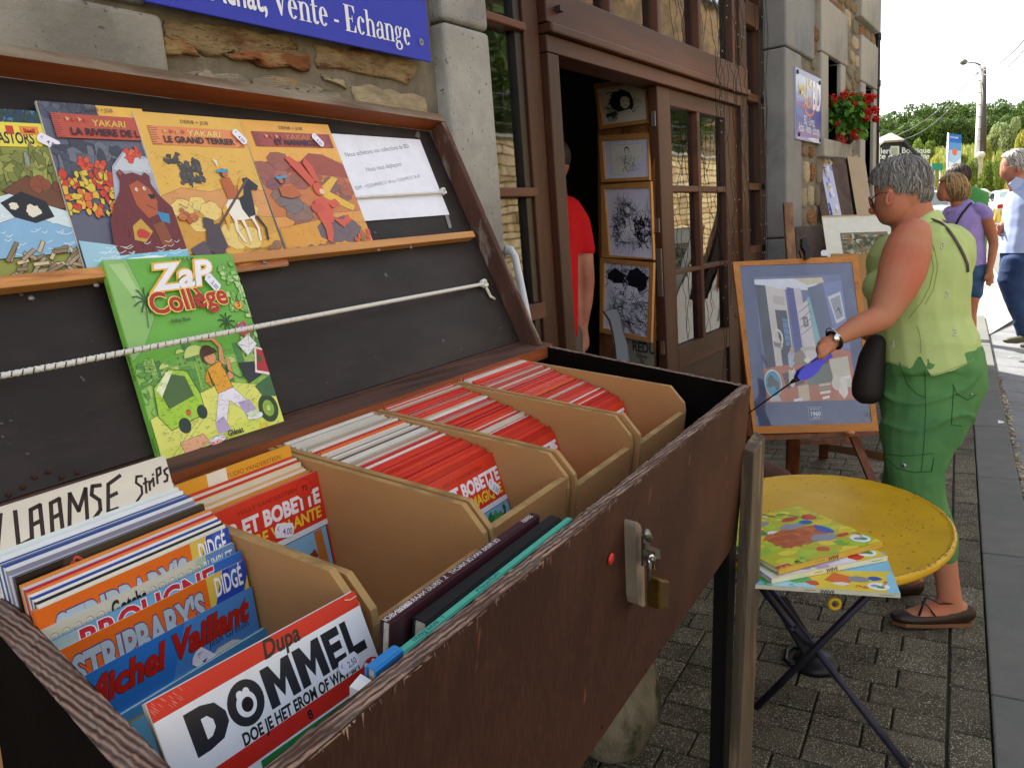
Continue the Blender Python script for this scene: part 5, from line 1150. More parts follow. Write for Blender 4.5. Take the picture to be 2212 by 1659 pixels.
s_.poly([(0, .78), (.5, .74), (1, .8), (1, 1), (0, 1)], '#d89a34'); rockpile(s_, .55, .82, .75, .9, ['#6c5c60'], 2, 22, s0=.16, s1=.2); rockpile(s_, .08, .92, .5, .99, ['#9a5c48', '#7c6468'], 6, 23, s0=.04, s1=.08)
banner_title(s_, .085, .195, '#a04840', 'ET NANABOZ', series='YAKARI', scol='#c8783c', tf=.48)
for P_ in ([(.50, .50), (.36, .34), (.32, .28), (.38, .27), (.48, .34), (.56, .46)], [(.56, .46), (.50, .32), (.54, .28), (.60, .34), (.61, .47)], [(.48, .60), (.60, .58), (.64, .70), (.60, .78), (.46, .76), (.44, .66)], [(.46, .74), (.58, .72), (.56, .84), (.50, .92), (.46, .90), (.48, .82)], [(.60, .74), (.72, .76), (.80, .72), (.82, .77), (.70, .82)], [(.60, .62), (.72, .60), (.76, .64), (.66, .67)]): s_.poly(P_, '#d2553c')
s_.ell(.57, .52, .055, .05, '#d2553c', 18); s_.ell(.60, .54, .03, .022, '#e8c8a0', 12); s_.poly([(.14, .50), (.30, .48), (.36, .56), (.24, .58), (.14, .56)], '#b8622c'); s_.ell(.20, .44, .035, .03, '#2c1f1c', 12); s_.ell(.19, .45, .025, .02, '#b86a44', 10); s_.poly([(.15, .42), (.27, .41), (.26, .43), (.15, .44)], '#3c9ac0')
s_.blob(.48, .66, .07, .04, '#c84c38', 12, .2); leaves(s_, .78, .86, .98, .98, ['#c84a2c', '#8a6a2c', '#d86030'], 24, 24, .02); grasses(s_, .85, .98, 8, '#5c4a24', .06, 7)
s_.rect(.06, .972, .34, .998, '#e8e4d8'); s_.text('LE LOMBARD', .08, .993, .008, '#23222a', .01, fit=.24)
sticker(s_, .78, .14, .9, '4.50', parent=t); s_.build('print', t)
# notice
TLn, TRn, BRn = onlid((700, 288), .003), onlid((907, 302), .003), onlid((971, 464), .003); t = thing('paper_notice', BRn, 'white laminated paper notice in French taped at the right of the lid', 'notice')
s_ = Sheet(TLn, TRn, BRn - (TRn - TLn), LN); MB().prism([TLn, TRn, BRn, BRn - (TRn - TLn)], -LN * .0006, ink('#e6e8f4', .25)).build('sheet', t)
pu = lambda px: (((onlid(px, .003) - TLn) @ unit(s_.u)) / s_.w, ((onlid(px, .003) - TLn) @ unit(s_.v)) / s_.h)
for tx, a_, b_, fc in (('Nous achetons vos collections de BD', (755, 346), (902, 351), 1), ('Nous nous déplaçons', (806, 384), (887, 385), 1), ('GSM : +32(0)494/03 21 04 ou +32(0)495/32 56 47', (783, 417), (933, 416), 1)):
 ua, ub = pu(a_), pu(b_); wd = glyphs(tx, .0, .05)[0][:, 0].max(); sz = (ub[0] - ua[0]) * s_.w / wd; s_.text(tx, ua[0], ua[1], sz, '#3c3f52', .0, .05, rot=-math.atan2((ub[1] - ua[1]) * s_.h, (ub[0] - ua[0]) * s_.w))
s_.build('print', t)
tp = MB(); M_tape = mat('clear_tape', '#6b6664', .25, .15, 30, spec=.6)
for a_ in (((740, 470), (757, 470), (764, 500), (748, 503)), ((896, 296), (908, 300), (906, 286), (900, 284)), ((960, 462), (968, 462), (976, 492), (970, 494))): tp.prism([onlid(p, .0022) for p in a_], LN * .0002, M_tape)
tag(tp.build('sticky_tape', t))
# green hardcover in front
d = .030
TLz, TRz, BLz = onlid((222, 563), d), onlid((500, 548), d), onlid((343, 976), .012)
BLz = TLz + unit(BLz - TLz) * .312
nz = unit(np.cross(TRz - TLz, BLz - TLz)); nz = nz if nz @ LN > 0 else -nz
t, s_ = album('hardcover_album', TLz, TRz, BLz, nz, .011, '#6fb446', 'bright green hardcover comic leaning low on the lid under the elastic cord', spine='#7fc04c', pages=M_pgw)
s_.oc = '#2f5a2c'; s_.rect(0, 0, 1, .6, '#6ab043'); s_.poly([(0, .0), (.16, 0), (.24, .3), (.1, .45), (0, .5)], '#8cbc6c'); s_.poly([(.03, .02), (.13, .02), (.21, .26), (.18, .27)], '#a9cc8c')
s_.rect(0, .55, 1, .78, '#8cbf52'); q = random.Random(5)
for i in range(26):
 x = q.uniform(.02, .95); y = q.uniform(.44, .6); w_, h_ = q.uniform(.04, .11), q.uniform(.08, .2); c_ = q.choice(['#7cb050', '#a4c868', '#5f9c48', '#b8d47c', '#4f8a4a']); s_.rect(x, y, x + w_, y + h_, c_); s_.line([(x, y), (x + w_, y), (x + w_, y + h_)], .0006, '#3f6a34')
 for k in range(3): s_.rect(x + .01, y + .015 + k * .03, x + .022, y + .03 + k * .03, '#3f7a44')
for x, y, r in ((.45, .53, .09), (.34, .5, .035), (.7, .6, .06), (.2, .56, .04)): s_.ell(x, y, r, r * .7, '#c8dc84', 14, math.pi, 2 * math.pi)
leaves(s_, .0, .5, .12, .8, ['#5f9c48', '#8cc060'], 30, 3, .02); leaves(s_, .85, .06, 1, .5, ['#9ccc74', '#7cb858', '#b4d890'], 60, 4, .02)
def palm(x, y, r, c='#2f5f34'):
 for k in range(9): a_ = k * .7; s_.line([(x, y), (x + r * math.cos(a_) * .6, y + r * .5 * math.sin(a_) - r * .1), (x + r * math.cos(a_), y + r * .75 * math.sin(a_))], .0022, c)
palm(.2, .215, .085); s_.line([(.2, .22), (.17, .35)], .0015, '#3f6a34'); palm(.77, .38, .07, '#244a28')
P_ = [(0, .78), (.2, .74), (.6, .68), (1, .76), (1, 1), (0, 1)]; s_.poly(P_, '#dbe070'); s_.poly([(0, .93), (1, .88), (1, 1), (0, 1)], '#d2dc62'); s_.line([(.02, 1), (.35, .82)], .0008, '#8c9a3c'); s_.line([(.06, 1), (.4, .82)], .0006, '#8c9a3c')
def cab(x, y, k):
 P_ = [(x - .13 * k, y + .03 * k), (x - .11 * k, y - .08 * k), (x, y - .14 * k), (x + .1 * k, y - .12 * k), (x + .14 * k, y - .02 * k), (x + .14 * k, y + .06 * k), (x - .08 * k, y + .09 * k)]; s_.poly(P_, '#a4d03c'); sketchy(s_, P_, '#2c4a24', .0012)
 s_.poly([(x - .08 * k, y - .06 * k), (x, y - .12 * k), (x + .08 * k, y - .10 * k), (x + .1 * k, y - .02 * k), (x - .06 * k, y + .01 * k)], '#4a6a3c'); s_.ell(x - .0 * k, y + .085 * k, .035 * k, .03 * k, '#263a34'); s_.ell(x + .12 * k, y + .05 * k, .03 * k, .028 * k, '#263a34'); s_.ell(x + .04 * k, y + .04 * k, .014 * k, .013 * k, '#c8642c'); s_.poly([(x - .1 * k, y - .07 * k), (x - .02 * k, y - .13 * k), (x + .02 * k, y - .13 * k), (x - .08 * k, y - .04 * k)], '#e8f0c8')
cab(.22, .74, 1.25); s_.ell(.9, .87, .085, .075, '#2c4430'); s_.ell(.9, .87, .05, .045, '#8ab43c'); s_.ell(.9, .87, .02, .018, '#c8dc84'); s_.poly([(.84, .74), (1, .7), (1, .82), (.88, .8)], '#3f6a44')
# generic schoolbag, trousers and shoes in place of the printed figure
s_.ell(.54, .53, .06, .05, '#4a2c1c', 18); s_.ell(.55, .545, .048, .038, '#d89a68', 16); s_.poly([(.48, .515), (.6, .50), (.62, .525), (.5, .54)], '#4a2c1c'); s_.poly([(.61, .58), (.64, .5), (.60, .46), (.52, .455), (.47, .44), (.48, .425), (.62, .44), (.67, .5), (.65, .6)], '#d89a68'); s_.poly([(.50, .62), (.58, .66), (.66, .64), (.67, .57), (.70, .57), (.69, .67), (.58, .70)], '#d89a68'); s_.poly([(.50, .60), (.62, .57), (.66, .72), (.53, .74)], '#e2a22c'); s_.poly([(.50, .60), (.46, .66), (.5, .70)], '#d8922a'); sketchy(s_, [(.50, .60), (.62, .57), (.66, .72), (.53, .74)], '#4a3a1c', .001); s_.line([(.62, .6), (.74, .68), (.84, .66)], .0016, '#2c3038')
s_.poly([(.76, .60), (.9, .61), (.93, .69), (.8, .72)], '#2b2f38'); s_.poly([(.53, .735), (.66, .72), (.78, .84), (.72, .87), (.6, .78), (.52, .9), (.44, .88)], '#e9e6f4'); s_.poly([(.44, .87), (.52, .85), (.55, .93), (.44, .93)], '#b4a4cc'); s_.poly([(.66, .8), (.76, .8), (.8, .87), (.7, .88)], '#b4a4cc')
s_.blob(.42, .955, .075, .02, '#e8e8f0', 12, .08); s_.blob(.77, .89, .07, .02, '#e8e8f0', 12, .08); sketchy(s_, [(.35, .955), (.42, .935), (.5, .96), (.42, .975)], '#3c3c44');
P_ = [(.80, .50), (.92, .46), (.97, .52), (.86, .575)]; s_.poly(P_, '#eceef6'); sketchy(s_, P_, '#6c6c7c'); s_.line([(.80, .50), (.895, .53), (.92, .46)], .0006, '#6c6c7c')
s_.poly([(.94, .53), (1, .55), (1, .7), (.88, .67)], '#e8e0e0'); s_.poly([(.95, .545), (1, .56), (1, .685), (.9, .66)], '#b02c34'); s_.blob(.95, .6, .02, .02, '#3c5a34'); s_.poly([(.84, .40), (.92, .385), (.95, .45), (.86, .465)], '#c83a4c'); s_.poly([(.85, .41), (.9, .40), (.92, .44), (.87, .45)], '#8c78b4')
s_.poly([(.15, .92), (.33, .905), (.36, .955), (.17, .985)], '#e0a884'); sketchy(s_, [(.15, .92), (.33, .905), (.36, .955), (.17, .985)], '#7c5a44'); s_.poly([(.78, .935), (.86, .94), (.85, .975), (.77, .965)], '#d0c63c'); s_.poly([(.7, .865), (.79, .86), (.8, .89), (.73, .9)], '#d0e8c8')
s_.oc = None; marks(s_, .05, .5, .97, .96, 500, 9, '#2f5a34'); s_.text('TEHEM', .56, .033, .009, '#2f4a34', .02, al='c', space=1.8, fit=.17)
s_.text('ZaP', .53, .168, .058, '#eef0fa', .028, .25, al='c', rot=.03, out=('#e8b43c', .045), fit=.50)
s_.text('Collège', .52, .285, .047, '#b02a24', .026, .0, al='c', rot=.03, out=('#f0d468', .03), fit=.62); s_.ell(.9, .30, .032, .019, '#f0a030'); s_.text('3', .9, .308, .016, '#b02a24', .02, al='c')
s_.text('Kalibar Blues', .33, .345, .0085, '#2c4a2c', .02, fit=.15); s_.text('Glénat', .5, .955, .0125, '#1f2a1c', .03, fit=.13); s_.rect(.36, .958, .44, .982, '#c8283c'); s_.text('OKaPi', .365, .976, .009, '#f4e8e8', .01, fit=.07)
sticker(s_, .74, .16, 1.0, '3.00', .03, .017, parent=t); s_.build('print', t)
u_, v_ = unit(TRz - TLz), unit(BLz - TLz)
sp = Sheet(TLz - u_ * .0009 - nz * .0105, TLz - u_ * .0009 - nz * .0005, BLz - u_ * .0009 - nz * .0105, -u_); sp.text('KALIBAR BLUES', .25, .42, .0075, '#1f3a1c', .01, rot=-math.pi / 2); sp.text('GLENAT', .25, .86, .006, '#1f3a1c', .01, rot=-math.pi / 2); sp.text('COLLEGE', .25, .12, .006, '#a02a24', .01, rot=-math.pi / 2); sp.build('print', t)
# books 1-4 prints are attached after drawing
# ---- in the crates ----------------------------------------------
def axes(p_, n_): return unit(BP * p_ + BN * n_)
def stand(name, b0, b1, p, n, lean, thick, cover, label, h=.30, group=None, full=False, twist=0.0, pages=None, rise=0.0):
 """album standing in a crate; p,n = position of its top front edge, lean = forward slide of its foot per metre of height"""
 dv = axes(-math.sin(lean), -math.cos(lean)); u = unit(BB + BP * twist + BN * rise); TL, TR = bx(b0, p, n) - u * 0, bx(b0, p, n) + u * (b1 - b0)
 nn = unit(np.cross(dv, u)); nn = nn if nn @ (-BP) > 0 else -nn
 if full:
  t, s_ = album(name, TL, TR, TL + dv * h, nn, thick, cover, label, group, pages)
  return t, s_
 BL, BR = TL + dv * h, TR + dv * h; cm = ink(cover) if isinstance(cover, str) else cover; e = .0007
 m = MB(); m.prism([TL, TR, BR, BL], -nn * e, cm); m.prism([TL + dv * e - nn * e, TR + dv * e - u * e - nn * e, BR - u * e - nn * e, BL - nn * e], -nn * (thick - 2 * e), pages or M_pgw)
 m.prism([TL - nn * (thick - e), TR - nn * (thick - e), BR - nn * (thick - e), BL - nn * (thick - e)], -nn * e, cm)
 m.prism([TL - u * .0008, TL, BL, BL - u * .0008], -nn * thick, cm)
 return m.build(name, label=label, cat='comic book', group=group), None
q = random.Random(17)
REDS = ['#c4281c', '#cf3322', '#b92a20', '#d8402a', '#c2342a', '#b0201c']; PALE = ['#d8d6cf', '#cfccc2', '#c8c2b4', '#dcdcda', '#bdb6a8', '#e0dfdc', '#a89c90']
def pack(b0, b1, pa, na, pb_, nb, count, lean0, lean1, redfrom, label_p, label_r, gp_, th=(.0035, .0058), back_jit=.004):
 p0, p1 = pa, pb_
 for i in range(count):
  t = i / (count - 1); p = p0 + (p1 - p0) * t; n = na + (nb - na) * t ** 1.6 + q.uniform(-back_jit, back_jit * .6) * (.5 + .5 * q.random()); red = t > redfrom + q.uniform(-.15, .15) and q.random() < .8
  th_ = (p0 - p1) / count * q.uniform(.82, .97); c = q.choice(REDS) if red else q.choice(PALE + (['#c4281c', '#d86a2a', '#5a2a24'] if q.random() < .5 else []))
  pg = q.choice([M_pgw, M_pgw, M_pg])
  stand('comic_album', b0 + q.uniform(0, .006), b1 - q.uniform(0, .008), p, n, lean0 + (lean1 - lean0) * t ** 2.5, th_, c, label_r if red else label_p, group=gp_, pages=pg)
# crate 3
pack(.734, .948, -.012, -.004, -.312, -.020, 72, .12, .34, .66, 'thin pale comic album packed upright in the middle crate', 'thin red comic album in the front half of the middle crate', 'comic albums packed in the middle crate')
def bobette(b0, b1, p, n, lean, label, title, sub, **kw):
 t, s_ = stand('comic_album', b0, b1, p, n, lean, .006, '#cc3220', label, full=True, **kw)
 s_.rect(0, 0, 1, .245, '#cf3322'); s_.text('WILLY VANDERSTEEN', .55, .055, .0085, '#6a1a16', .0, .1, al='c', fit=.5)
 s_.text(title[0], .98, .150, .030, '#ece6ee', .045, .05, al='r', fit=.93); s_.text(title[1], .965, .222, .023, '#e8c83c', .03, .1, al='r', fit=title[2])
 s_.rect(0, .245, 1, .272, '#d8dee8'); s_.rect(.0, .272, .985, 1, '#2c3440'); s_.rect(0, .276, .975, 1, '#7fb0d2')
 return t, s_
t, s_ = bobette(.736, .951, -.321, -.027, .42, 'red fronted album ending in MAGIQUE at the front of the middle crate', ('BOB ET BOBETTE', 'MAGIQUE', .42), '')
leaves(s_, .5, .3, .95, .5, ['#2c7a44', '#1f5c34', '#3c9a54'], 40, 1, .03); s_.line([(.7, .5), (.78, .36), (.9, .33)], .004, '#1f2a24'); s_.poly([(.76, .38), (.82, .36), (.84, .42), (.78, .44)], '#c83c28'); sticker(s_, .86, .175, .85, '2.50', .03, .018, parent=t); s_.build('print', t)
# crate 4
pack(.976, 1.202, -.012, -.002, -.300, -.052, 66, .12, .42, .22, 'pale comic album at the back of the second farthest crate', 'thin red comic album packed in the second farthest crate', 'comic albums packed in the second farthest crate')
t, s_ = stand('comic_album', .978, 1.203, -.306, -.060, .44, .005, '#d23a22', 'front red album of the second farthest crate', full=True); s_.ell(.9, .1, .05, .03, '#e8e8ec'); s_.text('BOB ET BOBETTE', .97, .15, .04, '#ece6ee', .03, al='r', sx=.8); s_.build('print', t)
# crate 5
pack(1.232, 1.480, -.012, .0, -.326, -.046, 64, .12, .42, .28, 'pale comic album at the back of the farthest crate', 'thin red comic album packed in the farthest crate', 'comic albums packed in the farthest crate')
t, s_ = stand('comic_album', 1.234, 1.478, -.336, -.056, .44, .005, '#d83c20', 'front red album of the farthest crate', full=True); s_.text('BOB ET BOBETTE', .97, .15, .04, '#ece6ee', .03, al='r', sx=.8); s_.build('print', t)
# crate 2: yellow studio album at the back, pale ones, red flying title
t, s_ = stand('comic_album', .488, .700, -.118, .012, .20, .004, '#dc9a2c', 'yellow album with studio lettering at the back of the second crate', full=True)
s_.rect(0, 0, 1, 1, '#dd9c2e'); s_.text('STUDIO VANDERSTEEN', .66, .05, .009, '#5a3a1c', .0, .05, al='c', fit=.48); s_.rect(.3, .0, .45, .12, '#e4dfd2'); s_.poly([(.72, .11), (.76, .08), (.80, .11)], '#7ab0d0'); s_.build('print', t)
for i in range(9):
 stand('comic_album', .490 + q.uniform(0, .004), .702 - q.uniform(0, .006), -.126 - .0042 * i, -.004 - .0022 * i, .2, .0036, ['#c83a2a', '#d8d2c4', '#c23022', '#d9c7a0', '#cfccc2', '#d0a878', '#d8d2c4', '#c8863c', '#cf8f3c'][i], 'thin pale or red album edge behind the red flying title', group='albums behind the red title in the second crate')
t, s_ = bobette(.491, .706, -.166, -.020, .24, 'red album reading BOBETTE in the second crate, cowboy barn picture below', ('BOB ET BOBETTE', "L'OUTRE VOLANTE", .86), '')
s_.ell(.86, .058, .075, .048, '#a82a20'); s_.ell(.86, .058, .068, .043, '#cf3322'); s_.text('75', .86, .068, .011, '#2a1c1c', .02, al='c')
s_.poly([(.86, .28), (.93, .28), (.975, .95), (.92, 1), (.86, .6)], '#b06c34'); s_.poly([(.62, .9), (.7, .64), (.98, .75), (.98, 1), (.6, 1)], '#b5743a'); rockpile(s_, .62, .8, .95, .98, ['#b06c34', '#c08044'], 9, 3, s0=.04, s1=.07)
s_.blob(.6, .35, .1, .02, '#e4ecf2', 12, .25); s_.blob(.42, .62, .11, .075, '#9a6234', 14, .15); s_.line([(.45, .56), (.5, .42), (.42, .4), (.44, .48)], .003, '#3a3a40'); s_.poly([(.36, .42), (.4, .38), (.44, .42), (.4, .45)], '#c23022'); s_.blob(.22, .42, .06, .05, '#e0e8ee', 10, .4)
s_.poly([(.66, .5), (.74, .46), (.82, .48), (.8, .62), (.68, .64)], '#d8a040'); s_.poly([(.64, .66), (.84, .62), (.8, .76), (.72, .82), (.62, .8)], '#4c6068'); s_.poly([(.7, .40), (.84, .36), (.86, .40), (.74, .44)], '#7a3a24'); s_.line([(.05, .7), (.2, .78)], .001, '#3c6a8c')
sticker(s_, .62, .205, .3, '4.00', .034, .020, parent=t); s_.build('print', t)
for i in range(4):
 a_ = [onbox((790 - i * 4, 1325 + i * 8), -.09), onbox((905, 1275 + i * 5), -.09)]
bk_ = MB()
t = thing('loose_comics', bx(.6, -.35, -.29), 'a few white comics lying flat in the bottom of the second crate', 'comic book')
for i in range(5): MB().box(bx(.500 + .002 * i, -.44, -.285 + i * .006), BB * .2, BP * .27, BN * .005, M_pgw).build('loose_sheet', t, bevel=.0006)
# ---- crate 1: Dutch strips --------------------------------------
def tr1(x, y, b=.460):
 w_ = bcoord(onp((x, y), bx(b, 0, 0), BB)); return w_[1], w_[2]
def lerp2(a, b_, t): return (a[0] + (b_[0] - a[0]) * t, a[1] + (b_[1] - a[1]) * t)
b0, b1 = .252, .466
t, s_ = stand('card_divider', .200, .455, *tr1(356, 983, .455), .30, .004, '#d8d5cd', 'white hand lettered card reading VLAAMSE Strips at the back of the near crate', full=True, h=.118)
t['category'] = 'divider card'
BLK = '#1c1626'
def strokes(sh, data, x, y, k, wd, c=BLK, sh_=0.0):
 for pl_ in data: sh.line([(x + (px_ + sh_ * (1 - py_)) * k, y + py_ * k * .72) for px_, py_ in pl_], wd, c)
GL = {'V': [[(0, 0), (.25, 1), (.55, -.05)]], 'L': [[(.1, 0), (0, 1), (.5, .95)]], 'A': [[(0, 1), (.12, .1), (.5, .05), (.45, 1)], [(.05, .55), (.5, .5)]], 'M': [[(0, 1), (.12, 0), (.35, .6), (.65, 0), (.6, 1)]], 'S': [[(.55, .05), (.2, .0), (.12, .25), (.42, .5), (.4, .8), (.0, 1.05)]], 'E': [[(.6, -.05), (.15, .1), (.05, .95), (.4, .95)], [(.1, .5), (.42, .46)]],
  's': [[(.5, .1), (.15, .2), (.2, .45), (.42, .6), (.3, .95), (0, .95)]], 't': [[(.3, .1), (.15, 1)], [(.0, .4), (.45, .35)]], 'r': [[(.1, .4), (.05, 1)], [(.08, .6), (.4, .4)]], 'i': [[(.1, .45), (.05, 1)], [(.14, .2), (.15, .24)]], 'p': [[(.1, .2), (0, 1)], [(.1, .2), (.5, .15), (.45, .5), (.08, .6)]]}
def glyph_at(ch, x, y, kx, ky, wd):
 for pl_ in GL[ch]: s_.line([(x + (a_ + .18 * (1 - b_)) * kx, (y + b_ * ky) * 2.54) for a_, b_ in pl_], wd, BLK)
for ch, x, kx in (('V', .215, .10), ('L', .318, .08), ('A', .368, .095), ('A', .447, .09), ('M', .515, .125), ('S', .610, .10), ('E', .675, .125)): glyph_at(ch, x, .028, kx, .112, .0042)
for ch, x, kx, y, ky in (('S', .815, .075, .045, .085), ('t', .862, .04, .055, .06), ('r', .885, .045, .055, .055), ('i', .908, .04, .045, .055), ('p', .930, .05, .03, .065), ('s', .962, .05, .045, .055)): glyph_at(ch, x, y, kx, ky, .0028)
s_.build('print', t)
back = [('#8fc0c4', -.188, .050), ('#b9d8d8', -.194, .046), ('#b8936a', -.199, .044), ('#d8e4e8', -.205, .043), ('#22242c', -.210, .040), ('#e4e8ee', -.215, .040), ('#23407c', -.220, .038), ('#dfe4ea', -.225, .037), ('#2c4a8c', -.229, .036), ('#d8dce4', -.233, .036), ('#8a8798', -.238, .037), ('#cfd0e4', -.242, .037)]
for i, (c_, p, n) in enumerate(back):
 p, n = tr1(*lerp2((367, 1040), (428, 1084), (i + .5) / 12)); n += q.uniform(-.003, .002)
 o_, s_ = stand('comic_album', .256, .460, p, n, .20, .0045, c_, ['pale turquoise album right behind the lettered card', 'second pale turquoise album in the near crate', 'brown fronted album showing a black drawing in the near crate', 'white edged album before the brown one in the near crate', 'thin black album behind the blue stripes in the near crate', 'white album between black and blue edges in the near crate', 'first dark blue striped album edge in the near crate', 'white album between the two blue edges', 'second dark blue striped album edge in the near crate', 'white album in front of the blue edges', 'grey violet album edge in the near crate', 'lilac white album right behind the black one'][i], full=(i == 2), h=.3)
 if i == 2: s_.rect(0, 0, 1, 1, '#b08658'); s_.blob(.5, .07, .14, .05, '#1e1c20', 14, .4); s_.line([(.3, .09), (.5, .02), (.62, .06)], .005, '#1e1c20'); s_.blob(.93, .03, .04, .02, '#4a5a4c'); s_.build('print', o_)
t, s_ = stand('comic_album', .254, .460, *tr1(440, 1087), .20, .005, '#2a2521', 'near black album with red slanting lettering in the near crate', full=True); s_.rect(0, 0, 1, 1, '#37302a'); s_.poly([(0, 0), (.22, 0), (0, .34)], '#131012'); s_.text('Jerusalem', .03, .20, .020, '#c84a3c', .015, rot=.75); s_.text('*', .1, .1, .02, '#c84a3c'); s_.build('print', t)
mid = [('#d8863c', -.262, .030), ('#c8ccd2', -.266, .028), ('#b02848', -.269, .027), ('#e07828', -.273, .026), ('#e4e4e8', -.277, .024), ('#24489c', -.281, .023), ('#e8e6e0', -.284, .022), ('#202228', -.287, .020), ('#d9dcd4', -.290, .019)]
for i, (c_, p, n) in enumerate(mid):
 p, n = tr1(*lerp2((450, 1098), (487, 1134), (i + .5) / 9))
 stand('comic_album', .254, .460, p, n, .20, .0036, c_, ['ochre album edge just before the black album', 'pale grey album edge before the black album', 'crimson album edge in the near crate', 'orange album edge among the near crate strips', 'white album edge before the orange one', 'royal blue album edge in the near crate', 'cream album edge in the near crate', 'thin dark album edge behind the first orange cover', 'pale green album edge behind the first orange cover'][i])
def didge(p, n, lean, label, b_=.248):
 t, s_ = stand('comic_album', b_, .461, p, n, lean, .005, '#d66a1c', label, full=True)
 s_.rect(0, 0, .76, 1, '#d8681c'); s_.rect(.76, 0, 1, .3, '#d2b850'); s_.poly([(.86, 0), (1, 0), (1, .06), (.9, .22), (.74, .28), (.76, .16)], '#2444a8'); s_.poly([(.9, .0), (.985, .0), (.88, .08)], '#2c62c0')
 s_.text('DIDGÉ', .80, .085, .030, '#e8eaf2', .02, 0, fit=.17); s_.text("STRIPBARY'S", .07, .150, .046, '#a9bccc', .04, .0, out=('#5c3c78', .03), fit=.66); s_.build('print', t); return t
didge(*tr1(491, 1138), .20, 'orange album in the middle of the near crate, its title half hidden')
t, s_ = stand('comic_album', .248, .461, *tr1(503, 1172), .20, .004, '#c9cbc0', 'pale grey album reading Gotcha with a green lettered corner', full=True)
s_.rect(0, 0, .8, 1, '#c6c5b8'); s_.rect(.8, 0, 1, 1, '#5f86b8'); s_.rect(.76, 0, .82, .1, '#a8c0a4'); s_.text('RUMBLET', .80, .066, .02, '#dfe6ee', .01, 0, fit=.18)
for i in range(15):
 if not 5 <= i <= 7: s_.text('2;', .02 + i * .052, .062, .018, '#8f8a70', .0, .1); s_.text('2;', .022 + i * .052, .060, .016, '#d8d6c8', .0, .1)
s_.text('Gotcha', .30, .066, .024, '#22242c', .03, fit=.18); s_.build('print', t)
t, s_ = stand('comic_album', .247, .462, *tr1(518, 1191), .20, .0035, '#5a98c8', 'light blue album with red outlined lettering behind the second orange cover', full=True)
s_.rect(0, 0, 1, 1, '#6aa6d0'); s_.rect(.82, 0, 1, 1, '#2c64b8'); s_.rect(0, 0, .14, 1, '#9ab8c0'); s_.text('BROUGNE', .12, .085, .034, '#b8283c', .03, 0, out=('#e8e4ec', .03), fit=.7); s_.build('print', t)
didge(*tr1(526, 1209), .18, 'orange album with blue corner standing behind the blue racing title', .245)
t, s_ = stand('comic_album', .243, .462, *tr1(540, 1268), .20, .005, '#2f74c0', 'blue album reading Michel Vaillant in red letters', full=True)
s_.rect(0, 0, 1, 1, '#2c74c4'); s_.poly([(.6, 0), (1, 0), (1, .3), (.4, .3)], '#4a86c8'); s_.text('Michel Vaillant', .515, .110, .036, '#b42218', .045, .28, al='c', out=('#2a1c28', .015), fit=.90); s_.text('Jean Graton', .70, .135, .0105, '#1c2440', .003, fit=.24)
s_.blob(.5, .23, .045, .05, '#e8e4dc', 12, .12); s_.blob(.5, .235, .035, .042, '#b07c44', 12, .18); s_.blob(.79, .21, .12, .06, '#d6d2c6', 16, .05); sticker(s_, .66, .165, .85, '4.00', .032, .019, parent=t); s_.build('print', t)
t, s_ = stand('comic_album', .240, .466, *tr1(574, 1355, .466), .22, .005, '#6ab4dc', 'sky blue album with a gold line and small author lettering', full=True)
s_.rect(0, 0, 1, 1, '#74bfe4'); s_.rect(0, 0, 1, .035, '#4a94c8'); s_.rect(0, .035, 1, .043, '#b89c4c'); s_.text('- HERGÉ -', .54, .085, .0125, '#24446c', .01, al='c', space=1.3, fit=.26); s_.build('print', t)
t, s_ = stand('comic_album', .236, .440, *tr1(500, 1468, .44), .3, .004, '#3a3a44', 'dark album with a pink band peeping out left of the red and white one', full=True)
s_.rect(0, 0, 1, .1, '#34363e'); s_.rect(0, .1, 1, .14, '#c83a4c'); s_.rect(0, .13, 1, .4, '#b870a8'); s_.blob(.14, .07, .05, .05, '#d8a84c', 12, .2); s_.rect(0, .32, .3, .4, '#d8c84c'); s_.build('print', t)
# red and white front album, placed from its own corners
TLd = EYE + ray((315, 1520)) * ((bx(.36, -.452, -.018) - EYE) @ unit(BP) / (ray((315, 1520)) @ unit(BP))); TRd = EYE + ray((765, 1275)) * ((bx(.36, -.452, -.018) - EYE) @ unit(BP) / (ray((765, 1275)) @ unit(BP)))
wd_ = np.linalg.norm(TRd - TLd); u_ = unit(TRd - TLd)
rt = ray((833, 1462)); dn = axes(-math.sin(.45), -math.cos(.45)); nr = unit(np.cross(dn, u_)); nr = nr if nr @ (EYE - TLd) > 0 else -nr
dn = unit(onp((833, 1462), TRd, nr) - TRd)
t, s_ = album('comic_album', TLd, TRd, TLd + dn * wd_ * 1.36, nr, .005, '#dfe2e8', 'red and white album reading DOMMEL, frontmost in the near crate', spine='#b8b4ac')
k = wd_ / .22
f_ = .298
s_.rect(0, 0, 1, .17 * f_, '#c42a20'); s_.rect(0, .765 * f_, 1, .93 * f_, '#c42a20'); s_.text('Dupa', .56, .17 * f_, .021 * k, '#2c2024', .03, .25, al='c', fit=.19)
s_.ell(.945, .90 * f_, .075, .055, '#c42a20', 26); s_.ell(.945, .885 * f_, .042, .032, '#e8e8ec', 20); s_.ell(.948, .895 * f_, .016, .014, '#1c1c22', 14); s_.ell(.92, .78 * f_, .012, .012, '#e8e8ec'); s_.ell(.965, .785 * f_, .012, .012, '#e8e8ec'); s_.ell(.985, .96 * f_, .01, .008, '#e08a2c')
def G(p_, c='#24262e'): s_.poly(p_, c)
y0, y1 = .235 * f_, .615 * f_
def L_(x, w): return lambda a, b: (x + a * w, y0 + b * (y1 - y0))
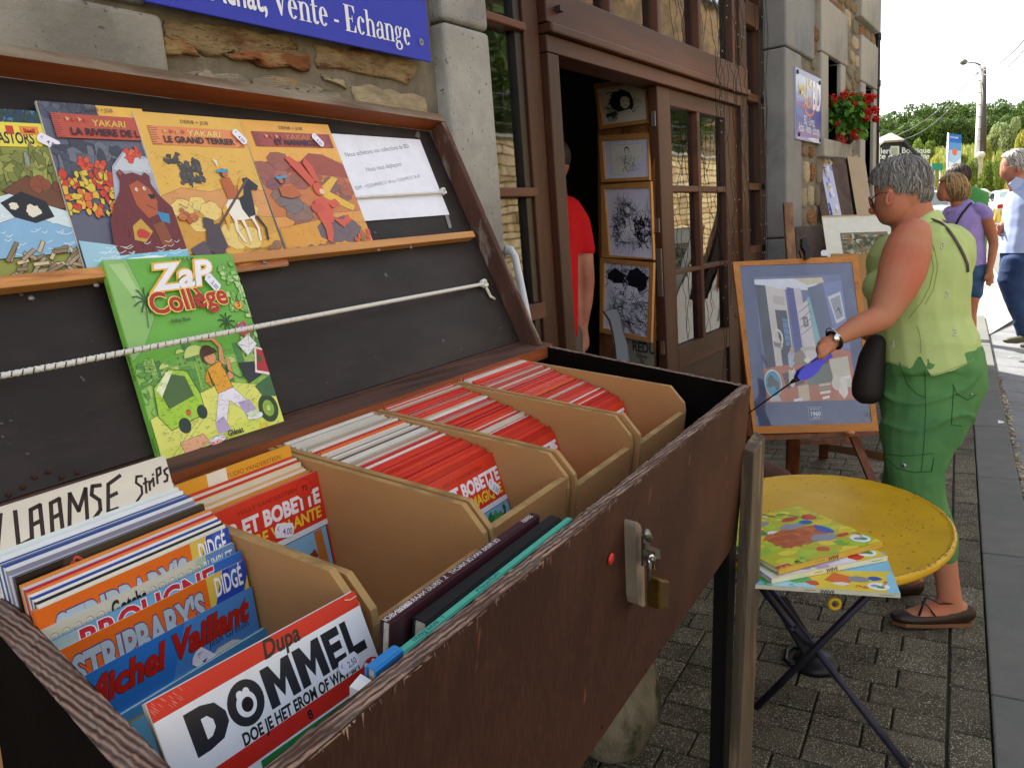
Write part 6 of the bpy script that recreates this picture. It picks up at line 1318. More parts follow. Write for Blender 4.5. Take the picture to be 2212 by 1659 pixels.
f = L_(.10, .150); G([f(0, 0), f(.45, 0), f(.8, .1), f(1, .4), f(1, .65), f(.75, .93), f(.35, 1), f(0, 1)]); G([f(.36, .28), f(.52, .28), f(.64, .42), f(.64, .6), f(.5, .74), f(.36, .76)], '#dfe2e8')
ym = (y0 + y1) / 2; s_.ell(.335, ym, .078, .061, '#24262e', 30); s_.ell(.335, ym + .004, .043, .034, '#dfe2e8', 24); s_.ell(.338, ym + .006, .025, .020, '#16161a', 18); s_.ell(.32, ym - .026, .015, .012, '#e8e8ec'); s_.ell(.348, ym - .026, .015, .012, '#e8e8ec')
for x_ in (.425, .585):
 f = L_(x_, .148); G([f(0, 1), f(.02, 0), f(.3, 0), f(.5, .45), f(.72, 0), f(.98, 0), f(1, 1), f(.72, 1), f(.70, .45), f(.5, .88), f(.3, .45), f(.28, 1)])
f = L_(.745, .095); G([f(0, 0), f(1, 0), f(1, .24), f(.36, .24), f(.36, .38), f(.92, .38), f(.92, .61), f(.36, .61), f(.36, .76), f(1, .76), f(1, 1), f(0, 1)])
f = L_(.855, .105); G([f(0, 0), f(.34, 0), f(.34, .74), f(1, .74), f(1, 1), f(0, 1)])
s_.text('DOE JE HET EROM OF WAT ... ?', .27, .755 * f_, .0135 * k, '#1c1e26', .035, .12, fit=.62); s_.text('8', .56, .90 * f_, .011 * k, '#2a1c20', .03)
s_.poly([(.31, .283), (.86, .283), (.9, .31), (.92, .35), (1, .37), (1, 1), (.2, 1)], '#1f7a40'); q = random.Random(6)
for x_, y_ in ((.47, .345), (.6, .335), (.72, .325), (.83, .315), (.55, .40), (.8, .38), (.45, .43), (.92, .42)):
 s_.ell(x_, y_, .036, .028, '#2a1c18'); s_.ell(x_, y_, .033, .025, '#c22a1c'); s_.ell(x_ - .008, y_ - .006, .008, .005, '#e8a890')
for i in range(40): x_, y_ = q.uniform(.42, .95), q.uniform(.3, .45); s_.line([(x_, y_), (x_ + q.uniform(-.02, .02), y_ + q.uniform(-.012, .012)), (x_ + q.uniform(-.02, .02), y_ + q.uniform(-.012, .012))], .0006, '#123c20')
for i in range(20): x_, y_ = q.uniform(0, .12), q.uniform(0, .03); s_.line([(x_, y_), (x_ + .01, y_ + .012)], .0004, '#d88a80')
s_.line([(.93, .012), (.96, .02), (1, .018)], .0008, '#e8c8c0'); sticker(s_, .83, .64 * f_, -.05, '2,50', .026 * k, .0135 * k, parent=t); s_.build('print', t)
# ---- landscape books squeezed along the front board --------------
def lying(nm, b0, b1, p, n, th, spine, label, txt=None, tc='#e0d8d8', lean=.04, ts=.012, cover=None, drop=.2):
 """book standing on its fore edge, spine up, between crates and front board"""
 dv = axes(math.sin(lean), -math.cos(lean)); nn = unit(np.cross(BB, dv)); nn = nn if nn @ BP > 0 else -nn
 a_, b_ = bx(b0, p, n), bx(b1, p, n); t = thing(nm, (a_ + b_) / 2 + dv * drop, label, 'book')
 MB().prism([a_, b_, b_ + dv * drop, a_ + dv * drop], -nn * .002, ink(cover or spine)).build('front_cover', t)
 MB().prism([a_ - nn * th, b_ - nn * th, b_ - nn * th + dv * drop, a_ - nn * th + dv * drop], nn * .002, ink(cover or spine)).build('back_cover', t)
 MB().prism([a_ + BB * .003 + dv * .003 - nn * .0022, b_ - BB * .003 + dv * .003 - nn * .0022, b_ - BB * .003 + dv * (drop - .003) - nn * .0022, a_ + BB * .003 + dv * (drop - .003) - nn * .0022], -nn * (th - .0044), M_pg).build('pages', t)
 MB().prism([a_ - nn * .0022, b_ - nn * .0022, b_ - nn * (th - .0022), a_ - nn * (th - .0022)], -dv * .0012 + dv * 0, ink(spine)).build('spine', t, bevel=.0005)
 if txt:
  up = -dv * .0013; s_ = Sheet(b_ + up - nn * .0022, a_ + up - nn * .0022, b_ + up - nn * (th - .0022), -dv); [s_.text(x_, a0, .72, ts, tc, .006, sx=.9) for x_, a0 in txt]; s_.build('print', t)
 return t, (a_, b_, dv, nn, th)
bL = lambda px: bcoord(onp(px, bx(0, -.5, 0), BP))[0]
t, g = lying('slim_book', .440, .742, -.508, -.010, .013, '#3f2028', 'dark maroon book wedged spine up beside the crates', [('SERIES', .03), ('DE PRINS VAN DE NACHT   5. TERUG NAAR REDENBORG', .3), ('Glénat', .86)], ts=.0095)
t, g = lying('slim_book', .47, .765, -.524, -.018, .018, '#18181c', 'black book between the maroon and green spines', None, cover='#1a1a1e')
a_, b_, dv, nn, th = g; s_ = Sheet(b_ - nn * (th + .0004), a_ - nn * (th + .0004), b_ - nn * (th + .0004) + dv * .2, -nn); s_.rect(.06, 0, .95, .5, '#2c3440'); q = random.Random(4)
for i in range(260): x_, y_ = q.uniform(.06, .93), q.uniform(0, .5); s_.line([(x_, y_), (x_ + q.uniform(.01, .05), y_ + q.uniform(-.01, .02))], .0005, q.choice(['#4a5668', '#161a20', '#6c7888', '#1c2028']))
s_.poly([(.90, .08), (.97, .06), (.99, .3), (.92, .32)], '#b8244c'); s_.text('MAGIC 7', .90, .15, .012, '#e8c8d4', .01, rot=-1.3); s_.build('print', t)
lying('slim_book', .404, .748, -.556, -.006, .010, '#4fae98', 'sea green spine reading HORIZON along the inside of the front board', [('HORIZON', .5), ('F. Bourgeon', .8)], tc='#24444c', ts=.011)
lying('slim_book', .366, .4035, -.553, -.001, .012, '#2f7fc4', 'short bright blue spine left of the green one', None)
MB().prism([bx(.350, -.55, -.012), bx(.364, -.55, -.008), bx(.364, -.566, -.01), bx(.352, -.566, -.014)], BN * -.1, M_pgw).build('paper_bundle', label='crumpled white paper edge left of the blue spine', cat='paper')
# ================================================================== SHOP SIGNS
def sheetq(TL, TR, BL, n=V(0, -1, 0), step=.00004): return Sheet(TL, TR, BL, n, step)
ys = YF - .045
bl_, br_ = aty((315, 11), ys), aty((932, 131), ys); zb = (bl_[2] + br_[2]) / 2; H_ = .46
sg = thing('shop_sign', ((bl_[0] + br_[0]) / 2, ys, zb), 'bright blue enamel shop sign with white serif lettering, Vente - Echange', 'sign')
xl_ = bl_[0]; xr_ = br_[0]
MB().abox(xl_, xr_, ys, ys + .006, zb, zb + H_, ink('#1d2fb0', .35)).build('sign_plate', sg, bevel=.002)
s_ = Sheet((xl_, ys - .0005, zb + H_), (xr_, ys - .0005, zb + H_), (xl_, ys - .0005, zb), (0, -1, 0), .00002)
WH = ink('#e6e8f2')
def arcp(cx, cy, rx1, ry1, rx2, ry2, a0, a1, n=22):
 o = [(cx + rx1 * math.cos(a0 + (a1 - a0) * i / n), cy + ry1 * math.sin(a0 + (a1 - a0) * i / n)) for i in range(n + 1)]
 return o + [(cx + rx2 * math.cos(a1 + (a0 - a1) * i / n), cy + ry2 * math.sin(a1 + (a0 - a1) * i / n)) for i in range(n + 1)]
def R4(x0, y0, x1, y1): return [(x0, y0), (x1, y0), (x1, y1), (x0, y1)]
XH = .66; D2 = math.pi / 180
def ser(x, y, w=.20, t=.035): return R4(x - w / 2, y, x + w / 2, y + t)
GLY = {
 'V': (.62, [[(.02, 1), (.20, 1), (.36, .28), (.33, 0), (.30, 0)], [(.30, 0), (.34, 0), (.56, 1), (.50, 1)], R4(-.04, .965, .28, 1), R4(.44, .965, .64, 1)]),
 'E': (.60, [R4(.06, 0, .23, 1), R4(0, 0, .54, .035), R4(0, .965, .52, 1), R4(.2, .48, .40, .52), [(.54, 0), (.54, .28), (.51, .28), (.42, .035)], [(.52, 1), (.52, .74), (.49, .74), (.40, .965)], R4(.37, .38, .40, .62)]),
 'e': (.46, [arcp(.21, .33, .20, .35, .065, .305, 8 * D2, 318 * D2), R4(.06, .345, .41, .385)]),
 'c': (.44, [arcp(.21, .33, .20, .35, .065, .305, 52 * D2, 318 * D2), arcp(.32, .54, .07, .085, .0, .0, 0, 6.28, 14)]),
 'n': (.54, [R4(.05, 0, .17, .66), R4(.34, 0, .46, .46), arcp(.26, .46, .20, .22, .08, .17, 0, math.pi), R4(-.01, 0, .23, .035), R4(.28, 0, .52, .035), R4(-.01, .625, .1, .66)]),
 'h': (.54, [R4(.05, 0, .17, 1), R4(.34, 0, .46, .46), arcp(.26, .46, .20, .22, .08, .17, 0, math.pi), R4(-.01, 0, .23, .035), R4(.28, 0, .52, .035), R4(-.01, .965, .1, 1)]),
 't': (.34, [R4(.07, .06, .19, .86), R4(-.01, .62, .31, .66), arcp(.20, .14, .13, .155, .01, .10, 180 * D2, 345 * D2)]),
 'a': (.48, [R4(.27, .03, .39, .48), arcp(.23, .46, .16, .22, .05, .18, 0, 165 * D2), arcp(.16, .18, .16, .20, .05, .155, 60 * D2, 330 * D2), R4(.12, .335, .3, .37), arcp(.11, .50, .055, .07, 0, 0, 0, 6.28, 12), arcp(.40, .07, .08, .085, .0, .05, 180 * D2, 340 * D2)]),
 'g': (.48, [arcp(.19, .44, .17, .24, .065, .205, 0, 6.283), arcp(.20, -.11, .20, .17, .10, .125, 0, 6.283), arcp(.14, .12, .12, .1, .06, .055, 80 * D2, 270 * D2), R4(.1, .02, .3, .10), arcp(.38, .62, .055, .06, 0, 0, 0, 6.28, 12)]),
 '-': (.32, [R4(.02, .24, .24, .33)]), ' ': (.22, [])}
def serif(txt, x, y, capw, caph, c):
 """x,y in metres from the sign's lower left"""
 for ch in txt:
  adv, pl_ = GLY[ch]
  for p in pl_: s_.poly([((x + a_ * capw) / s_.w, 1 - (y + b_ * caph) / s_.h) for a_, b_ in p], c)
  x += adv * capw
 return x
tot = sum(GLY[ch][0] for ch in 'Vente - Echange'); xV = aty((590, 22), ys)[0] - xl_; xE = aty((887, 80), ys)[0] - xl_
zbase = aty((742, 66), ys)[2] - zb; zcap = aty((745, 10), ys)[2] - zb
cw = (xE - xV) / tot; serif('Vente - Echange', xV, zbase, cw, (zcap - zbase), WH)
s_.text('Achat,', (xV - cw * .25) / s_.w, 1 - zbase / s_.h, (zcap - zbase) * 1.36, '#e6e8f2', .02, 0, al='r', fit=cw * 2.1 / s_.w)
for u_ in (.055, .955):
 for v_ in (.06, .90): s_.ell(u_, v_, .011, .011 * s_.w / s_.h, '#8a8c94'); s_.ell(u_, v_, .005, .005 * s_.w / s_.h, '#3c3e48')
s_.build('lettering', sg)
# metal catch on the wall above the lid
ct_ = MB(); y_ = YF - .07; P_ = [aty(p, y_) for p in ((427, 160), (446, 151), (459, 156), (471, 184), (466, 188), (441, 187))]; ct_.prism(P_, V(0, .012, 0), M_steel)
tag(ct_.build('metal_catch', bevel=.002), 'small chrome catch sticking up behind the top rail of the lid', 'catch')
# blue and purple sign
ys = YF - .03; a_, b_, c_, d_ = aty((1718, 144), ys), aty((1773, 172), ys), aty((1773, 311), ys), aty((1720, 301), ys)
x0, x1, z1, z0 = (a_[0] + d_[0]) / 2, (b_[0] + c_[0]) / 2, (a_[2] + b_[2]) / 2, (c_[2] + d_[2]) / 2
sg = thing('wall_sign', ((x0 + x1) / 2, ys, z0), 'square blue and purple shop sign with yellow letters on the rubble wall', 'sign')
MB().abox(x0, x1, ys, ys + .01, z0, z1, ink('#a9b4d0', .2)).build('sign_plate', sg, bevel=.002)
s_ = Sheet((x0, ys - .0005, z1), (x1, ys - .0005, z1), (x0, ys - .0005, z0), (0, -1, 0), .0001)
for i, cc_ in enumerate(['#8e96ba', '#a9b4d0', '#b4bed8', '#9aa6cc', '#7c88bc', '#6a70b0', '#5058a4', '#3f4ca0', '#3a48a4', '#4a50a4', '#6a64b0', '#8c88c8']): s_.rect(0, i / 12, 1, (i + 1.02) / 12, cc_)
for x_, y_, rx, ry, cc_ in ((.3, .5, .35, .05, '#6a3c98'), (.7, .42, .3, .06, '#5a4aa8'), (.2, .62, .3, .05, '#4a5ab8'), (.8, .58, .3, .08, '#2c3ca0'), (.4, .9, .5, .06, '#7a58a8'), (.8, .97, .3, .04, '#c8cce4')): s_.blob(x_, y_, rx, ry, cc_, 14, .3)
s_.text('LA', .48, .22, .10, '#e8c83c', .02, al='c'); s_.text('MALLE', .28, .37, .105, '#e8c83c', .02, al='c', fit=.36); s_.text('AUX', .47, .51, .105, '#e0a83c', .02, al='c'); s_.text('BD', .80, .50, .26, '#e8e4ec', .03, al='c', fit=.34)
s_.poly(arcp(.5, .50, .21, .13, .17, .10, 15 * D2, 165 * D2), '#e07a2c'); s_.text('BD - Livres', .5, .76, .085, '#dfe2f2', .01, al='c', fit=.42); s_.text('Achat - Vente - Echange', .5, .88, .085, '#dfe2f2', .01, al='c', fit=.84)
s_.build('lettering', sg)
for u_, v_ in ((.06, .06), (.94, .07), (.1, .93), (.94, .95)):
 c = V(x0 + (x1 - x0) * u_, ys - .001, z1 + (z0 - z1) * v_); MB().tube([c, c - V(0, .008, 0)], .014, 10, mat('bolt_dark', '#1c1c22', .4)).build('fixing_bolt', sg)
# ================================================================== GERANIUMS
fp = thing('window_box', aty((1790, 312), 1.36), 'black window box of bright red geraniums on the rubble wall sill', 'flower box')
MB().prism([W(p[0], p[1], 6.28) for p in ((1770, 264), (1777, 262), (1779, 268), (1797, 270), (1791, 309), (1777, 307))], CF * .16, mat('pot_black', '#141416', .5)).build('planter', fp, bevel=.004)
MB().prism([W(p[0], p[1], 6.3) for p in ((1797, 272), (1846, 284), (1842, 308), (1793, 306))], CF * .16, mat('pot_black', '#141416', .5)).build('planter', fp, bevel=.004)
gl1, gl2 = mat('geranium_leaf', '#3c6e1f', .55, .3, 12, bmp=0, trans=.3), mat('geranium_leaf_light', '#6a9a34', .55, .3, 12, bmp=0, trans=.35)
lv = MB(); q = random.Random(77); d0 = 6.2
for i in range(620):
 t = q.random(); px = 1785 + 88 * q.random() ** .9; py = 250 + q.gauss(0, 24) - 8 * math.sin((px - 1785) / 88 * 3.1)
 if not (205 < py < 303): continue
 c = W(px, py, d0 + q.uniform(-.16, .14)); n = unit(V(q.uniform(-1, 1), q.uniform(-1.2, .2), q.uniform(-.1, 1))); u = unit(np.cross(n, V(q.random(), q.random(), q.random()))); v_ = np.cross(n, u); r = q.uniform(.016, .034)
 lv.add([c + (u * math.cos(k * 1.047) + v_ * math.sin(k * 1.047)) * r * (1, .85)[k % 2] for k in range(6)], [tuple(range(6))], q.choice([gl1, gl1, gl2]))
for i in range(60):
 px = q.uniform(1790, 1880); a_ = W(px, q.uniform(230, 290), d0); b_ = W(1800 + (px - 1800) * .4, 275, d0); lv.tube([a_, (a_ + b_) / 2 + V(0, 0, .02), b_], .0025, 4, gl2)
lv.build('leaves', fp, kind='stuff')
M_red = mat('geranium_red', '#c3160f', .5, .25, 30, bmp=0, trans=.25)
for px, py, r in ((1799, 222, 20), (1799, 214, 13), (1822, 206, 14), (1841, 210, 11), (1831, 236, 17), (1845, 228, 12), (1862, 216, 18), (1874, 214, 16), (1884, 212, 12), (1877, 241, 15), (1891, 238, 11), (1805, 263, 18), (1838, 259, 12), (1849, 290, 17), (1816, 300, 18), (1870, 258, 8), (1892, 258, 9)):
 m = MB(); c0 = W(px, py, d0 - .1 + q.uniform(-.06, .06)); R = r * d0 / 1650 * .78
 for k in range(44):
  n = unit(V(q.gauss(0, 1), q.gauss(0, 1), q.gauss(0, 1))); c = c0 + n * R * q.uniform(.6, 1); u = unit(np.cross(n, V(q.random(), q.random(), .3))); v_ = np.cross(n, u); s = q.uniform(.009, .016)
  n2 = n * s * .5; m.add([c - u * s, c - v_ * s * .8 + n2, c + u * s, c + v_ * s * .8 + n2], [(0, 1, 2, 3)], M_red)
 m.build('flower_head', fp)
# ================================================================== PRINTS ON THE DOOR BOARD
M_fr = mat('pine_frame', '#b98246', .5, .15, 8, (1, 1, .4), .2, .001, col2='#9a6430', s2=8, t2=(.6, .7))
def pdp(px): return 4.10 - .36 * (px - 1300) / 115.0
def PW(p, off=0.0): return W(p[0], p[1], pdp(p[0]) - off)
bd_ = MB(); nb = -CF; bd_.prism([PW((1290, 200)), PW((1414, 176)), PW((1418, 800)), PW((1296, 800))], CF * .03, mat('door_board', '#8f5f34', .6, .2, 6, (2, 2, .4), .3, col2='#5f3a20', s2=5))
tag(bd_.build('display_board', bevel=.003), 'tall pine board inside the doorway carrying four ink drawings', 'display board')
def pframe(q4, ins, label, fn, paper='#dcdcf0'):
 TL, TR, BR, BL = [PW(p, .012) for p in q4]; t = thing('framed_drawing', (BL + BR) / 2, label, 'picture', None)
 n = unit(np.cross(TR - TL, BL - TL)); n = n if n @ (EYE - TL) > 0 else -n
 iTL, iTR, iBR, iBL = [PW(p, .012) for p in ins]
 for a, b, c, d in ((TL, TR, iTR, iTL), (TR, BR, iBR, iTR), (BR, BL, iBL, iBR), (BL, TL, iTL, iBL)): MB().prism([a, b, c, d], n * .014, M_fr).build('frame_bar', t, bevel=.001)
 MB().prism([iTL, iTR, iBR, iBL], n * .004, ink(paper, .3)).build('paper', t)
 s_ = Sheet(iTL + n * .0045, iTR + n * .0045, iBL + n * .0045, n, .000006); fn(s_); s_.build('print', t)
def scrib(s_, x0, y0, x1, y1, n, seed, w_=.0016, c='#17171f', L=.08, dr=None):
 q = random.Random(seed)
 for i in range(n):
  x, y = q.uniform(x0, x1), q.uniform(y0, y1); a = q.uniform(0, 6.28) if dr is None else dr + q.gauss(0, .35); P_ = [(x, y)]
  for k in range(4): a += q.gauss(0, .5); P_.append((P_[-1][0] + L / 4 * math.cos(a), P_[-1][1] + L / 4 * math.sin(a)))
  s_.line(P_, w_ * q.uniform(.5, 1.4), c)
def d1(s_):
 s_.rect(.08, .08, .92, .92, '#e2dccf'); s_.poly([(.1, .5), (.3, .45), (.9, .4), (.92, .92), (.1, .92)], '#b8b2aa'); scrib(s_, .1, .45, .9, .9, 120, 1, .003)
 s_.blob(.45, .42, .24, .30, '#1b1b20', 18, .14); s_.ell(.53, .44, .11, .17, '#e2dccf', 20); s_.poly([(.36, .68), (.62, .62), (.72, .92), (.3, .92)], '#d8d2c6'); scrib(s_, .24, .15, .66, .6, 60, 2, .004, L=.14)
 s_.ell(.53, .44, .095, .15, '#e2dccf', 20); s_.line([(.49, .40), (.52, .395)], .004, '#1b1b20'); s_.line([(.56, .40), (.59, .395)], .004, '#1b1b20'); s_.line([(.52, .52), (.56, .52)], .004, '#1b1b20'); s_.line([(.1, .75), (.3, .7)], .02, '#2a2a2e')
def d2(s_):
 s_.rect(.15, .12, .86, .88, '#e2dfd4'); s_.line([(.15, .12), (.86, .12), (.86, .88), (.15, .88), (.15, .12)], .0012, '#8a8a90'); s_.ell(.52, .27, .055, .10, '#2c2c34', 14); s_.ell(.52, .29, .042, .08, '#e2dfd4', 14); s_.line([(.49, .4), (.44, .62), (.5, .78)], .003, '#33333c'); scrib(s_, .38, .42, .68, .82, 80, 3, .0018, L=.05); scrib(s_, .25, .4, .8, .8, 60, 4, .001, L=.03)
def d3(s_):
 s_.rect(.08, .12, .95, .80, '#dadcea'); scrib(s_, .08, .45, .5, .8, 150, 5, .003, L=.1); scrib(s_, .6, .45, .95, .8, 180, 6, .004, L=.09); s_.poly([(.42, .40), (.56, .38), (.6, .62), (.4, .7)], '#e6e6f2'); scrib(s_, .3, .2, .6, .4, 70, 7, .002, L=.16); s_.poly([(.2, .78), (.4, .58), (.55, .66), (.7, .78)], '#e6e6f2'); scrib(s_, .22, .6, .65, .8, 40, 8, .0016, L=.2, dr=.7)
 scrib(s_, .1, .3, .95, .5, 50, 9, .0015, L=.2, dr=0); s_.ell(.48, .32, .05, .05, '#e6e6f2')
def d4(s_):
 s_.rect(.05, .05, .95, .93, '#d8daea'); s_.blob(.28, .2, .2, .12, '#24242c', 16, .25); s_.blob(.72, .2, .24, .15, '#1f1f28', 16, .2); scrib(s_, .06, .06, .95, .36, 170, 10, .003, L=.12); s_.poly([(.2, .3), (.4, .28), (.5, .5), (.3, .6), (.15, .45)], '#e4e4f2'); s_.poly([(.52, .3), (.72, .32), (.8, .5), (.6, .56)], '#e4e4f2'); scrib(s_, .1, .5, .92, .92, 130, 11, .0022, L=.22, dr=.6); scrib(s_, .15, .35, .85, .6, 50, 12, .002, L=.12)
pframe([(1287, 183), (1397, 168), (1402, 267), (1299, 281)], [(1294, 193), (1396, 179), (1401, 259), (1306, 272)], 'top framed drawing in the doorway, a dark haired portrait', d1, '#d8d2c6')
pframe([(1297, 295), (1404, 288), (1407, 390), (1303, 395)], [(1305, 306), (1402, 300), (1406, 383), (1311, 388)], 'second framed drawing from the top, a small figure on a wide mount', d2)
pframe([(1302, 401), (1410, 393), (1416, 562), (1304, 556)], [(1309, 409), (1408, 406), (1414, 559), (1320, 552)], 'third framed drawing from the top, scratchy ink figure in plants', d3)
pframe([(1301, 557), (1416, 568), (1411, 741), (1300, 718)], [(1309, 567), (1408, 578), (1402, 730), (1307, 709)], 'lowest framed drawing in the doorway, swirling ink drapery', d4)
s_ = Sheet(PW((1333, 728), .006), PW((1412, 740), .006), PW((1335, 802), .006), -CF, .0001); s_.rect(0, 0, 1, 1, '#8f8d7c'); s_.text('REDU', .42, .32, .07, '#22222a', .03); s_.text('Village', .5, .5, .035, '#22222a', .02, shear=.3); s_.text('du', .62, .63, .035, '#22222a', .02); s_.text('Livre', .52, .78, .035, '#22222a', .02)
s_.poly([(.15, 1), (.2, .3), (.24, .1), (.28, .3), (.33, 1)], '#4a4a48'); tag(s_.build('village_poster'), 'grey poster reading REDU Village du Livre under the drawings', 'poster')
# ================================================================== NET OF SMALL LIGHTS
nt_ = thing('light_net', aty((1540, 760), YJ - .09), 'dark wire net of tiny clear bulbs hanging over door and right panes', 'string lights')
M_wire = mat('net_wire', '#17201a', .6, bmp=0); M_bulb = mat('clear_bulb', '#9a9c94', .15, spec=.8, bmp=0); wr = MB(); bu = MB(); q = random.Random(12)
for k in range(11):
 x = jx(1512 + k * 5.2, 300); x += q.uniform(-.03, .03); P_ = []; z = 3.3; ph = q.uniform(0, 6)
 zend = q.uniform(.6, 1.9) if k % 3 else .5
 while z > zend:
  P_.append(V(x + .07 * math.sin(z * 5.2 + (0 if k % 2 else math.pi) + ph * .12) * (1.0 if z > 1.2 else .6) + (.10 * (3.3 - z) * .5 if k > 5 else 0) + q.uniform(-.008, .008), YJ - .10 + q.uniform(-.012, .012), z)); z -= .06
  if q.random() < .14 and P_: bu.ball(P_[-1] + V(q.uniform(-.008, .008), -.006, -.004), (.0026, .0026, .005), M_bulb, 6, 4)
 wr.tube(P_, .0017, 4, M_wire)
for k in range(7):
 x = xr0 + .02 + q.uniform(0, .42); P_ = []; z = 3.2
 while z > q.uniform(.5, 1.0):
  x += q.uniform(-.03, .03); P_.append(V(x, YJ - .07, z)); z -= .09
  if q.random() < .2: bu.ball(P_[-1] + V(0, -.006, 0), (.0026, .0026, .005), M_bulb, 6, 4)
 wr.tube(P_, .0017, 4, M_wire)
wr.build('wire', nt_, kind='stuff'); bu.build('bulb', nt_, kind='stuff')
# ================================================================== CHAIRS
wc = thing('white_chair', atz((1110, 900), 0), 'white moulded plastic garden chair standing behind the open lid', 'chair')
M_wp = mat('white_plastic', '#d5dbe4', .35, .04, 4, bmp=.05); dW = 2.75
P_ = [W(1150, 760, dW), W(1142, 700, dW), (W(1124, 610, dW)), W(1112, 555, dW), W(1104, 542, dW), W(1094, 541, dW + .02), W(1086, 552, dW + .04), W(1084, 580, dW + .1), W(1090, 760, dW + .14)]
MB().tube(P_, .013, 10, M_wp, flat=1.6).build('armrest', wc)
g0 = V(P_[0][0], P_[0][1], 0)
for dx, dy in ((0, 0), (-.42, .10), (-.45, -.1), (0, -.2)):
 c = g0 + V(dx, dy + .05, 0); MB().tube([V(c[0], c[1], 0), V(c[0], c[1], P_[0][2])], .016, 8, M_wp).build('leg', wc)
MB().box(g0 + V(-.45, -.14, .42), (.45, 0, 0), (0, .3, 0), (0, 0, .03), M_wp).build('seat', wc, bevel=.01)
bc = thing('black_chair', W(1335, 900, 3.15), 'black wooden chair with a curved back post in front of the drawings', 'chair')
dB = 3.1; bc.location = Vector(atz((1365, 1050), 0.0))
M_bl = mat('black_lacquer', '#101218', .22, .1, 8, bmp=0, spec=.6)
pr = [(1301, 673, 1320, 667), (1305, 676, 1334, 668), (1316, 692, 1342, 690), (1322, 715, 1347, 716), (1327, 742, 1357, 744), (1330, 772, 1360, 776), (1328, 850, 1362, 856), (1325, 1000, 1352, 1000)]
rg_ = []
for a0, b0_, a1, b1_ in pr: p, r_ = W(a0, b0_, dB), W(a1, b1_, dB); rg_.append([p, r_, r_ + CF * .03, p + CF * .03])
MB().loft(rg_, M_bl, True, False).build('back_post', bc, bevel=.004)
sp_ = W(1345, 900, dB); MB().box(V(sp_[0] - .02, sp_[1] - .05, .44), (.4, 0, 0), (0, .4, 0), (0, 0, .03), M_bl).build('seat', bc, bevel=.006)
for dx, dy in ((0, 0), (.36, 0), (.36, .32)): MB().tube([V(sp_[0] + dx, sp_[1] + dy, 0), V(sp_[0] + dx, sp_[1] + dy, .44)], .016, 8, M_bl).build('leg', bc)
# ================================================================== YELLOW TABLE
zt = .60; tc_ = V(2.135, .50, zt); ra_, rb_ = .408, .340; rt_ = R_(8)
M_yel = mat('yellow_enamel', '#d3a50e', .42, .10, 4, bmp=.12, bd=.0006, fine=160, col2='#bf9414', s2=3, t2=(.4, .65), fleck=(60, '#7a6420', .69), coat=.08)
M_rust = mat('navy_tube', '#23233a', .5, .25, 20, bmp=.2, col2='#15151d', s2=12)
tb = thing('bistro_table', (tc_[0], tc_[1], 0), 'yellow enamelled oval folding bistro table carrying three picture books', 'table')
def tring(k, z, n=72): return [tc_ + V(math.cos(rt_) * ra_ * k * math.cos(t) - math.sin(rt_) * rb_ * k * math.sin(t), math.sin(rt_) * ra_ * k * math.cos(t) + math.cos(rt_) * rb_ * k * math.sin(t), z) for t in [6.28318 * i / n for i in range(n)]]
MB().loft([tring(.5, .0), tring(.955, .0), tring(.965, .0015), tring(.975, .004), tring(.988, .0045), tring(.998, .001), tring(1.0, -.006), tring(.998, -.014), tring(.985, -.020), tring(.97, -.018), tring(.5, -.006)], M_yel).build('tabletop', tb)
chips = MB(); q = random.Random(3)
for i in range(360):
 t = q.uniform(3.4, 7.2) if i < 220 else q.uniform(0, 6.28); k = q.uniform(.97, .999) if i < 190 else q.uniform(.55, .99); c = tc_ + V(ra_ * k * math.cos(t) * math.cos(rt_) - rb_ * k * math.sin(t) * math.sin(rt_), ra_ * k * math.cos(t) * math.sin(rt_) + rb_ * k * math.sin(t) * math.cos(rt_), .0052 if k > .965 else .0008)
 s = q.uniform(.0008, .0035); a_ = q.uniform(0, 3); u = V(math.cos(a_), math.sin(a_), 0) * s * q.uniform(1, 2.5); v_ = V(-math.sin(a_), math.cos(a_), 0) * s * .5
 chips.add([c - u, c - v_, c + u * .8, c + v_ * 1.2], [(0, 1, 2, 3)], mat('rust_chip', '#4a3216', .8))
chips.build('rust_chip', tb, kind='stuff')
lug = W(1803, 1302, 1.0); lug = atz((1803, 1297), zt - .03); n_ = 20
MB().tube([lug + V(0, 0, -.008) + (CR * math.cos(t) + V(0, 0, 1) * math.sin(t)) * .012 for t in [6.283 * i / n_ for i in range(n_ + 1)]], .0045, 8, M_yel, cap=False).build('hanging_lug', tb)
def gl_(p, z=0.0): return atz(p, z)
A1, A2 = gl_((1961, 1658)), gl_((1633, 1528)); jn = W(1762, 1404, 1.0)
# crossing tubes: each runs from a foot through the crossing to the underside of the top
def legtube(foot, through, ztop, nm='leg', r=.010):
 dpt = (foot - EYE) @ CF; best = None
 X = foot + (V(tc_[0], tc_[1], foot[2]) - foot) * 1.0
 d2_ = (V(tc_[0], tc_[1], .3) - EYE) @ CF; mid = W(through[0], through[1], d2_); dr_ = unit(mid - foot); top = foot + dr_ * ((ztop - foot[2]) / dr_[2])
 return foot, mid, top
f1, m1, t1 = legtube(A1, (1764, 1404), zt - .02); f2, m2, t2 = legtube(A2, (1757, 1404), zt - .02)
MB().tube([f1, m1, t1], .0105, 10, M_rust).build('leg', tb); MB().tube([f2, m2, t2], .0105, 10, M_rust).build('leg', tb)
g1, g2 = A1 + V(.30, .16, 0), A2 + V(.30, .16, 0); o_ = V(.30, .16, 0)
MB().tube([t1 + V(.02, .03, -.03), lug + V(.02, .10, -.10), m2 + V(0, .02, .02)], .009, 8, M_rust).build('strut', tb)
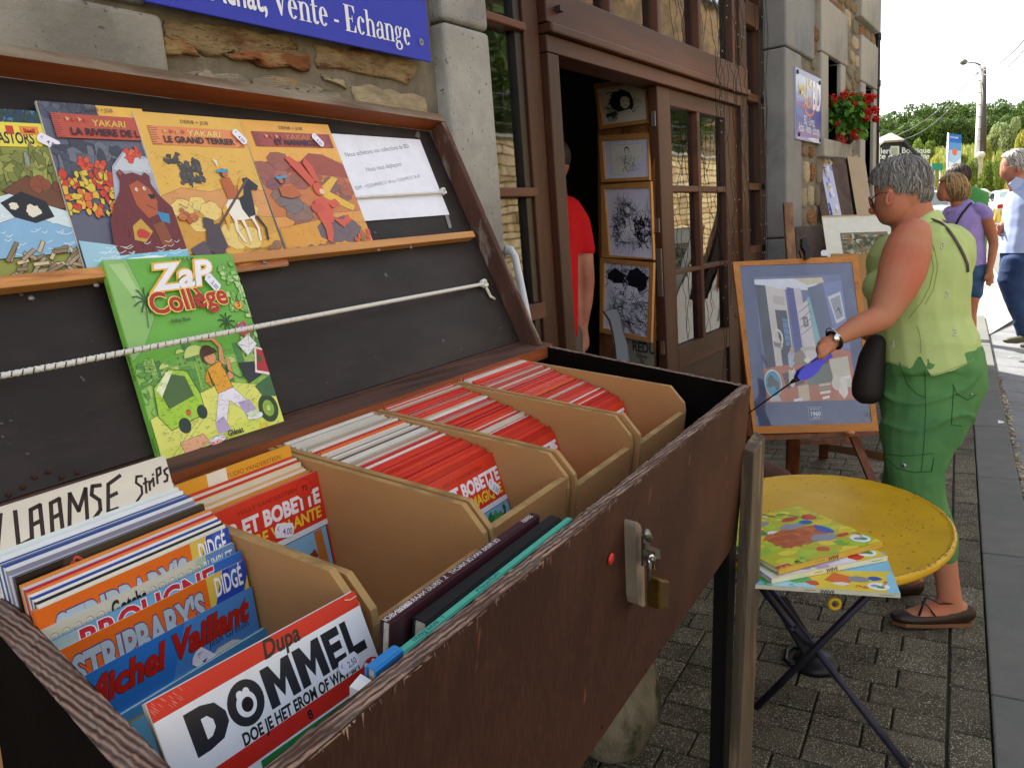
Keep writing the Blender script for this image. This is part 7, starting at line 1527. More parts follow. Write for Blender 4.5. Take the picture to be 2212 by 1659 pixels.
# black stand foot with a wide flat post behind the crossing legs
st_ = thing('umbrella_stand', gl_((1760, 1441)), 'black cast stand with a slanting flat post behind the table legs', 'stand')
c = gl_((1762, 1436)); MB().tube([c, c + V(0, 0, .02), c + V(0, 0, .035)], [.075, .07, .035], 20, M_blk).build('base', st_)
b0_ = c + V(0, 0, .02); tp_ = W(1680, 1287, (b0_ - EYE) @ CF - .03); px_ = CR * .030
MB().hexa([b0_ - px_, b0_ + px_, b0_ + px_ + CF * .03, b0_ - px_ + CF * .03], [tp_ - px_, tp_ + px_, tp_ + px_ + CF * .03, tp_ - px_ + CF * .03], M_blk).build('post', st_, bevel=.003)
lp_ = [gl_(p) + V(0, 0, .012) for p in ((1735, 1405), (1712, 1402), (1700, 1412), (1697, 1432), (1706, 1440), (1730, 1438))]; MB().tube(lp_, .009, 8, M_blk).build('loop_handle', st_)
# ---- books on the table
def tbook(nl, nr, depth, z, th, cover, spine, label, art, fl=None):
 NL, NR = atz(nl, z), atz(nr, z); u = unit(NR - NL); v_ = V(-u[1], u[0], 0); w_ = np.linalg.norm(NR - NL)
 # read from the far side: top-left seen by a reader facing the spine from above is at NR
 t = thing('picture_book', (NL + NR) / 2 - V(0, 0, th), label, 'picture book', 'picture books fanned on the yellow table')
 FL, FR = NL + v_ * depth, NR + v_ * depth; ct = .0018
 MB().prism([NL, NR, FR, FL], V(0, 0, -ct), ink(cover)).build('front_cover', t, bevel=.0006)
 MB().prism([NL + v_ * .002 + u * .003 - V(0, 0, ct), NR + v_ * .002 - u * .003 - V(0, 0, ct), FR - v_ * .003 - u * .003 - V(0, 0, ct), FL - v_ * .003 + u * .003 - V(0, 0, ct)], V(0, 0, -(th - 2 * ct)), M_pgw).build('pages', t)
 MB().prism([NL - V(0, 0, th - ct), NR - V(0, 0, th - ct), FR - V(0, 0, th - ct), FL - V(0, 0, th - ct)], V(0, 0, -ct), ink(cover)).build('back_cover', t, bevel=.0006)
 MB().prism([NL - v_ * .0015, NR - v_ * .0015, NR + v_ * .001, NL + v_ * .001], V(0, 0, -th), ink(spine)).build('spine', t, bevel=.0008)
 s_ = Sheet(NL + V(0, 0, .0003), NR + V(0, 0, .0003), FL + V(0, 0, .0003), V(0, 0, 1), .000006); art(s_); s_.build('print', t)
 sp = Sheet(NL - v_ * .0018, NR - v_ * .0018, NL - v_ * .0018 - V(0, 0, th), -v_, .00002); sp.rect(0, 0, 1, 1, spine)
 sp.text('BABAR', .56, .22, .0125, '#1c1c1c', .03, rot=math.pi, al='l', fit=.10); sp.line([(.36, .5), (.43, .5)], .0016, '#7a6a4c'); sp.line([(.86, .5), (.96, .5)], .0016, '#8a7a5c')
 if fl: fl(sp)
 sp.build('print', t); return t
# v runs away from the spine (u: NL -> NR)
def badge(s_, x, y):
 s_.ell(x, y, .075, .085, '#e9eef2', 22); s_.blob(x - .02, y + .005, .035, .03, '#8f98a4', 10, .15); s_.blob(x + .015, y - .02, .03, .03, '#2c9a5a', 10, .15); s_.text('BABAR', x + .055, y + .05, .011, '#c23a2c', .02, rot=math.pi * .62, al='c')
def artA(s_):
 s_.rect(0, 0, 1, 1, '#b4b62c'); q = random.Random(2)
 for i in range(70): s_.blob(q.random(), q.random(), q.uniform(.03, .09), q.uniform(.03, .07), q.choice(['#8fbf34', '#c9c832', '#6fae38', '#d8c22c', '#a8c838', '#e0d040']), 9, .35, i)
 s_.poly([(.25, .35), (.5, .25), (.75, .35), (.8, .55), (.5, .6), (.3, .52)], '#b8622c'); leaves(s_, .28, .3, .75, .55, ['#b45a2a', '#a8522a', '#c26c30'], 26, 3, .05)
 for x, y, rx, ry, c in ((.68, .30, .11, .07, '#8d8f9c'), (.62, .62, .10, .06, '#8d8f9c'), (.22, .62, .10, .05, '#8d8f9c'), (.42, .80, .11, .05, '#8d8f9c'), (.30, .68, .08, .06, '#b44a34'), (.80, .44, .05, .1, '#2c58b0'), (.78, .64, .06, .05, '#2c58b0'), (.72, .76, .09, .04, '#c23a24'), (.88, .72, .06, .06, '#c2402c'), (.84, .26, .07, .03, '#c23a34'), (.52, .12, .05, .05, '#c85a2c'), (.40, .6, .05, .03, '#e4e4e4'), (.33, .62, .04, .04, '#2c8a5a')): s_.blob(x, y, rx, ry, c, 12, .22)
 s_.line([(.60, .96), (.66, .82), (.72, .74)], .0035, '#1c1c1c'); s_.line([(.74, .90), (.86, .70)], .003, '#1c1c1c'); s_.blob(.56, .97, .05, .03, '#c8342c', 10, .2); leaves(s_, .5, .9, .64, .99, ['#d84a38', '#e8e0d8'], 8, 8, .02)
 s_.text('BABAR', .12, .05, .055, '#c8341f', .035, rot=math.pi * .5, out=('#e9e4dc', .015), fit=None); s_.text('en forêt', .22, .06, .028, '#1f2a1c', .008, .3, rot=math.pi * .5); badge(s_, .90, .13)
def artB(s_):
 s_.rect(0, 0, 1, 1, '#dfe0dc'); s_.rect(.55, 0, 1, 1, '#dcc84c'); leaves(s_, .3, .0, .7, .2, ['#4caa4c', '#b4a4cc', '#8ac080', '#e0e0ec'], 30, 5, .06); s_.blob(.78, .08, .06, .06, '#c8342c', 12, .2); s_.blob(.5, .1, .12, .05, '#c8bce0', 12, .2); badge(s_, .90, .12)
def artC(s_):
 s_.rect(0, 0, 1, 1, '#7cbcdc'); s_.poly([(.3, 0), (1, 0), (1, .5), (.3, .4)], '#e0c83c'); leaves(s_, .0, .0, .4, .3, ['#8ac8dc', '#4caa5c', '#a4d4e4'], 24, 6, .06); s_.poly([(.5, .2), (.66, .1), (.72, .3), (.58, .4)], '#d86a2c'); s_.blob(.62, .14, .06, .04, '#e4e0dc', 12, .2); s_.blob(.74, .26, .08, .07, '#8d8f94', 12, .2); s_.blob(.86, .30, .05, .05, '#2c5ab0', 10, .2); s_.poly([(.92, .0), (1, 0), (1, .5), (.95, .4)], '#8cc8e4'); badge(s_, .87, .13); s_.blob(.42, .12, .05, .05, '#c8442c', 10, .2); leaves(s_, .7, .05, .8, .2, ['#c85a2c'], 5, 9, .015)
tbook((1630, 1262), (1945, 1282), .225, .612, .0095, '#7cbcdc', '#cfcdb8', 'lowest picture book on the yellow table, sky blue cover with balloon shapes', artC)
tbook((1666, 1249), (1916, 1200), .29, .626, .0125, '#dfe0dc', '#dcd8b4', 'middle picture book on the yellow table, white cover with a yellow spine end', artB)
tbook((1681, 1229), (1906, 1169), .298, .642, .0135, '#b4b62c', '#c9a23c', 'top picture book on the yellow table, green and yellow autumn forest cover', artA)
# ================================================================== ROCK UNDER THE BOX
bpos = atz((1382, 1640), 0); rk = MB(); q = random.Random(8); rings = []
for i in range(15):
 t = i / 14; z = .50 * t; r0 = (.098 + .02 * math.sin(t * 5)) * (1 - .55 * t ** 3) * (.85 + .3 * min(1, t * 4)); cx = bpos[0] - .0 + .03 * t; cy = bpos[1] + .085 - .02 * t; rings.append([V(cx + r0 * math.cos(a) * (1 + q.uniform(-.10, .10)), cy + r0 * 1.0 * math.sin(a) * (1 + q.uniform(-.10, .10)), z + q.uniform(-.008, .008)) for a in [6.283 * k / 16 for k in range(16)]])
rk.loft(rings, mat('mossy_rock', '#857a64', .9, .4, 9, (1, 1, .5), 1.0, .02, col2='#34381e', s2=5, t2=(.44, .58), fine=22, fleck=(14, '#3a3424', .62)))
ro = rk.build('upright_rock', label='rough pale upright rock with moss standing under the book box', cat='rock'); sb = ro.modifiers.new('s', 'SUBSURF'); sb.levels = 1; sb.render_levels = 2
# ================================================================== EASEL AND FRAMED PICTURE
dT, dBm = 3.95, 3.76
def EW(p, off=0.0):
 t = (p[1] - 560) / 375.0; return W(p[0], p[1], dT + (dBm - dT) * t - off)
M_hon = mat('honey_frame', '#b9772f', .42, .18, 7, (2, .4, 2), .2, .001, col2='#9a5c22', s2=9, t2=(.62, .7))
ea = thing('easel', atz((1800, 1060), 0), 'brown wooden easel holding the blue framed city picture', 'easel')
M_ea = mat('easel_wood', '#5f3018', .55, .25, 7, (3, 3, .5), .3, .001, col2='#7a4524', s2=6)
fr = thing('framed_picture', EW((1760, 936)), 'large honey wood framed picture with navy mount, dated 1960, on the easel', 'picture')
O = [(1583, 566), (1853, 552), (1898, 931), (1628, 937)]; I = [(1598, 574.5), (1840.5, 566.5), (1884, 913), (1633.5, 921)]
Ow, Iw = [EW(p, .025) for p in O], [EW(p, .025) for p in I]; n = unit(np.cross(Ow[1] - Ow[0], Ow[3] - Ow[0])); n = n if n @ (EYE - Ow[0]) > 0 else -n
for k in range(4):
 j = (k + 1) % 4; MB().prism([Ow[k], Ow[j], Iw[j], Iw[k]], -n * .022, M_hon).build('frame_bar', fr, bevel=.002)
for k in (0, 2): c = (Ow[k] * .92 + Ow[(k + 3) % 4] * .08 + Iw[k] * 0);
c_ = (EW((1591, 682), .0255)); MB().tube([c_, c_ + n * .0012], .011, 12, mat('wood_knot', '#5a2a10', .5)).build('wood_knot', fr)
Mi = [p - n * .006 for p in Iw]; MB().prism(Mi, -n * .003, ink('#3c4a74', .3)).build('mount', fr)
s_ = Sheet(Mi[0] + n * .0004, Mi[1] + n * .0004, Mi[3] + n * .0004, n, .00001)
s_.u = Mi[1] - Mi[0]; s_.rect(0, 0, 1, 1, '#3d4b76')
def q_(x, y): return (.118 + x * .77, .075 + y * .785)
def pq(pts, c): s_.poly([q_(*p) for p in pts], c)
pq([(0, 0), (1, 0), (1, 1), (0, 1)], '#5a6a94')
pq([(0, .02), (.75, .02), (.78, .05), (.6, .12), (.2, .1), (0, .06)], '#d9dcea'); pq([(.45, .02), (.78, .02), (.8, .06), (.6, .08)], '#c9bfa0')
pq([(.0, .06), (.12, .07), (.14, .72), (.03, .74)], '#23283a'); pq([(.12, .07), (.34, .11), (.36, .75), (.14, .72)], '#cdc6c4'); pq([(.19, .15), (.32, .17), (.32, .24), (.19, .22)], '#b9b0ae'); pq([(.2, .27), (.33, .28), (.35, .72), (.22, .72)], '#2a3048'); pq([(.27, .34), (.33, .35), (.335, .56), (.28, .56)], '#4a7ab0')
for k in range(4): s_.line([q_(.27, .37 + k * .05), q_(.335, .375 + k * .05)], .004, '#1c2438')
pq([(.36, .09), (.44, .10), (.47, .72), (.38, .74)], '#3c3c90'); pq([(.44, .10), (.52, .1), (.56, .7), (.47, .72)], '#c4bcc4'); pq([(.46, .26), (.58, .2), (.62, .66), (.5, .70)], '#d0c8cc'); pq([(.50, .34), (.56, .33), (.565, .41), (.51, .42)], '#6a6468'); pq([(.52, .355), (.55, .35), (.553, .395), (.52, .40)], '#a8a098'); pq([(.58, .18), (.65, .17), (.7, .6), (.62, .66)], '#7ab0b4')
for k in range(4): s_.line([q_(.47, .30 + k * .06), q_(.6, .23 + k * .06)], .003, '#40406c')
pq([(.6, .10), (.78, .07), (.86, .6), (.7, .66)], '#4a5878'); pq([(.78, .07), (1, .05), (1, .6), (.86, .6)], '#6a78b0'); pq([(.82, .18), (.97, .14), (.99, .36), (.88, .40)], '#c9cdd4'); pq([(.845, .2), (.955, .17), (.97, .34), (.89, .37)], '#8a94a0'); s_.line([q_(.9, .3), q_(.93, .27), q_(.94, .32)], .006, '#4a4438')
pq([(0, .74), (.14, .72), (.5, .7), (.86, .6), (1, .62), (1, 1), (0, 1)], '#b4622c'); pq([(.2, .78), (.42, .74), (.44, .86), (.24, .9)], '#4a2c24'); pq([(.44, .7), (.74, .66), (.76, .86), (.48, .88)], '#5c6a58'); pq([(.74, .68), (.96, .66), (.97, .9), (.78, .9)], '#c8c4b0')
s_.ell(*q_(.09, .85), .075, .085, '#d0d8dc', 22); s_.ell(*q_(.09, .855), .068, .078, '#2f94b8', 22); s_.blob(*q_(.07, .84), .035, .04, '#3c4a44', 12, .35); s_.blob(*q_(.13, .87), .02, .03, '#3c4a44', 10, .35); pq([(.05, .95), (.14, .95), (.16, .99), (.03, .99)], '#b8bcc0')
s_.poly(arcp(*q_(.2, .5), .045, .06, .03, .045, 0, 6.28, 18), '#dcd8cc'); s_.line([q_(.17, .44), q_(.24, .56), q_(.21, .60), q_(.2, .72)], .005, '#c8c4b8'); pq([(.14, .52), (.23, .55), (.21, .58), (.15, .56)], '#7a7870')
for x, y, w_, h_, c in ((.36, .88, .12, .12, '#c9b898'), (.6, .93, .12, .02, '#e4e0d4'), (.58, .90, .14, .02, '#8a9090'), (.6, .87, .13, .02, '#c8c0a8'), (.3, .98, .1, .02, '#dfe4f0'), (.62, .97, .08, .02, '#dfe4f0'), (.86, .82, .1, .02, '#e4e4e8'), (.3, .76, .05, .02, '#e8e4dc'), (.70, .6, .1, .03, '#c8c0a4'), (.44, .58, .16, .03, '#b8b4a0'), (.80, .50, .10, .02, '#d8d0b8'), (.78, .54, .12, .02, '#a89c84')): pq([(x, y), (x + w_, y - .01), (x + w_, y - .01 + h_), (x, y + h_)], c)
for x, y, rx, ry, c in ((.32, .66, .035, .05, '#aab8d0'), (.34, .60, .02, .025, '#b89c80'), (.42, .66, .06, .04, '#8a7a64'), (.30, .82, .03, .05, '#c8c0b4'), (.34, .78, .012, .03, '#c8c0b4'), (.86, .9, .05, .06, '#dcd8d0'), (.8, .86, .04, .05, '#d0ccc0'), (.5, .68, .03, .02, '#e0dccc')): s_.blob(*q_(x, y), rx, ry, c, 12, .3)
s_.rect(.46, .895, .575, .972, '#9aa4c0'); s_.rect(.463, .898, .572, .969, '#3d4b76'); s_.text('1960', .517, .948, .030, '#dfe4f0', .02, al='c', fit=.09); s_.text('BRUXELLES', .517, .912, .012, '#b8c0d8', .01, al='c', fit=.08); s_.text('..HERGÉ', .517, .965, .013, '#c8cfe2', .01, al='c', fit=.07)
s_.build('print', fr)
def gfmat():
 m, nt, b = newmat('picture_film'); nt.nodes.remove(b); out = nt.nodes['Material Output']
 g = N_(nt, 'ShaderNodeBsdfGlossy'); g.inputs['Roughness'].default_value = .06; t = N_(nt, 'ShaderNodeBsdfTransparent'); f = N_(nt, 'ShaderNodeFresnel'); f.inputs['IOR'].default_value = 1.5
 ml = N_(nt, 'ShaderNodeMath', operation='MULTIPLY'); ml.inputs[1].default_value = 2.2; ml.use_clamp = True; ms = N_(nt, 'ShaderNodeMixShader')
 nt.links.new(f.outputs[0], ml.inputs[0]); nt.links.new(ml.outputs[0], ms.inputs[0]); nt.links.new(t.outputs[0], ms.inputs[1]); nt.links.new(g.outputs[0], ms.inputs[2]); nt.links.new(ms.outputs[0], out.inputs[0])
 bp = N_(nt, 'ShaderNodeBump'); bp.inputs['Strength'].default_value = .9; bp.inputs['Distance'].default_value = .03
 nt.links.new(noise(nt, coords(nt, (1.3, 1.3, .8)), 3.2, 2, .4), bp.inputs['Height']); nt.links.new(bp.outputs[0], g.inputs['Normal']); nt.links.new(bp.outputs[0], f.inputs['Normal']); return m
Gw = [p - n * .0022 for p in Iw]; MB().add(Gw, [(0, 1, 2, 3)], gfmat()).build('cover_film', fr)
clip_ = MB(); clip_.prism([EW(p, .06) for p in ((1733, 515), (1743, 513), (1745, 530), (1750, 538), (1750, 559), (1741, 560), (1740, 545), (1734, 534))], CF * .035, M_blk); clip_.build('top_clip', ea, bevel=.003)
led = MB(); led.prism([EW(p, .05) for p in ((1622, 942), (1912, 931), (1913, 940), (1623, 952))], CF * .06, M_ea).build('ledge', ea, bevel=.003)
def eleg(top, ft, nm='leg', w_=.045):
 t_, f_ = np.asarray(top), np.asarray(ft); s = CR * w_ / 2; return MB().hexa([f_ - s, f_ + s, f_ + s + CF * .022, f_ - s + CF * .022], [t_ - s, t_ + s, t_ + s + CF * .022, t_ - s + CF * .022], M_ea).build(nm, ea, bevel=.002)
topc = W(1740, 540, 4.02)
gz = lambda p: atz(p, 0)
eleg(W(1850, 940, 3.80) + CF * .03, gz((1916, 1108)) , w_=.043); eleg(topc + CF * .02, W(1850, 940, 3.80) + CF * .03)
eleg(W(1716, 948, 4.1), gz((1712, 1036)), w_=.07); eleg(W(1782, 950, 4.3), gz((1780, 990)), w_=.05)
cr1 = MB(); cr1.prism([W(1700, 955, 4.2), W(1862, 945, 4.2), W(1862, 957, 4.2), W(1700, 962, 4.2)], CF * .02, M_ea).build('cross_brace', ea, bevel=.002)
MB().tube([EW((1836, 936), .075), EW((1836, 936), .075) + V(0, 0, .008)], .022, 18, mat('orange_cap', '#c9744a', .4)).build('peg_cap', ea)
bt = MB(); bt.prism([W(1775, 957, 4.5), W(1914, 978, 4.0), W(1914, 997, 4.0), W(1775, 972, 4.5)], CF * .03, mat('pale_batten', '#8c6644', .7, .2, 6, (.5, .5, 3), .3)); tag(bt.build('floor_batten', bevel=.002), 'pale wooden batten near the ground behind the easel legs', 'batten')
# ================================================================== GOODS LEANING ON THE WALL
def lean(nm, q4, dtop, dbot, th, mt, label, cat, fn=None, edge=None, bevel=.002):
 y0_, y1_ = min(p[1] for p in q4), max(p[1] for p in q4); f = lambda p: W(p[0], p[1], dtop + (dbot - dtop) * (p[1] - y0_) / (y1_ - y0_))
 P_ = [f(p) for p in q4]; t = thing(nm, (P_[2] + P_[3]) / 2, label, cat); n = unit(np.cross(P_[1] - P_[0], P_[3] - P_[0])); n = n if n @ (EYE - P_[0]) > 0 else -n
 MB().prism(P_, -n * th, mt, edge or mt).build('panel', t, bevel=bevel)
 if fn: s_ = Sheet(P_[0] + n * .0006, P_[1] + n * .0006, P_[3] + n * .0006, n, .00003); fn(s_); s_.build('print', t)
 return t, f, n
M_ply3 = mat('plywood_grey', '#5b4a40', .75, .18, 6, (3, 3, .5), .3, .001, col2='#473830', s2=5)
M_beige = mat('beige_board', '#b0997c', .6, .08, 5, bmp=.1)
def ps(s_):
 s_.rect(.24, .0, .56, 1, '#bfc2dc'); q = random.Random(3);
 for i in range(60): s_.blob(q.uniform(.28, .53), q.uniform(.02, .98), .03, q.uniform(.01, .03), q.choice(['#5a5aa8', '#d8d8e8', '#c8b070', '#8a8ac0', '#e4e4ec', '#3c3c88']), 8, .5, i)
 s_.text('BD', .32, .08, .06, '#d8b840', .02)
lean('leaning_board', [(1748, 332), (1826, 341), (1862, 600), (1800, 600)], 5.9, 5.55, .02, M_ply3, 'brown plywood board with a violet poster strip leaning on the rubble wall', 'board', ps, M_blk)
lean('leaning_board', [(1830, 338), (1868, 342), (1905, 600), (1874, 600)], 6.1, 5.7, .05, M_beige, 'beige topped board with dark side leaning right of the plywood one', 'board', None, M_blk)
def mp(s_):
 s_.rect(0, 0, 1, 1, '#d9d8cb'); s_.rect(.21, .22, .85, .85, '#77715a'); q = random.Random(9)
 for i in range(260): s_.blob(q.uniform(.25, .81), q.uniform(.25, .82), q.uniform(.01, .05), q.uniform(.008, .03), q.choice(['#5a5c40', '#8a8468', '#a09878', '#4a4a34', '#6a7a58', '#8a6c48', '#b8b098']), 8, .5, i)
 s_.rect(0, 0, 1, .012, '#b08a58')
lean('mounted_print', [(1775, 468), (1934, 463), (1960, 640), (1800, 640)], 4.95, 4.75, .012, mat('cream_mount', '#d9d8cb', .5, .03, 3, bmp=0), 'cream mounted print of foliage standing behind the easel', 'picture', mp, M_hon)
lean('cardboard_sheet', [(1796, 548), (1930, 549), (1940, 860), (1815, 860)], 4.6, 4.35, .01, mat('cardboard', '#a2784a', .8, .08, 4, bmp=.1), 'plain brown cardboard sheet between easel picture and cream print', 'cardboard')
lean('low_board', [(1718, 490), (1777, 487), (1800, 640), (1726, 640)], 5.05, 4.9, .018, M_ply3, 'low dark brown board leaning beside the cream print', 'board')
tg = MB(); tg.prism([W(p[0], p[1], 4.5) for p in ((1773, 545), (1776, 541), (1786, 540), (1788, 553), (1774, 553))], CF * .001, ink('#dfe2ea')); tag(tg.build('price_card'), 'small white price card clipped above the easel picture', 'price card')
pst = MB(); a_, b_ = W(1703, 437, 4.9), W(1716, 640, 4.75); s = CR * .030; pst.hexa([b_ - s, b_ + s, b_ + s + CF * .03, b_ - s + CF * .03], [a_ - s, a_ + s, a_ + s + CF * .03, a_ - s + CF * .03], mat('brown_batten', '#7c5438', .6, .3, 6, (4, 4, .5), .4, col2='#9a7450', s2=5)); tag(pst.build('wooden_batten', bevel=.006), 'upright brown wooden batten leaning on the bluestone pier', 'batten')
dk = MB();
# ================================================================== PEOPLE
from mathutils.bvhtree import BVHTree
from mathutils import noise as mnoise
def project(p):
 v = RW.T @ (np.asarray(p) - EYE); return 1106 + FPX * v[0] / v[2], 829.5 + FPX * v[1] / v[2]
def ch(*pts, nseg=18, dr=None):
 """chain of (px, py, depth, r_px across, r_m in depth) -> closed tapered tube"""
 C_ = [W(p[0], p[1], p[2]) for p in pts]; n = len(C_); rings = []
 for i in range(n):
  t = unit(C_[min(i + 1, n - 1)] - C_[max(i - 1, 0)]); u = np.cross(t, CF)
  u = unit(u) if np.linalg.norm(u) > .15 else CR; v_ = unit(np.cross(u, t)); ra = pts[i][3] * pts[i][2] / FPX; rb = pts[i][4] if len(pts[i]) > 4 else ra
  rings.append([C_[i] + u * ra * math.cos(a) + v_ * rb * math.sin(a) for a in [6.28318 * k / nseg for k in range(nseg)]])
  if i == 0: r0, tt0 = rings[0], t
  tn = t
 def cap(r, c, t, s): return [[c + (p - c) * .8 + t * s * .45 for p in r], [c + (p - c) * .4 + t * s * .8 for p in r]]
 s0 = pts[0][3] * pts[0][2] / FPX * .8; s1 = pts[-1][3] * pts[-1][2] / FPX * .8
 return cap(rings[0], C_[0], -tt0, s0)[::-1] + rings + cap(rings[-1], C_[-1], tn, s1)
def organic(name, parent, chains, mt, voxel=.007, smooth=5, disp=None, cut=None, balls=(), boxes=None, **kw):
 m = MB()
 for c in chains: m.loft(c, None)
 for b in balls:
  px, py, d, rx, ry, rd = b[:6]; ang = b[6] if len(b) > 6 else 0.0
  A = np.array([CR * math.cos(ang) + CD * math.sin(ang), -CR * math.sin(ang) + CD * math.cos(ang), CF]).T
  m.ball(W(px, py, d), (rx * d / FPX, ry * d / FPX, rd), None, 20, 12, A)
 me0 = m.mesh('t', (0, 0, 0)); o = bpy.data.objects.new('t', me0); COL.objects.link(o)
 r = o.modifiers.new('r', 'REMESH'); r.mode = 'VOXEL'; r.voxel_size = voxel
 if smooth: sm = o.modifiers.new('s', 'SMOOTH'); sm.factor = .5; sm.iterations = smooth
 me = evalmesh(o); bpy.data.objects.remove(o); bpy.data.meshes.remove(me0)
 n = len(me.vertices); co = np.empty(n * 3); me.vertices.foreach_get('co', co); co = co.reshape(-1, 3)
 if disp:
  nr = np.empty(n * 3); me.vertices.foreach_get('normal', nr); nr = nr.reshape(-1, 3)
  for i in range(n): co[i] += nr[i] * disp(co[i])
 fs = [tuple(p.vertices) for p in me.polygons]
 if cut:
  v = (co - EYE) @ RW; P_ = np.stack([1106 + FPX * v[:, 0] / v[:, 2], 829.5 + FPX * v[:, 1] / v[:, 2]], 1)
  bad = np.array([cut(x, y) for x, y in P_]); fs = [f for f in fs if not any(bad[i] for i in f)]
  nb = {}
  for p in me.polygons:
   vv = list(p.vertices); bb = [bad[i] for i in vv]
   if any(bb) and not all(bb):
    for a_ in range(len(vv)):
     i, j = vv[a_], vv[(a_ + 1) % len(vv)]
     if bad[i] != bad[j]:
      g, b_ = (j, i) if bad[i] else (i, j); nb.setdefault(b_, []).append(g)
  newp = {}
  for b_, gs in nb.items():
   acc = []
   for g in gs:
    lo_, hi_ = co[g].copy(), co[b_].copy()
    for _ in range(6):
     md = (lo_ + hi_) / 2
     if cut(*project(md)): hi_ = md
     else: lo_ = md
    acc.append(lo_)
   newp[b_] = sum(acc) / len(acc)
  for b_, p_ in newp.items(): co[b_] = p_
  ok_ = set(np.nonzero(~bad)[0].tolist()) | set(newp)
  fs = [tuple(p.vertices) for p in me.polygons if all(i in ok_ for i in p.vertices) and any(not bad[i] for i in p.vertices)]
  used = sorted({i for f in fs for i in f}); mp = {k: i for i, k in enumerate(used)}; co = co[used]; fs = [tuple(mp[i] for i in f) for f in fs]
 bpy.data.meshes.remove(me); q = MB(); q.add(co, fs, mt, True); ob = q.build(name, parent, **kw)
 bvh = BVHTree.FromPolygons([Vector(c) for c in co], fs); return ob, bvh
def hit(bvh, px, py, off=.001):
 d = unit(ray((px, py))); h = bvh.ray_cast(Vector(EYE), Vector(d), 200)
 if h[0] is None: return None, None
 n = V(*h[1]); n = n if n @ d < 0 else -n
 return V(*h[0]) + n * off, n
def seam(bvh, pts, r, mt, parent, name='seam', off=.0008, step=3.0):
 P_ = []
 for (x0, y0), (x1, y1) in zip(pts[:-1], pts[1:]):
  k = max(1, int(math.hypot(x1 - x0, y1 - y0) / step))
  for i in range(k):
   c, n = hit(bvh, x0 + (x1 - x0) * i / k, y0 + (y1 - y0) * i / k, off)
   if c is not None: P_.append(c)
 if len(P_) > 2: return MB().tube(P_, r, 5, mt).build(name, parent)
def folds(a, f, seed=0, ax=None):
 ax = CD if ax is None else ax
 def g(p):
  v = Vector(p) ; n1 = mnoise.noise(Vector((v.x * 5 + seed, v.y * 5, v.z * 5))); s = p @ ax * f + n1 * 3.2 + (p @ CR) * f * .25
  k = 1 - abs(math.sin(s)); m2 = max(0.0, mnoise.noise(Vector((v.x * 3.3, v.y * 3.3 + seed, v.z * 3.3))) + .35)
  return a * (k ** 2.5) * m2 + a * .25 * mnoise.noise(v * 14)
 return g
def skinmat(name, c1, c2):
 m, nt, b = newmat(name); v = coords(nt); n1 = noise(nt, v, 5, 4); c = mix(nt, ramp(nt, n1, [(.4, 0.0), (.62, 1.0)]), hx(c1), hx(c2)); n2 = noise(nt, v, 110, 2)
 c = mix(nt, ramp(nt, n2, [(.74, 0.0), (.78, .35)]), c, hx('#7a4030')); nt.links.new(c, b.inputs['Base Color']); b.inputs['Roughness'].default_value = .6; b.inputs['Specular IOR Level'].default_value = .25
 b.inputs['Subsurface Weight'].default_value = .12; b.inputs['Subsurface Radius'].default_value = (.02, .008, .004); b.inputs['Subsurface Scale'].default_value = .5
 bump(nt, b, noise(nt, v, 260, 3), .15, .0006); MATS[name] = m; return m
def clothmat(name, c1, c2, fine=700, s=4):
 return mat(name, c1, .85, .07, s, bmp=.25, bd=.0006, fine=fine, col2=c2, s2=3.5, t2=(.42, .66), spec=.2)
SK1, SK2, SK3 = skinmat('skin_tanned', '#b67a5c', '#bb6850'), skinmat('skin_warm', '#b87854', '#a8684a'), skinmat('skin_elder', '#b27a60', '#a0624e')
def ribbons(parent, c, rad, A, crown, N, mts, wmin=.0012, wmax=.0028, L=.12, seed=0, keep=None, lift=.004, name='hair_strands', wave=.35, inner=.96):
 """hair as many thin ribbons flowing over an ellipsoid away from the crown point"""
 q = random.Random(seed); m = MB(); rad = np.array(rad); Ai = A.T; cr_ = unit(Ai @ unit(crown))
 for i in range(N):
  d = unit(V(q.gauss(0, 1), q.gauss(0, 1), q.gauss(0, 1))); P_ = []; sc = q.uniform(inner, 1.04); ok = True; l_ = L * q.uniform(.6, 1.25); st_ = 6; sd = q.gauss(0, wave)
  for k in range(st_ + 1):
   loc = d * rad * sc; wp = c + A @ loc
   if keep and not keep(*project(wp)): ok = (k >= 3); break
   P_.append((wp, unit(A @ (d / rad)))); g = d - cr_; g = g - d * (g @ d); g = unit(g) if np.linalg.norm(g) > 1e-4 else V(0, 0, 0)
   side = np.cross(d, g); g = unit(g + side * sd * math.sin(k * .8 + i)); gd = unit(Ai @ V(0, 0, -1)); gd = gd - d * (gd @ d); d = unit(d + (g * .75 + gd * .45) * (l_ / st_) / rad.mean()); sc += lift / st_ * (1 if k < 3 else -1.5)
  if not ok or len(P_) < 3: continue
  w_ = q.uniform(wmin, wmax); mt = q.choice(mts); vs = []
  for k, (p, n) in enumerate(P_):
   t = unit(P_[min(k + 1, len(P_) - 1)][0] - P_[max(k - 1, 0)][0]); s = np.cross(t, n) * w_ * (1 - .75 * k / len(P_)); vs += [p - s, p + n * w_ * .5, p + s]
  m.add(vs, [(3 * k + j, 3 * k + j + 1, 3 * k + j + 4, 3 * k + j + 3) for k in range(len(P_) - 1) for j in (0, 1)], mt, True)
 return m.build(name, parent, kind='stuff')
def hairmats(nm, cols): return [mat('%s_%d' % (nm, i), c, .5, .15, 60, bmp=0, spec=.45) for i, c in enumerate(cols)]
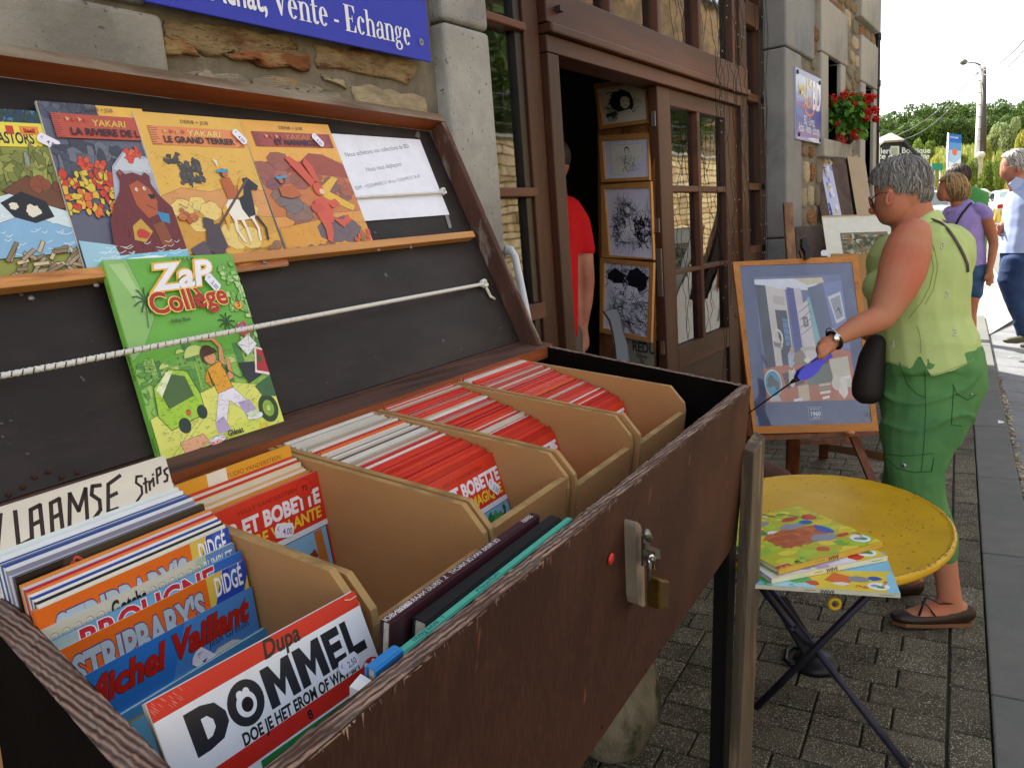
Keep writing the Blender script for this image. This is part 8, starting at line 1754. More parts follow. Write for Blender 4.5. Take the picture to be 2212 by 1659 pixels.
# ------------------------------------------------------------------ woman in green
D0 = 2.70
wo = thing('person', atz((2040, 1345), 0), 'grey haired woman in lime sleeveless shirt and green cargo trousers holding a blue leash', 'person')
arm = ch((1975, 500, 2.58, 33.5, .055), (1966, 522, 2.55, 44.6, .066), (1958, 550, 2.53, 50.2, .070), (1949, 585, 2.52, 50.2, .068), (1934, 625, 2.50, 43.7, .060), (1916, 662, 2.49, 35.3, .05), (1901, 688, 2.48, 29.8, .044), (1878, 697, 2.47, 27.0, .042), (1852, 706, 2.46, 24.2, .038), (1822, 723, 2.45, 19.5, .031), (1802, 735, 2.44, 14.9, .026), (1793, 741, 2.44, 14.9, .028))
farm = ch((1975, 505, 2.82, 36, .055), (1950, 560, 2.86, 42, .055), (1925, 640, 2.88, 34, .048), (1890, 700, 2.88, 26, .04), (1875, 720, 2.86, 22, .035))
head = [(1949, 404, D0 - .01, 58, 62, .076), (1930, 440, D0 - .01, 39, 46, .062, .25), (1924, 466, D0 + .01, 25, 21, .05)]
neck = ch((1958, 425, D0, 42, .058), (1972, 470, D0, 44, .062), (1985, 515, D0, 62, .09))
torso = ch((1987, 505, D0, 44, .11), (1986, 535, D0, 62, .13), (1984, 580, D0, 78, .13), (1982, 640, D0, 84, .12), (1986, 700, D0, 80, .11), (1996, 770, D0, 80, .12), (2004, 830, D0, 76, .11))
legn = ch((2005, 840, D0 - .03, 60, .07), (1993, 921, D0 - .05, 54, .07), (1979, 1000, D0 - .06, 44, .06), (1990, 1080, D0 - .06, 42, .06), (2018, 1150, D0 - .05, 34, .052), (2036, 1200, D0 - .04, 28, .045), (2045, 1245, D0 - .03, 24, .036), (2050, 1285, D0 - .02, 25, .034), (2056, 1312, D0 - .01, 25, .034))
foot = ch((2078, 1318, D0 - .01, 22, .032), (2045, 1315, D0 - .01, 26, .034), (2005, 1322, D0 - .01, 20, .036), (1965, 1330, D0 - .01, 14, .036), (1940, 1334, D0 - .01, 10, .03))
legf = ch((2002, 850, D0 + .10, 55, .06), (1985, 940, D0 + .14, 50, .06), (1965, 1040, D0 + .17, 44, .06), (1955, 1120, D0 + .19, 36, .05), (1962, 1200, D0 + .2, 24, .04), (1965, 1245, D0 + .2, 24, .04))
footf = ch((1980, 1255, D0 + .22, 20, .03), (1930, 1262, D0 + .22, 18, .034), (1895, 1268, D0 + .22, 12, .03))
body, bvb = organic('body', wo, [arm, farm, neck, torso, legn, foot, legf, footf], SK1, .0065, 5, balls=head)
# ear, cheek and glasses
ear = MB(); c = W(1920, 427, D0 - .085); A_ = np.array([unit(CR * .9 + CD * .25), unit(CD - CR * .25), CF]).T
ear.ball(c, (.0135, .030, .010), SK1, 14, 10, A_); ear.ball(c - CF * .006 + CR * .001, (.008, .020, .006), mat('ear_inner', '#a4523c', .5), 12, 8, A_); ear.build('ear', wo)
gl = MB(); M_gf = mat('red_glasses', '#4a1410', .2, .1, 5, bmp=0, spec=.6); gc = W(1880, 437, D0 - .055)
gu, gv = unit(CR * .45 + CF * .75 - CD * .1), unit(CD + CR * .2); lens = [gc + gu * .026 * math.cos(t) * (1 if abs(math.cos(t)) < .8 else .95) + gv * .017 * math.sin(t) for t in [6.283 * k / 20 for k in range(21)]]
gl.tube(lens, .0028, 6, M_gf, cap=False); gl.tube([W(1924, 416, D0 - .09), W(1905, 415, D0 - .09), W(1889, 424, D0 - .075), lens[0] * .3 + W(1884, 428, D0 - .07) * .7], .0024, 6, M_gf); g2 = gc + gu * .062
gl.tube([g2 + gu * .026 * math.cos(t) + gv * .017 * math.sin(t) for t in [6.283 * k / 20 for k in range(21)]], .0028, 6, M_gf, cap=False); gl.add([lens[k] for k in range(20)], [tuple(range(20))], mat('orange_lens', '#8a3a1c', .1, spec=.7, bmp=0)); gl.build('glasses', wo)
fc = MB(); fc.ball(W(1886, 455, D0 + .03), (.010, .016, .014), SK1); fc.build('nose', wo)
# shirt
def hem(x):
 pts = [(1850, 765), (1893, 776), (1930, 786), (1968, 797), (1986, 766), (2012, 814), (2060, 800), (2112, 776), (2140, 770)]
 for (x0, y0), (x1, y1) in zip(pts[:-1], pts[1:]):
  if x0 <= x <= x1: return y0 + (y1 - y0) * (x - x0) / (x1 - x0)
 return 770
def shcut(x, y):
 if y > hem(x): return True
 # neck opening
 if y < 505 and x < 1946 + (500 - y) * 1.35 and y < 498: return True
 return False
M_lime = clothmat('lime_jersey', '#b9c982', '#a9ba72'); M_limed = clothmat('lime_seam', '#8fa656', '#8aa052')
tsh = ch((1990, 488, D0, 38.6, .085), (1990, 508, D0, 60.8, .15), (1988, 535, D0, 81.1, .18), (1985, 575, D0, 94.6, .185), (1981, 618, D0, 101.3, .18), (1983, 655, D0, 98.4, .17), (1987, 700, D0, 95.5, .165), (1996, 745, D0, 101.3, .18), (2002, 790, D0, 105.2, .19), (2004, 826, D0, 104.2, .19))
bust = [(1905, 618, D0 - .02, 36, 38, .09), (1927, 560, D0, 45, 55, .12), (2038, 560, D0, 47, 75, .15)]
shirt, bvs = organic('shirt', wo, [tsh], M_lime, .006, 5, disp=folds(.013, 24, 3, unit(CD * .9 - CR * .25)), cut=shcut, balls=bust)
col_ = MB(); n_ = 16; rows = []
for (x0, y0, z0), (x1, y1, z1) in zip([(1932, 500, -.03), (1950, 490, -.06), (1975, 476, -.075), (2000, 462, -.075), (2020, 450, -.05), (2030, 452, .02)], [(1936, 513, -.05), (1962, 507, -.095), (1990, 494, -.11), (2014, 480, -.105), (2034, 472, -.07), (2046, 478, .03)]): rows.append((W(x0, y0, D0 + z0), W(x1, y1, D0 + z1)))
vs = [p for r in rows for p in r] + [p + CF * .012 for r in rows for p in r]; k = len(rows)
col_.add(vs, [(2 * i, 2 * i + 2, 2 * i + 3, 2 * i + 1) for i in range(k - 1)] + [(2 * k + 2 * i, 2 * k + 2 * i + 1, 2 * k + 2 * i + 3, 2 * k + 2 * i + 2) for i in range(k - 1)] + [(2 * i + 1, 2 * i + 3, 2 * k + 2 * i + 3, 2 * k + 2 * i + 1) for i in range(k - 1)] + [(2 * i, 2 * k + 2 * i, 2 * k + 2 * i + 2, 2 * i + 2) for i in range(k - 1)], M_lime, True)
co_ = col_.build('collar', wo); sb = co_.modifiers.new('s', 'SUBSURF'); sb.levels = 1; sb.render_levels = 2
seam(bvs, [(1990, 762), (1989, 735), (1985, 715), (1979, 700)], .0009, M_limed, wo); seam(bvs, [(2012, 548), (2017, 580), (2008, 620), (1992, 652), (1962, 690)], .0011, M_limed, wo); seam(bvs, [(2018, 535), (2026, 575), (2017, 625), (1998, 660)], .0009, M_limed, wo)
seam(bvs, [(1958, 494), (1985, 496), (2010, 512), (2019, 545)], .0012, M_limed, wo)
hm = [(x, hem(x) - 3) for x in (1896, 1930, 1966)]; seam(bvs, hm, .0012, M_limed, wo, 'hem'); seam(bvs, [(x, hem(x) - 3) for x in (2013, 2040, 2075, 2106)], .0012, M_limed, wo, 'hem')
M_emb = mat('white_embroidery', '#dcd3d6', .7)
for x, y in ((2036, 531), (2045, 636), (2062, 718), (1928, 744), (1936, 640)):
 m = MB(); P_ = []
 for dx, dy in ((-4, -5), (1, -7), (4, -4), (0, -1), (4, 3), (1, 7), (-4, 6), (-2, 2)):
  c, n = hit(bvs, x + dx, y + dy, .0015)
  if c is not None: P_.append(c)
 if len(P_) > 3: m.tube(P_, .0016, 5, M_emb); m.build('embroidered_motif', wo)
# trousers
M_gt = clothmat('green_linen', '#5a8a50', '#477548', 420, 9); M_gtd = clothmat('green_linen_seam', '#2f6232', '#2a5a2e')
tn = ch((2002, 768, D0, 102.3, .185), (2008, 800, D0, 104.2, .19), (2010, 835, D0, 104.2, .185), (2002, 878, D0 - .03, 95.5, .15), (1993, 921, D0 - .05, 84.0, .125), (1981, 966, D0 - .06, 70.4, .105), (1975, 1022, D0 - .06, 58.9, .09), (1981, 1067, D0 - .06, 55.0, .085), (1996, 1110, D0 - .05, 51.1, .078), (2018, 1150, D0 - .045, 42.5, .07), (2033, 1180, D0 - .04, 33.8, .06), (2038, 1202, D0 - .04, 28.0, .052))
tf = ch((2000, 840, D0 + .08, 96, .13), (1988, 930, D0 + .13, 78, .10), (1968, 1030, D0 + .17, 56, .08), (1958, 1110, D0 + .19, 46, .07), (1962, 1170, D0 + .2, 36, .06), (1964, 1190, D0 + .2, 30, .05))
tro, bvt = organic('trousers', wo, [tn, tf], M_gt, .006, 4, disp=folds(.015, 22, 8, unit(CD + CR * .15)), cut=lambda x, y: y < hem(x) - 26)
seam(bvt, [(1998, 800), (2000, 880), (1996, 960), (1990, 1020)], .0012, M_gtd, wo); seam(bvt, [(1948, 800), (1962, 832), (1980, 850), (2000, 860)], .0014, M_gtd, wo)
seam(bvt, [(2060, 832), (2058, 870), (2055, 918), (2082, 920)], .0014, M_gtd, wo, 'pocket_seam'); seam(bvt, [(2058, 830), (2066, 850), (2090, 864), (2112, 850)], .0016, M_gtd, wo, 'pocket_flap'); seam(bvt, [(1916, 990), (1940, 1012), (1975, 1020), (2012, 1018), (2018, 985)], .0018, M_gtd, wo, 'pocket_flap'); seam(bvt, [(1915, 980), (1950, 985), (1990, 982), (2020, 978)], .0012, M_gtd, wo)
for x, y, r in ((1953, 1005, .0075), (2097, 852, .004)):
 c, n = hit(bvt, x, y, .002)
 if c is not None: b_ = MB().tube([c, c + n * .003], r, 14, mat('silver_button', '#b9bcb8', .3, metal=.7)).build('button', wo); MB().tube([c + n * .003, c + n * .0036], r * .4, 10, M_blk).build('button_centre', b_)
# shoes
M_shoe = mat('brown_leather', '#2c1c15', .42, .2, 20, bmp=.15, fine=180); M_sole = mat('tan_sole', '#6b4429', .6)
sh1 = ch((2092, 1320, D0 - .01, 20, .033), (2070, 1324, D0 - .01, 24, .036), (2030, 1332, D0 - .01, 18, .038), (1990, 1334, D0 - .01, 17, .042), (1960, 1334, D0 - .01, 16, .042), (1938, 1332, D0 - .01, 12, .036), (1929, 1330, D0 - .01, 7, .025))
organic('shoe', wo, [sh1], M_shoe, .004, 4, cut=lambda x, y: (1972 < x < 2050 and y < 1324 - (8 if 1995 < x < 2030 else 0)) or (2050 <= x < 2076 and y < 1308))
sl = MB(); sl.loft([[W(x, 1344 + dy, D0 - .01) + CF * dz for x, dz in ((1927, 0), (1945, -.036), (1990, -.044), (2040, -.038), (2085, -.036), (2104, -.012), (2104, .012), (2085, .036), (2040, .038), (1990, .044), (1945, .036))] for dy in (-3, 5)], M_sole, True, False); sl.build('sole', wo, bevel=.002)
sp1 = MB(); sp1.tube([W(2060, 1303, D0 - .045), W(2030, 1304, D0 - .05), W(2004, 1290, D0 - .045), W(1996, 1292, D0 - .01)], .0045, 6, M_shoe, flat=.6); sp1.tube([W(1985, 1330, D0 - .048), W(1994, 1305, D0 - .045), W(2000, 1290, D0 - .04)], .0045, 6, M_shoe, flat=.6); sp1.tube([W(2020, 1330, D0 - .048), W(2004, 1308, D0 - .05), W(1990, 1297, D0 - .04)], .0045, 6, M_shoe, flat=.6); sp1.build('shoe_strap', wo)
organic('shoe', wo, [ch((1980, 1262, D0 + .22, 22, .035), (1930, 1268, D0 + .22, 20, .038), (1892, 1272, D0 + .22, 12, .03))], M_shoe, .006, 3)
# hair
hc = W(1947, 396, D0 - .0); rad_ = (.108, .098, .092); Ah = np.array([CR, CD, CF]).T
HG = hairmats('grey_hair', ['#7e7a77', '#9c9894', '#5a5654', '#b5b0ab', '#6f6a66', '#8f8984', '#7a6a5c', '#4a4644'])
def hk(x, y):
 if y > 452 + (6 if x > 1950 else 0): return False
 if x < 1928 and y > 402 + (x - 1890) * .35 and not (x > 1902 and y < 424): return False
 if 1908 < x < 1932 and y > 405: return False
 return True
cap_, bvc = organic('hair', wo, [], mat('hair_cap', '#55504e', .7, .3, 40, (1, 1, .3), .6, .003, fine=90), .005, 2, balls=[(1946, 396, D0, 61, 56, .088), (1966, 422, D0 + .0, 42, 38, .078)], cut=lambda x, y: not hk(x, y))
ribbons(cap_, W(1946, 396, D0), (.1015, .094, .092), Ah, -CD * .9 + CF * .15 - CR * .05, 4200, HG, L=.08, seed=2, keep=hk, wave=.75, wmin=.0007, wmax=.0020, lift=.09)
ribbons(cap_, W(1968, 420, D0), (.066, .062, .079), Ah, -CD * .9 + CR * .1, 900, HG, L=.07, seed=5, keep=hk, wave=.35, wmin=.0010, wmax=.0022, lift=.05)
# hand with five fingers round the leash grip
M_blue = mat('leash_blue', '#1c2fd0', .3, .05, 5, bmp=0, spec=.5, coat=.3)
hd = 2.44; pal = ch((1799, 737, hd, 15, .024), (1789, 744, hd, 19, .030), (1779, 752, hd, 18, .030), (1772, 757, hd, 12, .022))
fg = []
for k, (bx_, by_, dz) in enumerate([(1771, 750, -.026), (1770, 755, -.010), (1772, 761, .008), (1776, 767, .022)]):
 l_ = (1.0, 1.1, 1.02, .85)[k]; fg.append(ch((bx_ + 6, by_ - 3, hd + dz, 7.0, .0095), (bx_ - 1 * l_, by_ + 3 * l_, hd + dz - .006, 6.5, .009), (bx_ + 1, by_ + 12 * l_, hd + dz - .010, 6.0, .0085), (bx_ + 8 * l_, by_ + 17 * l_, hd + dz - .004, 5.6, .008), (bx_ + 14 * l_, by_ + 15 * l_, hd + dz + .004, 5.0, .007), nseg=10))
th_ = ch((1790, 752, hd - .02, 8, .011), (1783, 762, hd - .036, 7.5, .0105), (1776, 768, hd - .040, 6.6, .0095), (1768, 771, hd - .036, 5.6, .008), nseg=10)
organic('hand', body, [pal, th_] + fg, SK1, .0026, 3)
wt = MB(); wc_ = W(1802, 735, hd); ax_ = unit(W(1822, 723, 2.45) - W(1793, 741, 2.44)); e1 = unit(np.cross(ax_, CF)); e2 = np.cross(ax_, e1)
wt.tube([wc_ + (e1 * math.cos(t) * 1.0 + e2 * math.sin(t) * 1.12) * .0285 for t in [6.283 * k / 24 for k in range(25)]], .0058, 6, M_blk, cap=False); wt.ball(wc_ - CF * .03 + e1 * .006, (.014, .014, .006), M_chr, 14, 8, np.array([CR, CD, CF]).T); wt.build('wrist_watch', wo)
wt = MB(); wc2 = W(1797, 728, hd); wt.tube([wc2 + ax_ * .004 + (e1 * math.cos(t) + e2 * math.sin(t)) * .029 for t in [6.283 * k / 24 for k in range(25)]], .002, 6, M_chr, cap=False); wt.build('bracelet', wo)
ls = thing('dog_leash', W(1726, 814, hd), 'bright blue retractable dog leash with a thin black cord held in her hand', 'dog leash')
lb = MB(); lb.prism([W(p[0], p[1], hd - .020) for p in ((1723, 814), (1729, 801), (1742, 791), (1757, 783), (1770, 772), (1786, 764), (1797, 764), (1799, 771), (1788, 779), (1776, 790), (1768, 803), (1754, 815), (1740, 821), (1727, 821))], CF * .034, M_blue); lb.build('case', ls, bevel=.008, seg=3)
MB().tube([W(1727, 815, hd - .004), W(1716, 822, hd), W(1708, 827, hd + .005)], [.010, .007, .004], 10, M_blk).build('nozzle', ls)
MB().tube([W(1712, 825, hd), W(1665, 858, hd + .24), W(1622, 889, hd + .45), W(1560, 938, hd + .66)], .0026, 6, M_blk).build('cord', ls)
# shoulder bag and strap
M_bag = mat('dark_bag', '#1f1714', .7, .2, 14, bmp=.3, fine=200)
bag_ = thing('shoulder_bag', W(1875, 868, 2.66), 'dark brown shoulder bag hanging in front of her hips on a thin strap', 'bag')
organic('pouch', bag_, [ch((1893, 735, 2.68, 18, .04), (1884, 770, 2.68, 26, .05), (1880, 800, 2.68, 30, .05), (1875, 830, 2.68, 33, .055), (1874, 852, 2.68, 32, .05))], M_bag, .006, 4)
P_ = []
for x, y in ((1985, 478), (1997, 475), (2015, 476), (2034, 484), (2048, 498), (2060, 515), (2072, 536), (2081, 554), (2088, 572), (2092, 588)):
 c, n = hit(bvs, min(x, 2089), y, .004)
 P_.append(c if c is not None else W(x, y, D0 + .04))
MB().tube(P_, .0065, 8, mat('strap_grey', '#5a5048', .7), flat=.5).build('strap', bag_)
# ------------------------------------------------------------------ man in red inside the doorway
D1 = 3.75
mr = thing('person', W(1235, 1150, D1), 'man in a red polo shirt seen from behind, half hidden by the door jamb', 'person')
mr.location = Vector((W(1235, 900, D1)[0], W(1235, 900, D1)[1], .06)); zf = .06
def down(px, d): p = W(px, 900, d); return p
b_, _ = organic('body', mr, [ch((1196, 430, D1, 30, .07), (1196, 500, D1, 58, .11), (1200, 600, D1, 52, .10), (1200, 720, D1, 55, .11), (1200, 800, D1, 55, .11)), ch((1195, 385, D1, 26, .055), (1196, 440, D1, 30, .06)),
 ch((1240, 470, D1, 26, .05), (1258, 520, D1, 23, .048), (1264, 570, D1, 19, .043), (1268, 610, D1, 17, .038), (1266, 650, D1, 15, .034), (1261, 690, D1, 12, .028), (1258, 712, D1, 11, .028)),
 ch((1258, 712, D1, 12, .03), (1260, 732, D1, 12, .034), (1259, 748, D1, 9, .028)), ch((1268, 725, D1 - .01, 4.5, .012), (1270, 745, D1 - .01, 4, .01), (1266, 757, D1, 3.4, .01)), ch((1262, 745, D1 - .03, 4, .01), (1262, 760, D1 - .03, 3.5, .009), (1258, 768, D1 - .02, 3, .009)), ch((1256, 745, D1 - .01, 4, .01), (1255, 762, D1 - .01, 3.5, .009), (1252, 768, D1, 3, .009)), ch((1252, 742, D1 + .01, 4, .01), (1250, 757, D1 + .01, 3.5, .009)), ch((1250, 722, D1 - .03, 5, .012), (1246, 738, D1 - .035, 4.5, .011)),
 ch((1225, 800, D1, 30, .08), (1225, 900, D1, 26, .07), (1224, 1040, D1, 20, .05), (1224, 1120, D1, 16, .045)), ch((1175, 800, D1 + .02, 30, .08), (1174, 900, D1 + .02, 26, .07), (1174, 1120, D1 + .02, 16, .045))], SK3, .009, 4, balls=[(1195, 350, D1, 36, 46, .095)])
M_redp = clothmat('red_pique', '#c0141a', '#b01016', 900)
organic('polo_shirt', mr, [ch((1195, 428, D1, 34, .075), (1196, 445, D1, 52, .11), (1198, 480, D1, 62, .13), (1200, 560, D1, 62, .13), (1202, 640, D1, 60, .13), (1206, 700, D1, 62, .14), (1206, 725, D1, 62, .14)), ch((1225, 450, D1, 30, .06), (1245, 485, D1, 31, .062), (1254, 520, D1, 29, .06), (1257, 545, D1, 28, .058))], M_redp, .007, 4, disp=folds(.008, 22, 2, CR), cut=lambda x, y: y > 722 + (1268 - x) * .12 if x < 1248 else y > 548 and x > 1249)
organic('trousers', mr, [ch((1206, 715, D1, 54, .12), (1206, 790, D1, 56, .12)), ch((1226, 780, D1, 34, .09), (1226, 900, D1, 30, .08), (1226, 1090, D1, 22, .06)), ch((1178, 780, D1 + .02, 34, .09), (1176, 900, D1 + .02, 30, .08), (1176, 1090, D1 + .02, 22, .06))], clothmat('grey_trousers', '#5f5850', '#4f4a44'), .01, 4)
organic('hair', mr, [], mat('dark_hair', '#2a201a', .6, .3, 60, bmp=.5), .008, 2, balls=[(1196, 340, D1 - .01, 38, 40, .1)])
# ------------------------------------------------------------------ girl in purple
D2 = 6.74
gi = thing('person', atz((2108, 797), 0), 'fair haired girl in a purple T-shirt and denim shorts with a dark shoulder strap', 'person')
organic('body', gi, [ch((2066, 425, D2, 13, .05), (2072, 448, D2, 16, .06)), ch((2078, 450, D2, 22, .10), (2080, 500, D2, 38, .13), (2090, 570, D2, 28, .12), (2092, 610, D2, 28, .13)),
 ch((2122, 455, D2 - .14, 13, .05), (2132, 478, D2 - .15, 13, .052), (2142, 505, D2 - .15, 11, .046), (2147, 530, D2 - .15, 9.5, .04), (2142, 560, D2 - .16, 8, .035), (2137, 585, D2 - .17, 6.5, .028)),
 ch((2137, 585, D2 - .17, 7.5, .03), (2138, 600, D2 - .17, 9, .034), (2137, 606, D2 - .17, 8, .03)), ch((2131, 604, D2 - .17, 2.3, .01), (2130, 615, D2 - .17, 2, .009)), ch((2136, 606, D2 - .18, 2.3, .01), (2136, 619, D2 - .18, 2, .009)), ch((2140, 606, D2 - .18, 2.3, .01), (2141, 618, D2 - .18, 2, .009)), ch((2144, 603, D2 - .17, 2.2, .01), (2146, 613, D2 - .17, 2, .009)), ch((2129, 594, D2 - .18, 2.4, .011), (2126, 604, D2 - .18, 2.1, .01)),
 ch((2098, 625, D2 - .05, 18, .085), (2092, 680, D2 - .04, 15, .07), (2096, 720, D2 - .03, 11.5, .055), (2106, 745, D2, 11, .05), (2109, 775, D2 + .02, 7, .035), (2111, 792, D2 + .03, 7, .035)), ch((2112, 793, D2 + .03, 6, .035), (2100, 797, D2 + .01, 5, .035)),
 ch((2075, 625, D2 + .1, 17, .08), (2066, 700, D2 + .12, 12, .06), (2070, 780, D2 + .2, 7, .035), (2062, 792, D2 + .2, 5, .035))], SK2, .011, 4, balls=[(2050, 408, D2, 22, 28, .085), (2036, 418, D2, 11, 18, .06), (2028, 415, D2, 3.5, 4, .014), (2032, 424, D2, 3, 2.5, .018)])
GH = hairmats('fair_hair', ['#8a6a3c', '#a5834f', '#6f5230', '#b8955c', '#5c4428']); Ag = np.array([CR, CD, CF]).T
gk = lambda x, y: not (x < 2044 and y > 392 + (2044 - x) * .2 - 2) and y < 436 - max(0, 2060 - x) * .2
hcap, _ = organic('hair', gi, [], mat('fair_hair_cap', '#7c5f38', .6, .3, 40, bmp=.5), .009, 2, balls=[(2056, 402, D2, 30, 29, .11), (2066, 415, D2, 24, 26, .11)], cut=lambda x, y: not gk(x, y))
ribbons(hcap, W(2057, 404, D2), (.124, .122, .115), Ag, -CD - CR * .2, 1300, GH, L=.2, seed=3, keep=gk, wmin=.003, wmax=.006, wave=.12, inner=.97)
ribbons(hcap, W(2068, 416, D2), (.096, .100, .115), Ag, -CD, 500, GH, L=.16, seed=4, keep=gk, wmin=.003, wmax=.006, wave=.1, inner=.97)
tsv, bvg = organic('t_shirt', gi, [ch((2082, 446, D2, 22, .10), (2082, 460, D2, 38, .15), (2080, 480, D2, 44, .17), (2083, 520, D2, 38, .16), (2090, 560, D2, 33, .15), (2094, 582, D2, 32, .15)), ch((2108, 449, D2 - .12, 13, .06), (2122, 456, D2 - .14, 14.5, .065), (2132, 470, D2 - .15, 14.5, .065)), ch((2056, 458, D2 + .1, 16, .07), (2046, 470, D2 + .14, 14, .06))], clothmat('purple_cotton', '#a08cc8', '#907cba'), .010, 3, disp=folds(.010, 16, 6), cut=lambda x, y: y > 580)
seam(bvg, [(2098, 440), (2090, 448), (2080, 460), (2070, 476), (2064, 488)], .010, mat('strap_black', '#1c1a1c', .7), gi, 'strap', .006)
organic('denim_shorts', gi, [ch((2094, 574, D2, 31, .15), (2092, 605, D2, 32, .16)), ch((2101, 600, D2 - .04, 22, .10), (2098, 638, D2 - .05, 21, .10)), ch((2078, 600, D2 + .08, 20, .09), (2075, 632, D2 + .1, 19, .09))], clothmat('denim', '#35506f', '#486486', 300), .011, 3)
organic('shoe', gi, [ch((2114, 795, D2 + .03, 6, .04), (2100, 800, D2 + .01, 5.5, .04))], M_blk, .008, 2); organic('shoe', gi, [ch((2074, 790, D2 + .2, 6, .04), (2060, 794, D2 + .2, 5, .04))], M_blk, .008, 2)
# ------------------------------------------------------------------ boy in green behind her
D3 = 8.0
bo = thing('person', atz((2100, 740), -.03), 'dark haired boy in a green T-shirt walking behind the fair haired girl', 'person')
organic('body', bo, [ch((2078, 395, D3, 14, .06), (2085, 420, D3, 16, .07)), ch((2096, 430, D3, 26, .13), (2096, 520, D3, 24, .12), (2094, 590, D3, 22, .11)), ch((2120, 440, D3, 9, .05), (2122, 500, D3, 7, .04), (2118, 545, D3, 6, .03)), ch((2098, 590, D3, 13, .07), (2098, 660, D3, 10, .06), (2098, 735, D3, 7, .04)), ch((2084, 590, D3 + .1, 13, .07), (2080, 660, D3 + .15, 10, .06), (2080, 725, D3 + .2, 7, .04))], SK2, .014, 3, balls=[(2068, 385, D3, 22, 27, .095), (2055, 395, D3, 12, 18, .07)])
organic('t_shirt', bo, [ch((2088, 418, D3, 20, .10), (2098, 428, D3, 34, .15), (2099, 460, D3, 32, .15), (2098, 560, D3, 28, .13)), ch((2116, 430, D3 - .05, 13, .06), (2123, 452, D3 - .06, 12, .06))], clothmat('green_cotton', '#4c8f4a', '#418040'), .013, 3, disp=folds(.01, 14, 4), cut=lambda x, y: y > 565)
organic('shorts', bo, [ch((2094, 555, D3, 28, .13), (2093, 590, D3, 28, .13)), ch((2100, 590, D3, 17, .09), (2099, 650, D3, 15, .08)), ch((2084, 590, D3 + .1, 17, .09), (2081, 645, D3 + .13, 15, .08))], clothmat('dark_shorts', '#2f3338', '#26292e'), .014, 3)
organic('shoe', bo, [ch((2102, 737, D3, 6, .05), (2090, 741, D3, 5, .05))], M_blk, .012, 2); organic('shoe', bo, [ch((2084, 727, D3 + .2, 6, .05), (2072, 730, D3 + .2, 5, .05))], M_blk, .012, 2)
BH = hairmats('brown_hair', ['#2c1f16', '#3a2a1c', '#1f1610', '#4a3624'])
hb2, _ = organic('hair', bo, [], mat('brown_hair_cap', '#2b1e15', .6, .3, 40, bmp=.6), .01, 2, balls=[(2070, 380, D3, 24.5, 25, .11)], cut=lambda x, y: y > 402 or (x < 2052 and y > 380))
ribbons(hb2, W(2070, 380, D3), (.122, .124, .113), Ag, -CD, 900, BH, L=.11, seed=6, keep=lambda x, y: y < 404 and not (x < 2050 and y > 384), wmin=.003, wmax=.006, wave=.5)
# ------------------------------------------------------------------ older man in pale blue shirt
D4 = 7.25
mn = thing('person', atz((2205, 745), -.06), 'grey haired older man in a pale blue shirt and jeans stepping along the road', 'person')
organic('body', mn, [ch((2190, 380, D4, 18, .06), (2204, 410, D4, 22, .08)), ch((2215, 420, D4, 30, .15), (2212, 500, D4, 34, .15), (2212, 560, D4, 34, .15)),
 ch((2196, 430, D4 + .15, 14, .05), (2184, 460, D4 + .12, 11, .045), (2172, 482, D4 + .05, 8, .035)), ch((2172, 482, D4 + .05, 9, .036), (2164, 492, D4 + .05, 9.5, .036), (2160, 498, D4 + .05, 8, .03)), ch((2158, 494, D4 + .03, 3, .012), (2154, 503, D4 + .03, 2.8, .011), (2159, 510, D4 + .03, 2.4, .01)), ch((2161, 498, D4 + .03, 3, .012), (2159, 508, D4 + .03, 2.8, .011), (2164, 512, D4 + .03, 2.4, .01)), ch((2165, 499, D4 + .05, 3, .012), (2165, 509, D4 + .05, 2.6, .01)), ch((2169, 497, D4 + .06, 3, .012), (2170, 506, D4 + .06, 2.5, .01)), ch((2158, 486, D4 + .02, 3, .012), (2152, 492, D4 + .01, 2.6, .01)),
 ch((2205, 570, D4 - .05, 26, .11), (2190, 620, D4 - .03, 22, .09), (2204, 680, D4, 15, .06), (2212, 722, D4 + .02, 9, .045)), ch((2225, 570, D4 + .12, 26, .11), (2232, 640, D4 + .2, 20, .08), (2240, 735, D4 + .3, 9, .045))], SK3, .011, 4, balls=[(2190, 362, D4, 28, 33, .09), (2176, 372, D4, 14, 18, .07), (2165, 370, D4, 4.5, 5, .016), (2168, 381, D4, 4.5, 3, .02)])
organic('shirt', mn, [ch((2206, 402, D4, 24, .10), (2214, 420, D4, 36, .17), (2212, 450, D4, 38, .19), (2210, 500, D4, 41, .19), (2206, 535, D4, 44, .19), (2204, 560, D4, 46, .19)), ch((2204, 425, D4 + .16, 20, .07), (2194, 450, D4 + .16, 17, .065)), ch((2240, 425, D4 - .2, 18, .07), (2246, 480, D4 - .22, 15, .06))], clothmat('pale_blue_shirt', '#a8b6d8', '#98a6cc'), .010, 3, disp=folds(.012, 13, 5, CR), cut=lambda x, y: y > 547)
MB().prism([W(2180, 398, D4 - .08), W(2196, 382, D4 - .08), W(2212, 388, D4 - .1), W(2206, 404, D4 - .11), (W(2190, 412, D4 - .1))], CF * .015, clothmat('pale_blue_shirt', '#a8b6d8', '#98a6cc')).build('collar', mn, bevel=.003)
organic('jeans', mn, [ch((2206, 540, D4, 40, .17), (2206, 575, D4, 40, .17)), ch((2200, 565, D4 - .06, 33, .13), (2188, 605, D4 - .04, 31, .12), (2198, 650, D4 - .02, 24, .095), (2208, 690, D4, 17, .075), (2213, 722, D4 + .02, 14, .07)), ch((2224, 565, D4 + .12, 32, .13), (2232, 640, D4 + .2, 25, .1), (2240, 725, D4 + .3, 15, .07))], clothmat('dark_denim', '#27385a', '#3a4f74', 300), .011, 3, disp=folds(.012, 14, 9))
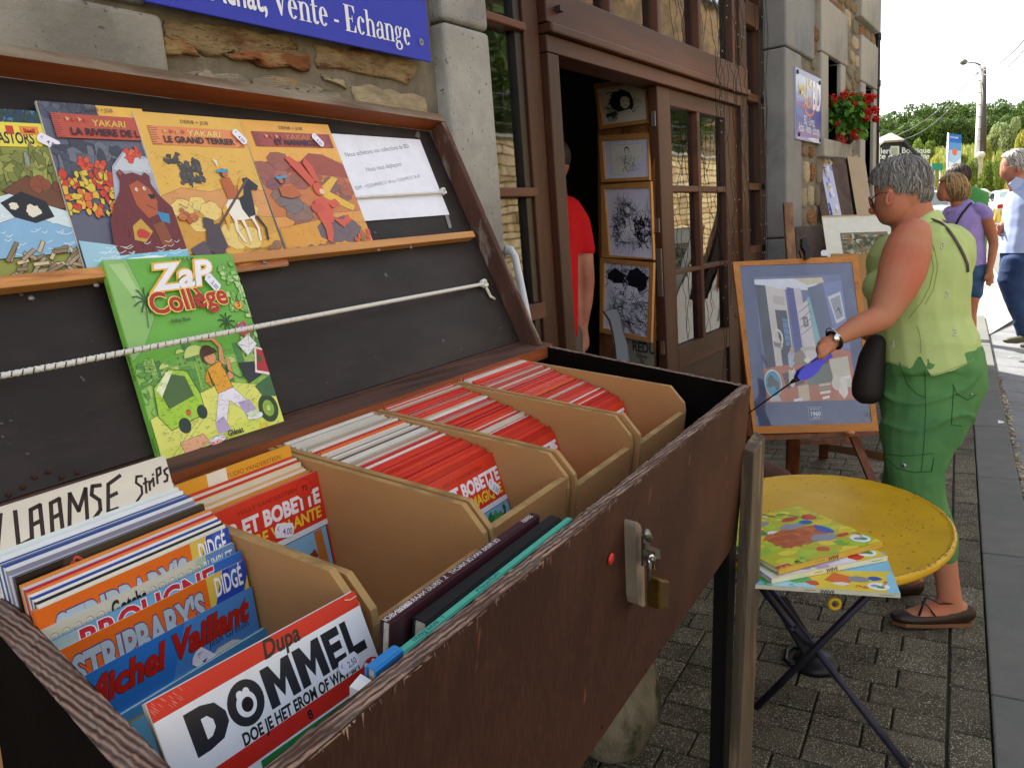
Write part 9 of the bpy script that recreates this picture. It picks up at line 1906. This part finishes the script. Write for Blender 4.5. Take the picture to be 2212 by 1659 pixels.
organic('shoe', mn, [ch((2216, 731, D4 + .02, 9, .045), (2196, 735, D4, 8, .05), (2178, 736, D4 - .02, 6, .045), (2172, 736, D4 - .03, 4, .035))], mat('olive_shoe', '#4a4430', .6), .009, 3)
organic('shoe', mn, [ch((2246, 742, D4 + .3, 9, .045), (2222, 746, D4 + .28, 7, .05), (2210, 747, D4 + .27, 5, .04))], mat('olive_shoe', '#4a4430', .6), .009, 3)
WHH = hairmats('white_hair', ['#b5b0a8', '#8f8b86', '#cfcac2', '#6e6a66'])
mk_ = lambda x, y: (y < 352 or x > 2180) and y < 378 and not (x < 2172 and y > 340)
hm_, _ = organic('hair', mn, [], mat('white_hair_cap', '#8e8a84', .7, .3, 40, bmp=.6), .01, 2, balls=[(2194, 352, D4, 30, 29, .1)], cut=lambda x, y: not mk_(x, y))
ribbons(hm_, W(2194, 353, D4), (.136, .132, .105), Ag, -CD - CR * .5, 800, WHH, L=.1, seed=7, keep=mk_, wmin=.0025, wmax=.005, wave=.6, lift=.08)
e_ = MB(); e_.ball(W(2199, 366, D4 - .09), (.014, .028, .012), SK3, 10, 8, Ag); e_.build('ear', mn)
g_ = MB(); g_.tube([W(2166, 362, D4 - .05), W(2175, 362, D4 - .08), W(2197, 356, D4 - .1)], .002, 5, M_chr); g_.tube([W(2168, 363, D4 - .06) + (CR * .5 + CF * .85) * .02 * math.cos(t) + CD * .016 * math.sin(t) for t in [6.283 * k / 16 for k in range(17)]], .0018, 5, M_chr, cap=False); g_.build('glasses', mn)
# ------------------------------------------------------------------ dog on the leash
D5 = 3.15
dg_ = thing('dog', atz((1640, 1105), 0), 'small brown and white dog standing behind the yellow table, mostly hidden', 'dog')
organic('body', dg_, [ch((1600, 1020, D5, 38, .075), (1630, 1030, D5, 42, .085), (1665, 1040, D5 + .02, 40, .08), (1688, 1046, D5 + .04, 34, .07)), ch((1590, 1005, D5, 28, .06), (1565, 965, D5 - .02, 22, .05), (1550, 945, D5 - .03, 20, .045)), ch((1690, 1045, D5 + .04, 8, .015), (1705, 1060, D5 + .05, 6, .012), (1708, 1085, D5 + .05, 4, .008)),
 ch((1595, 1045, D5 - .05, 14, .03), (1594, 1090, D5 - .05, 9, .02), (1590, 1125, D5 - .05, 8, .022)), ch((1605, 1045, D5 + .06, 14, .03), (1606, 1085, D5 + .06, 9, .02), (1602, 1110, D5 + .06, 8, .022)), ch((1678, 1055, D5 - .03, 20, .035), (1690, 1085, D5 - .03, 11, .022), (1680, 1110, D5 - .03, 8, .02), (1676, 1126, D5 - .04, 8, .022)), ch((1684, 1052, D5 + .09, 18, .035), (1694, 1080, D5 + .09, 11, .022), (1686, 1110, D5 + .09, 8, .02))],
 mat('dog_coat', '#4a2a1c', .8, .25, 10, bmp=.8, bd=.004, fine=160, col2='#c9c2bc', s2=4.5, t2=(.6, .64)), .008, 3, balls=[(1543, 938, D5 - .03, 26, 24, .05), (1526, 946, D5 - .05, 15, 11, .026), (1549, 920, D5 - .06, 8, 13, .012), (1553, 921, D5 + .02, 8, 13, .012)])
MB().tube([W(1563, 958, D5 - .02) + (CR * .6 * math.cos(t) + CD * -.4 * math.cos(t) + CF * math.sin(t)) * .056 for t in [6.283 * k / 18 for k in range(19)]], .006, 6, mat('dog_collar', '#2f3f9a', .6), cap=False).build('collar', dg_)
MB().ball(W(1513, 943, D5 - .05), .008, M_blk).build('nose', dg_)
for dz in (-.05, .0): MB().ball(W(1535, 930, D5 + dz), .006, M_blk).build('eye', dg_)
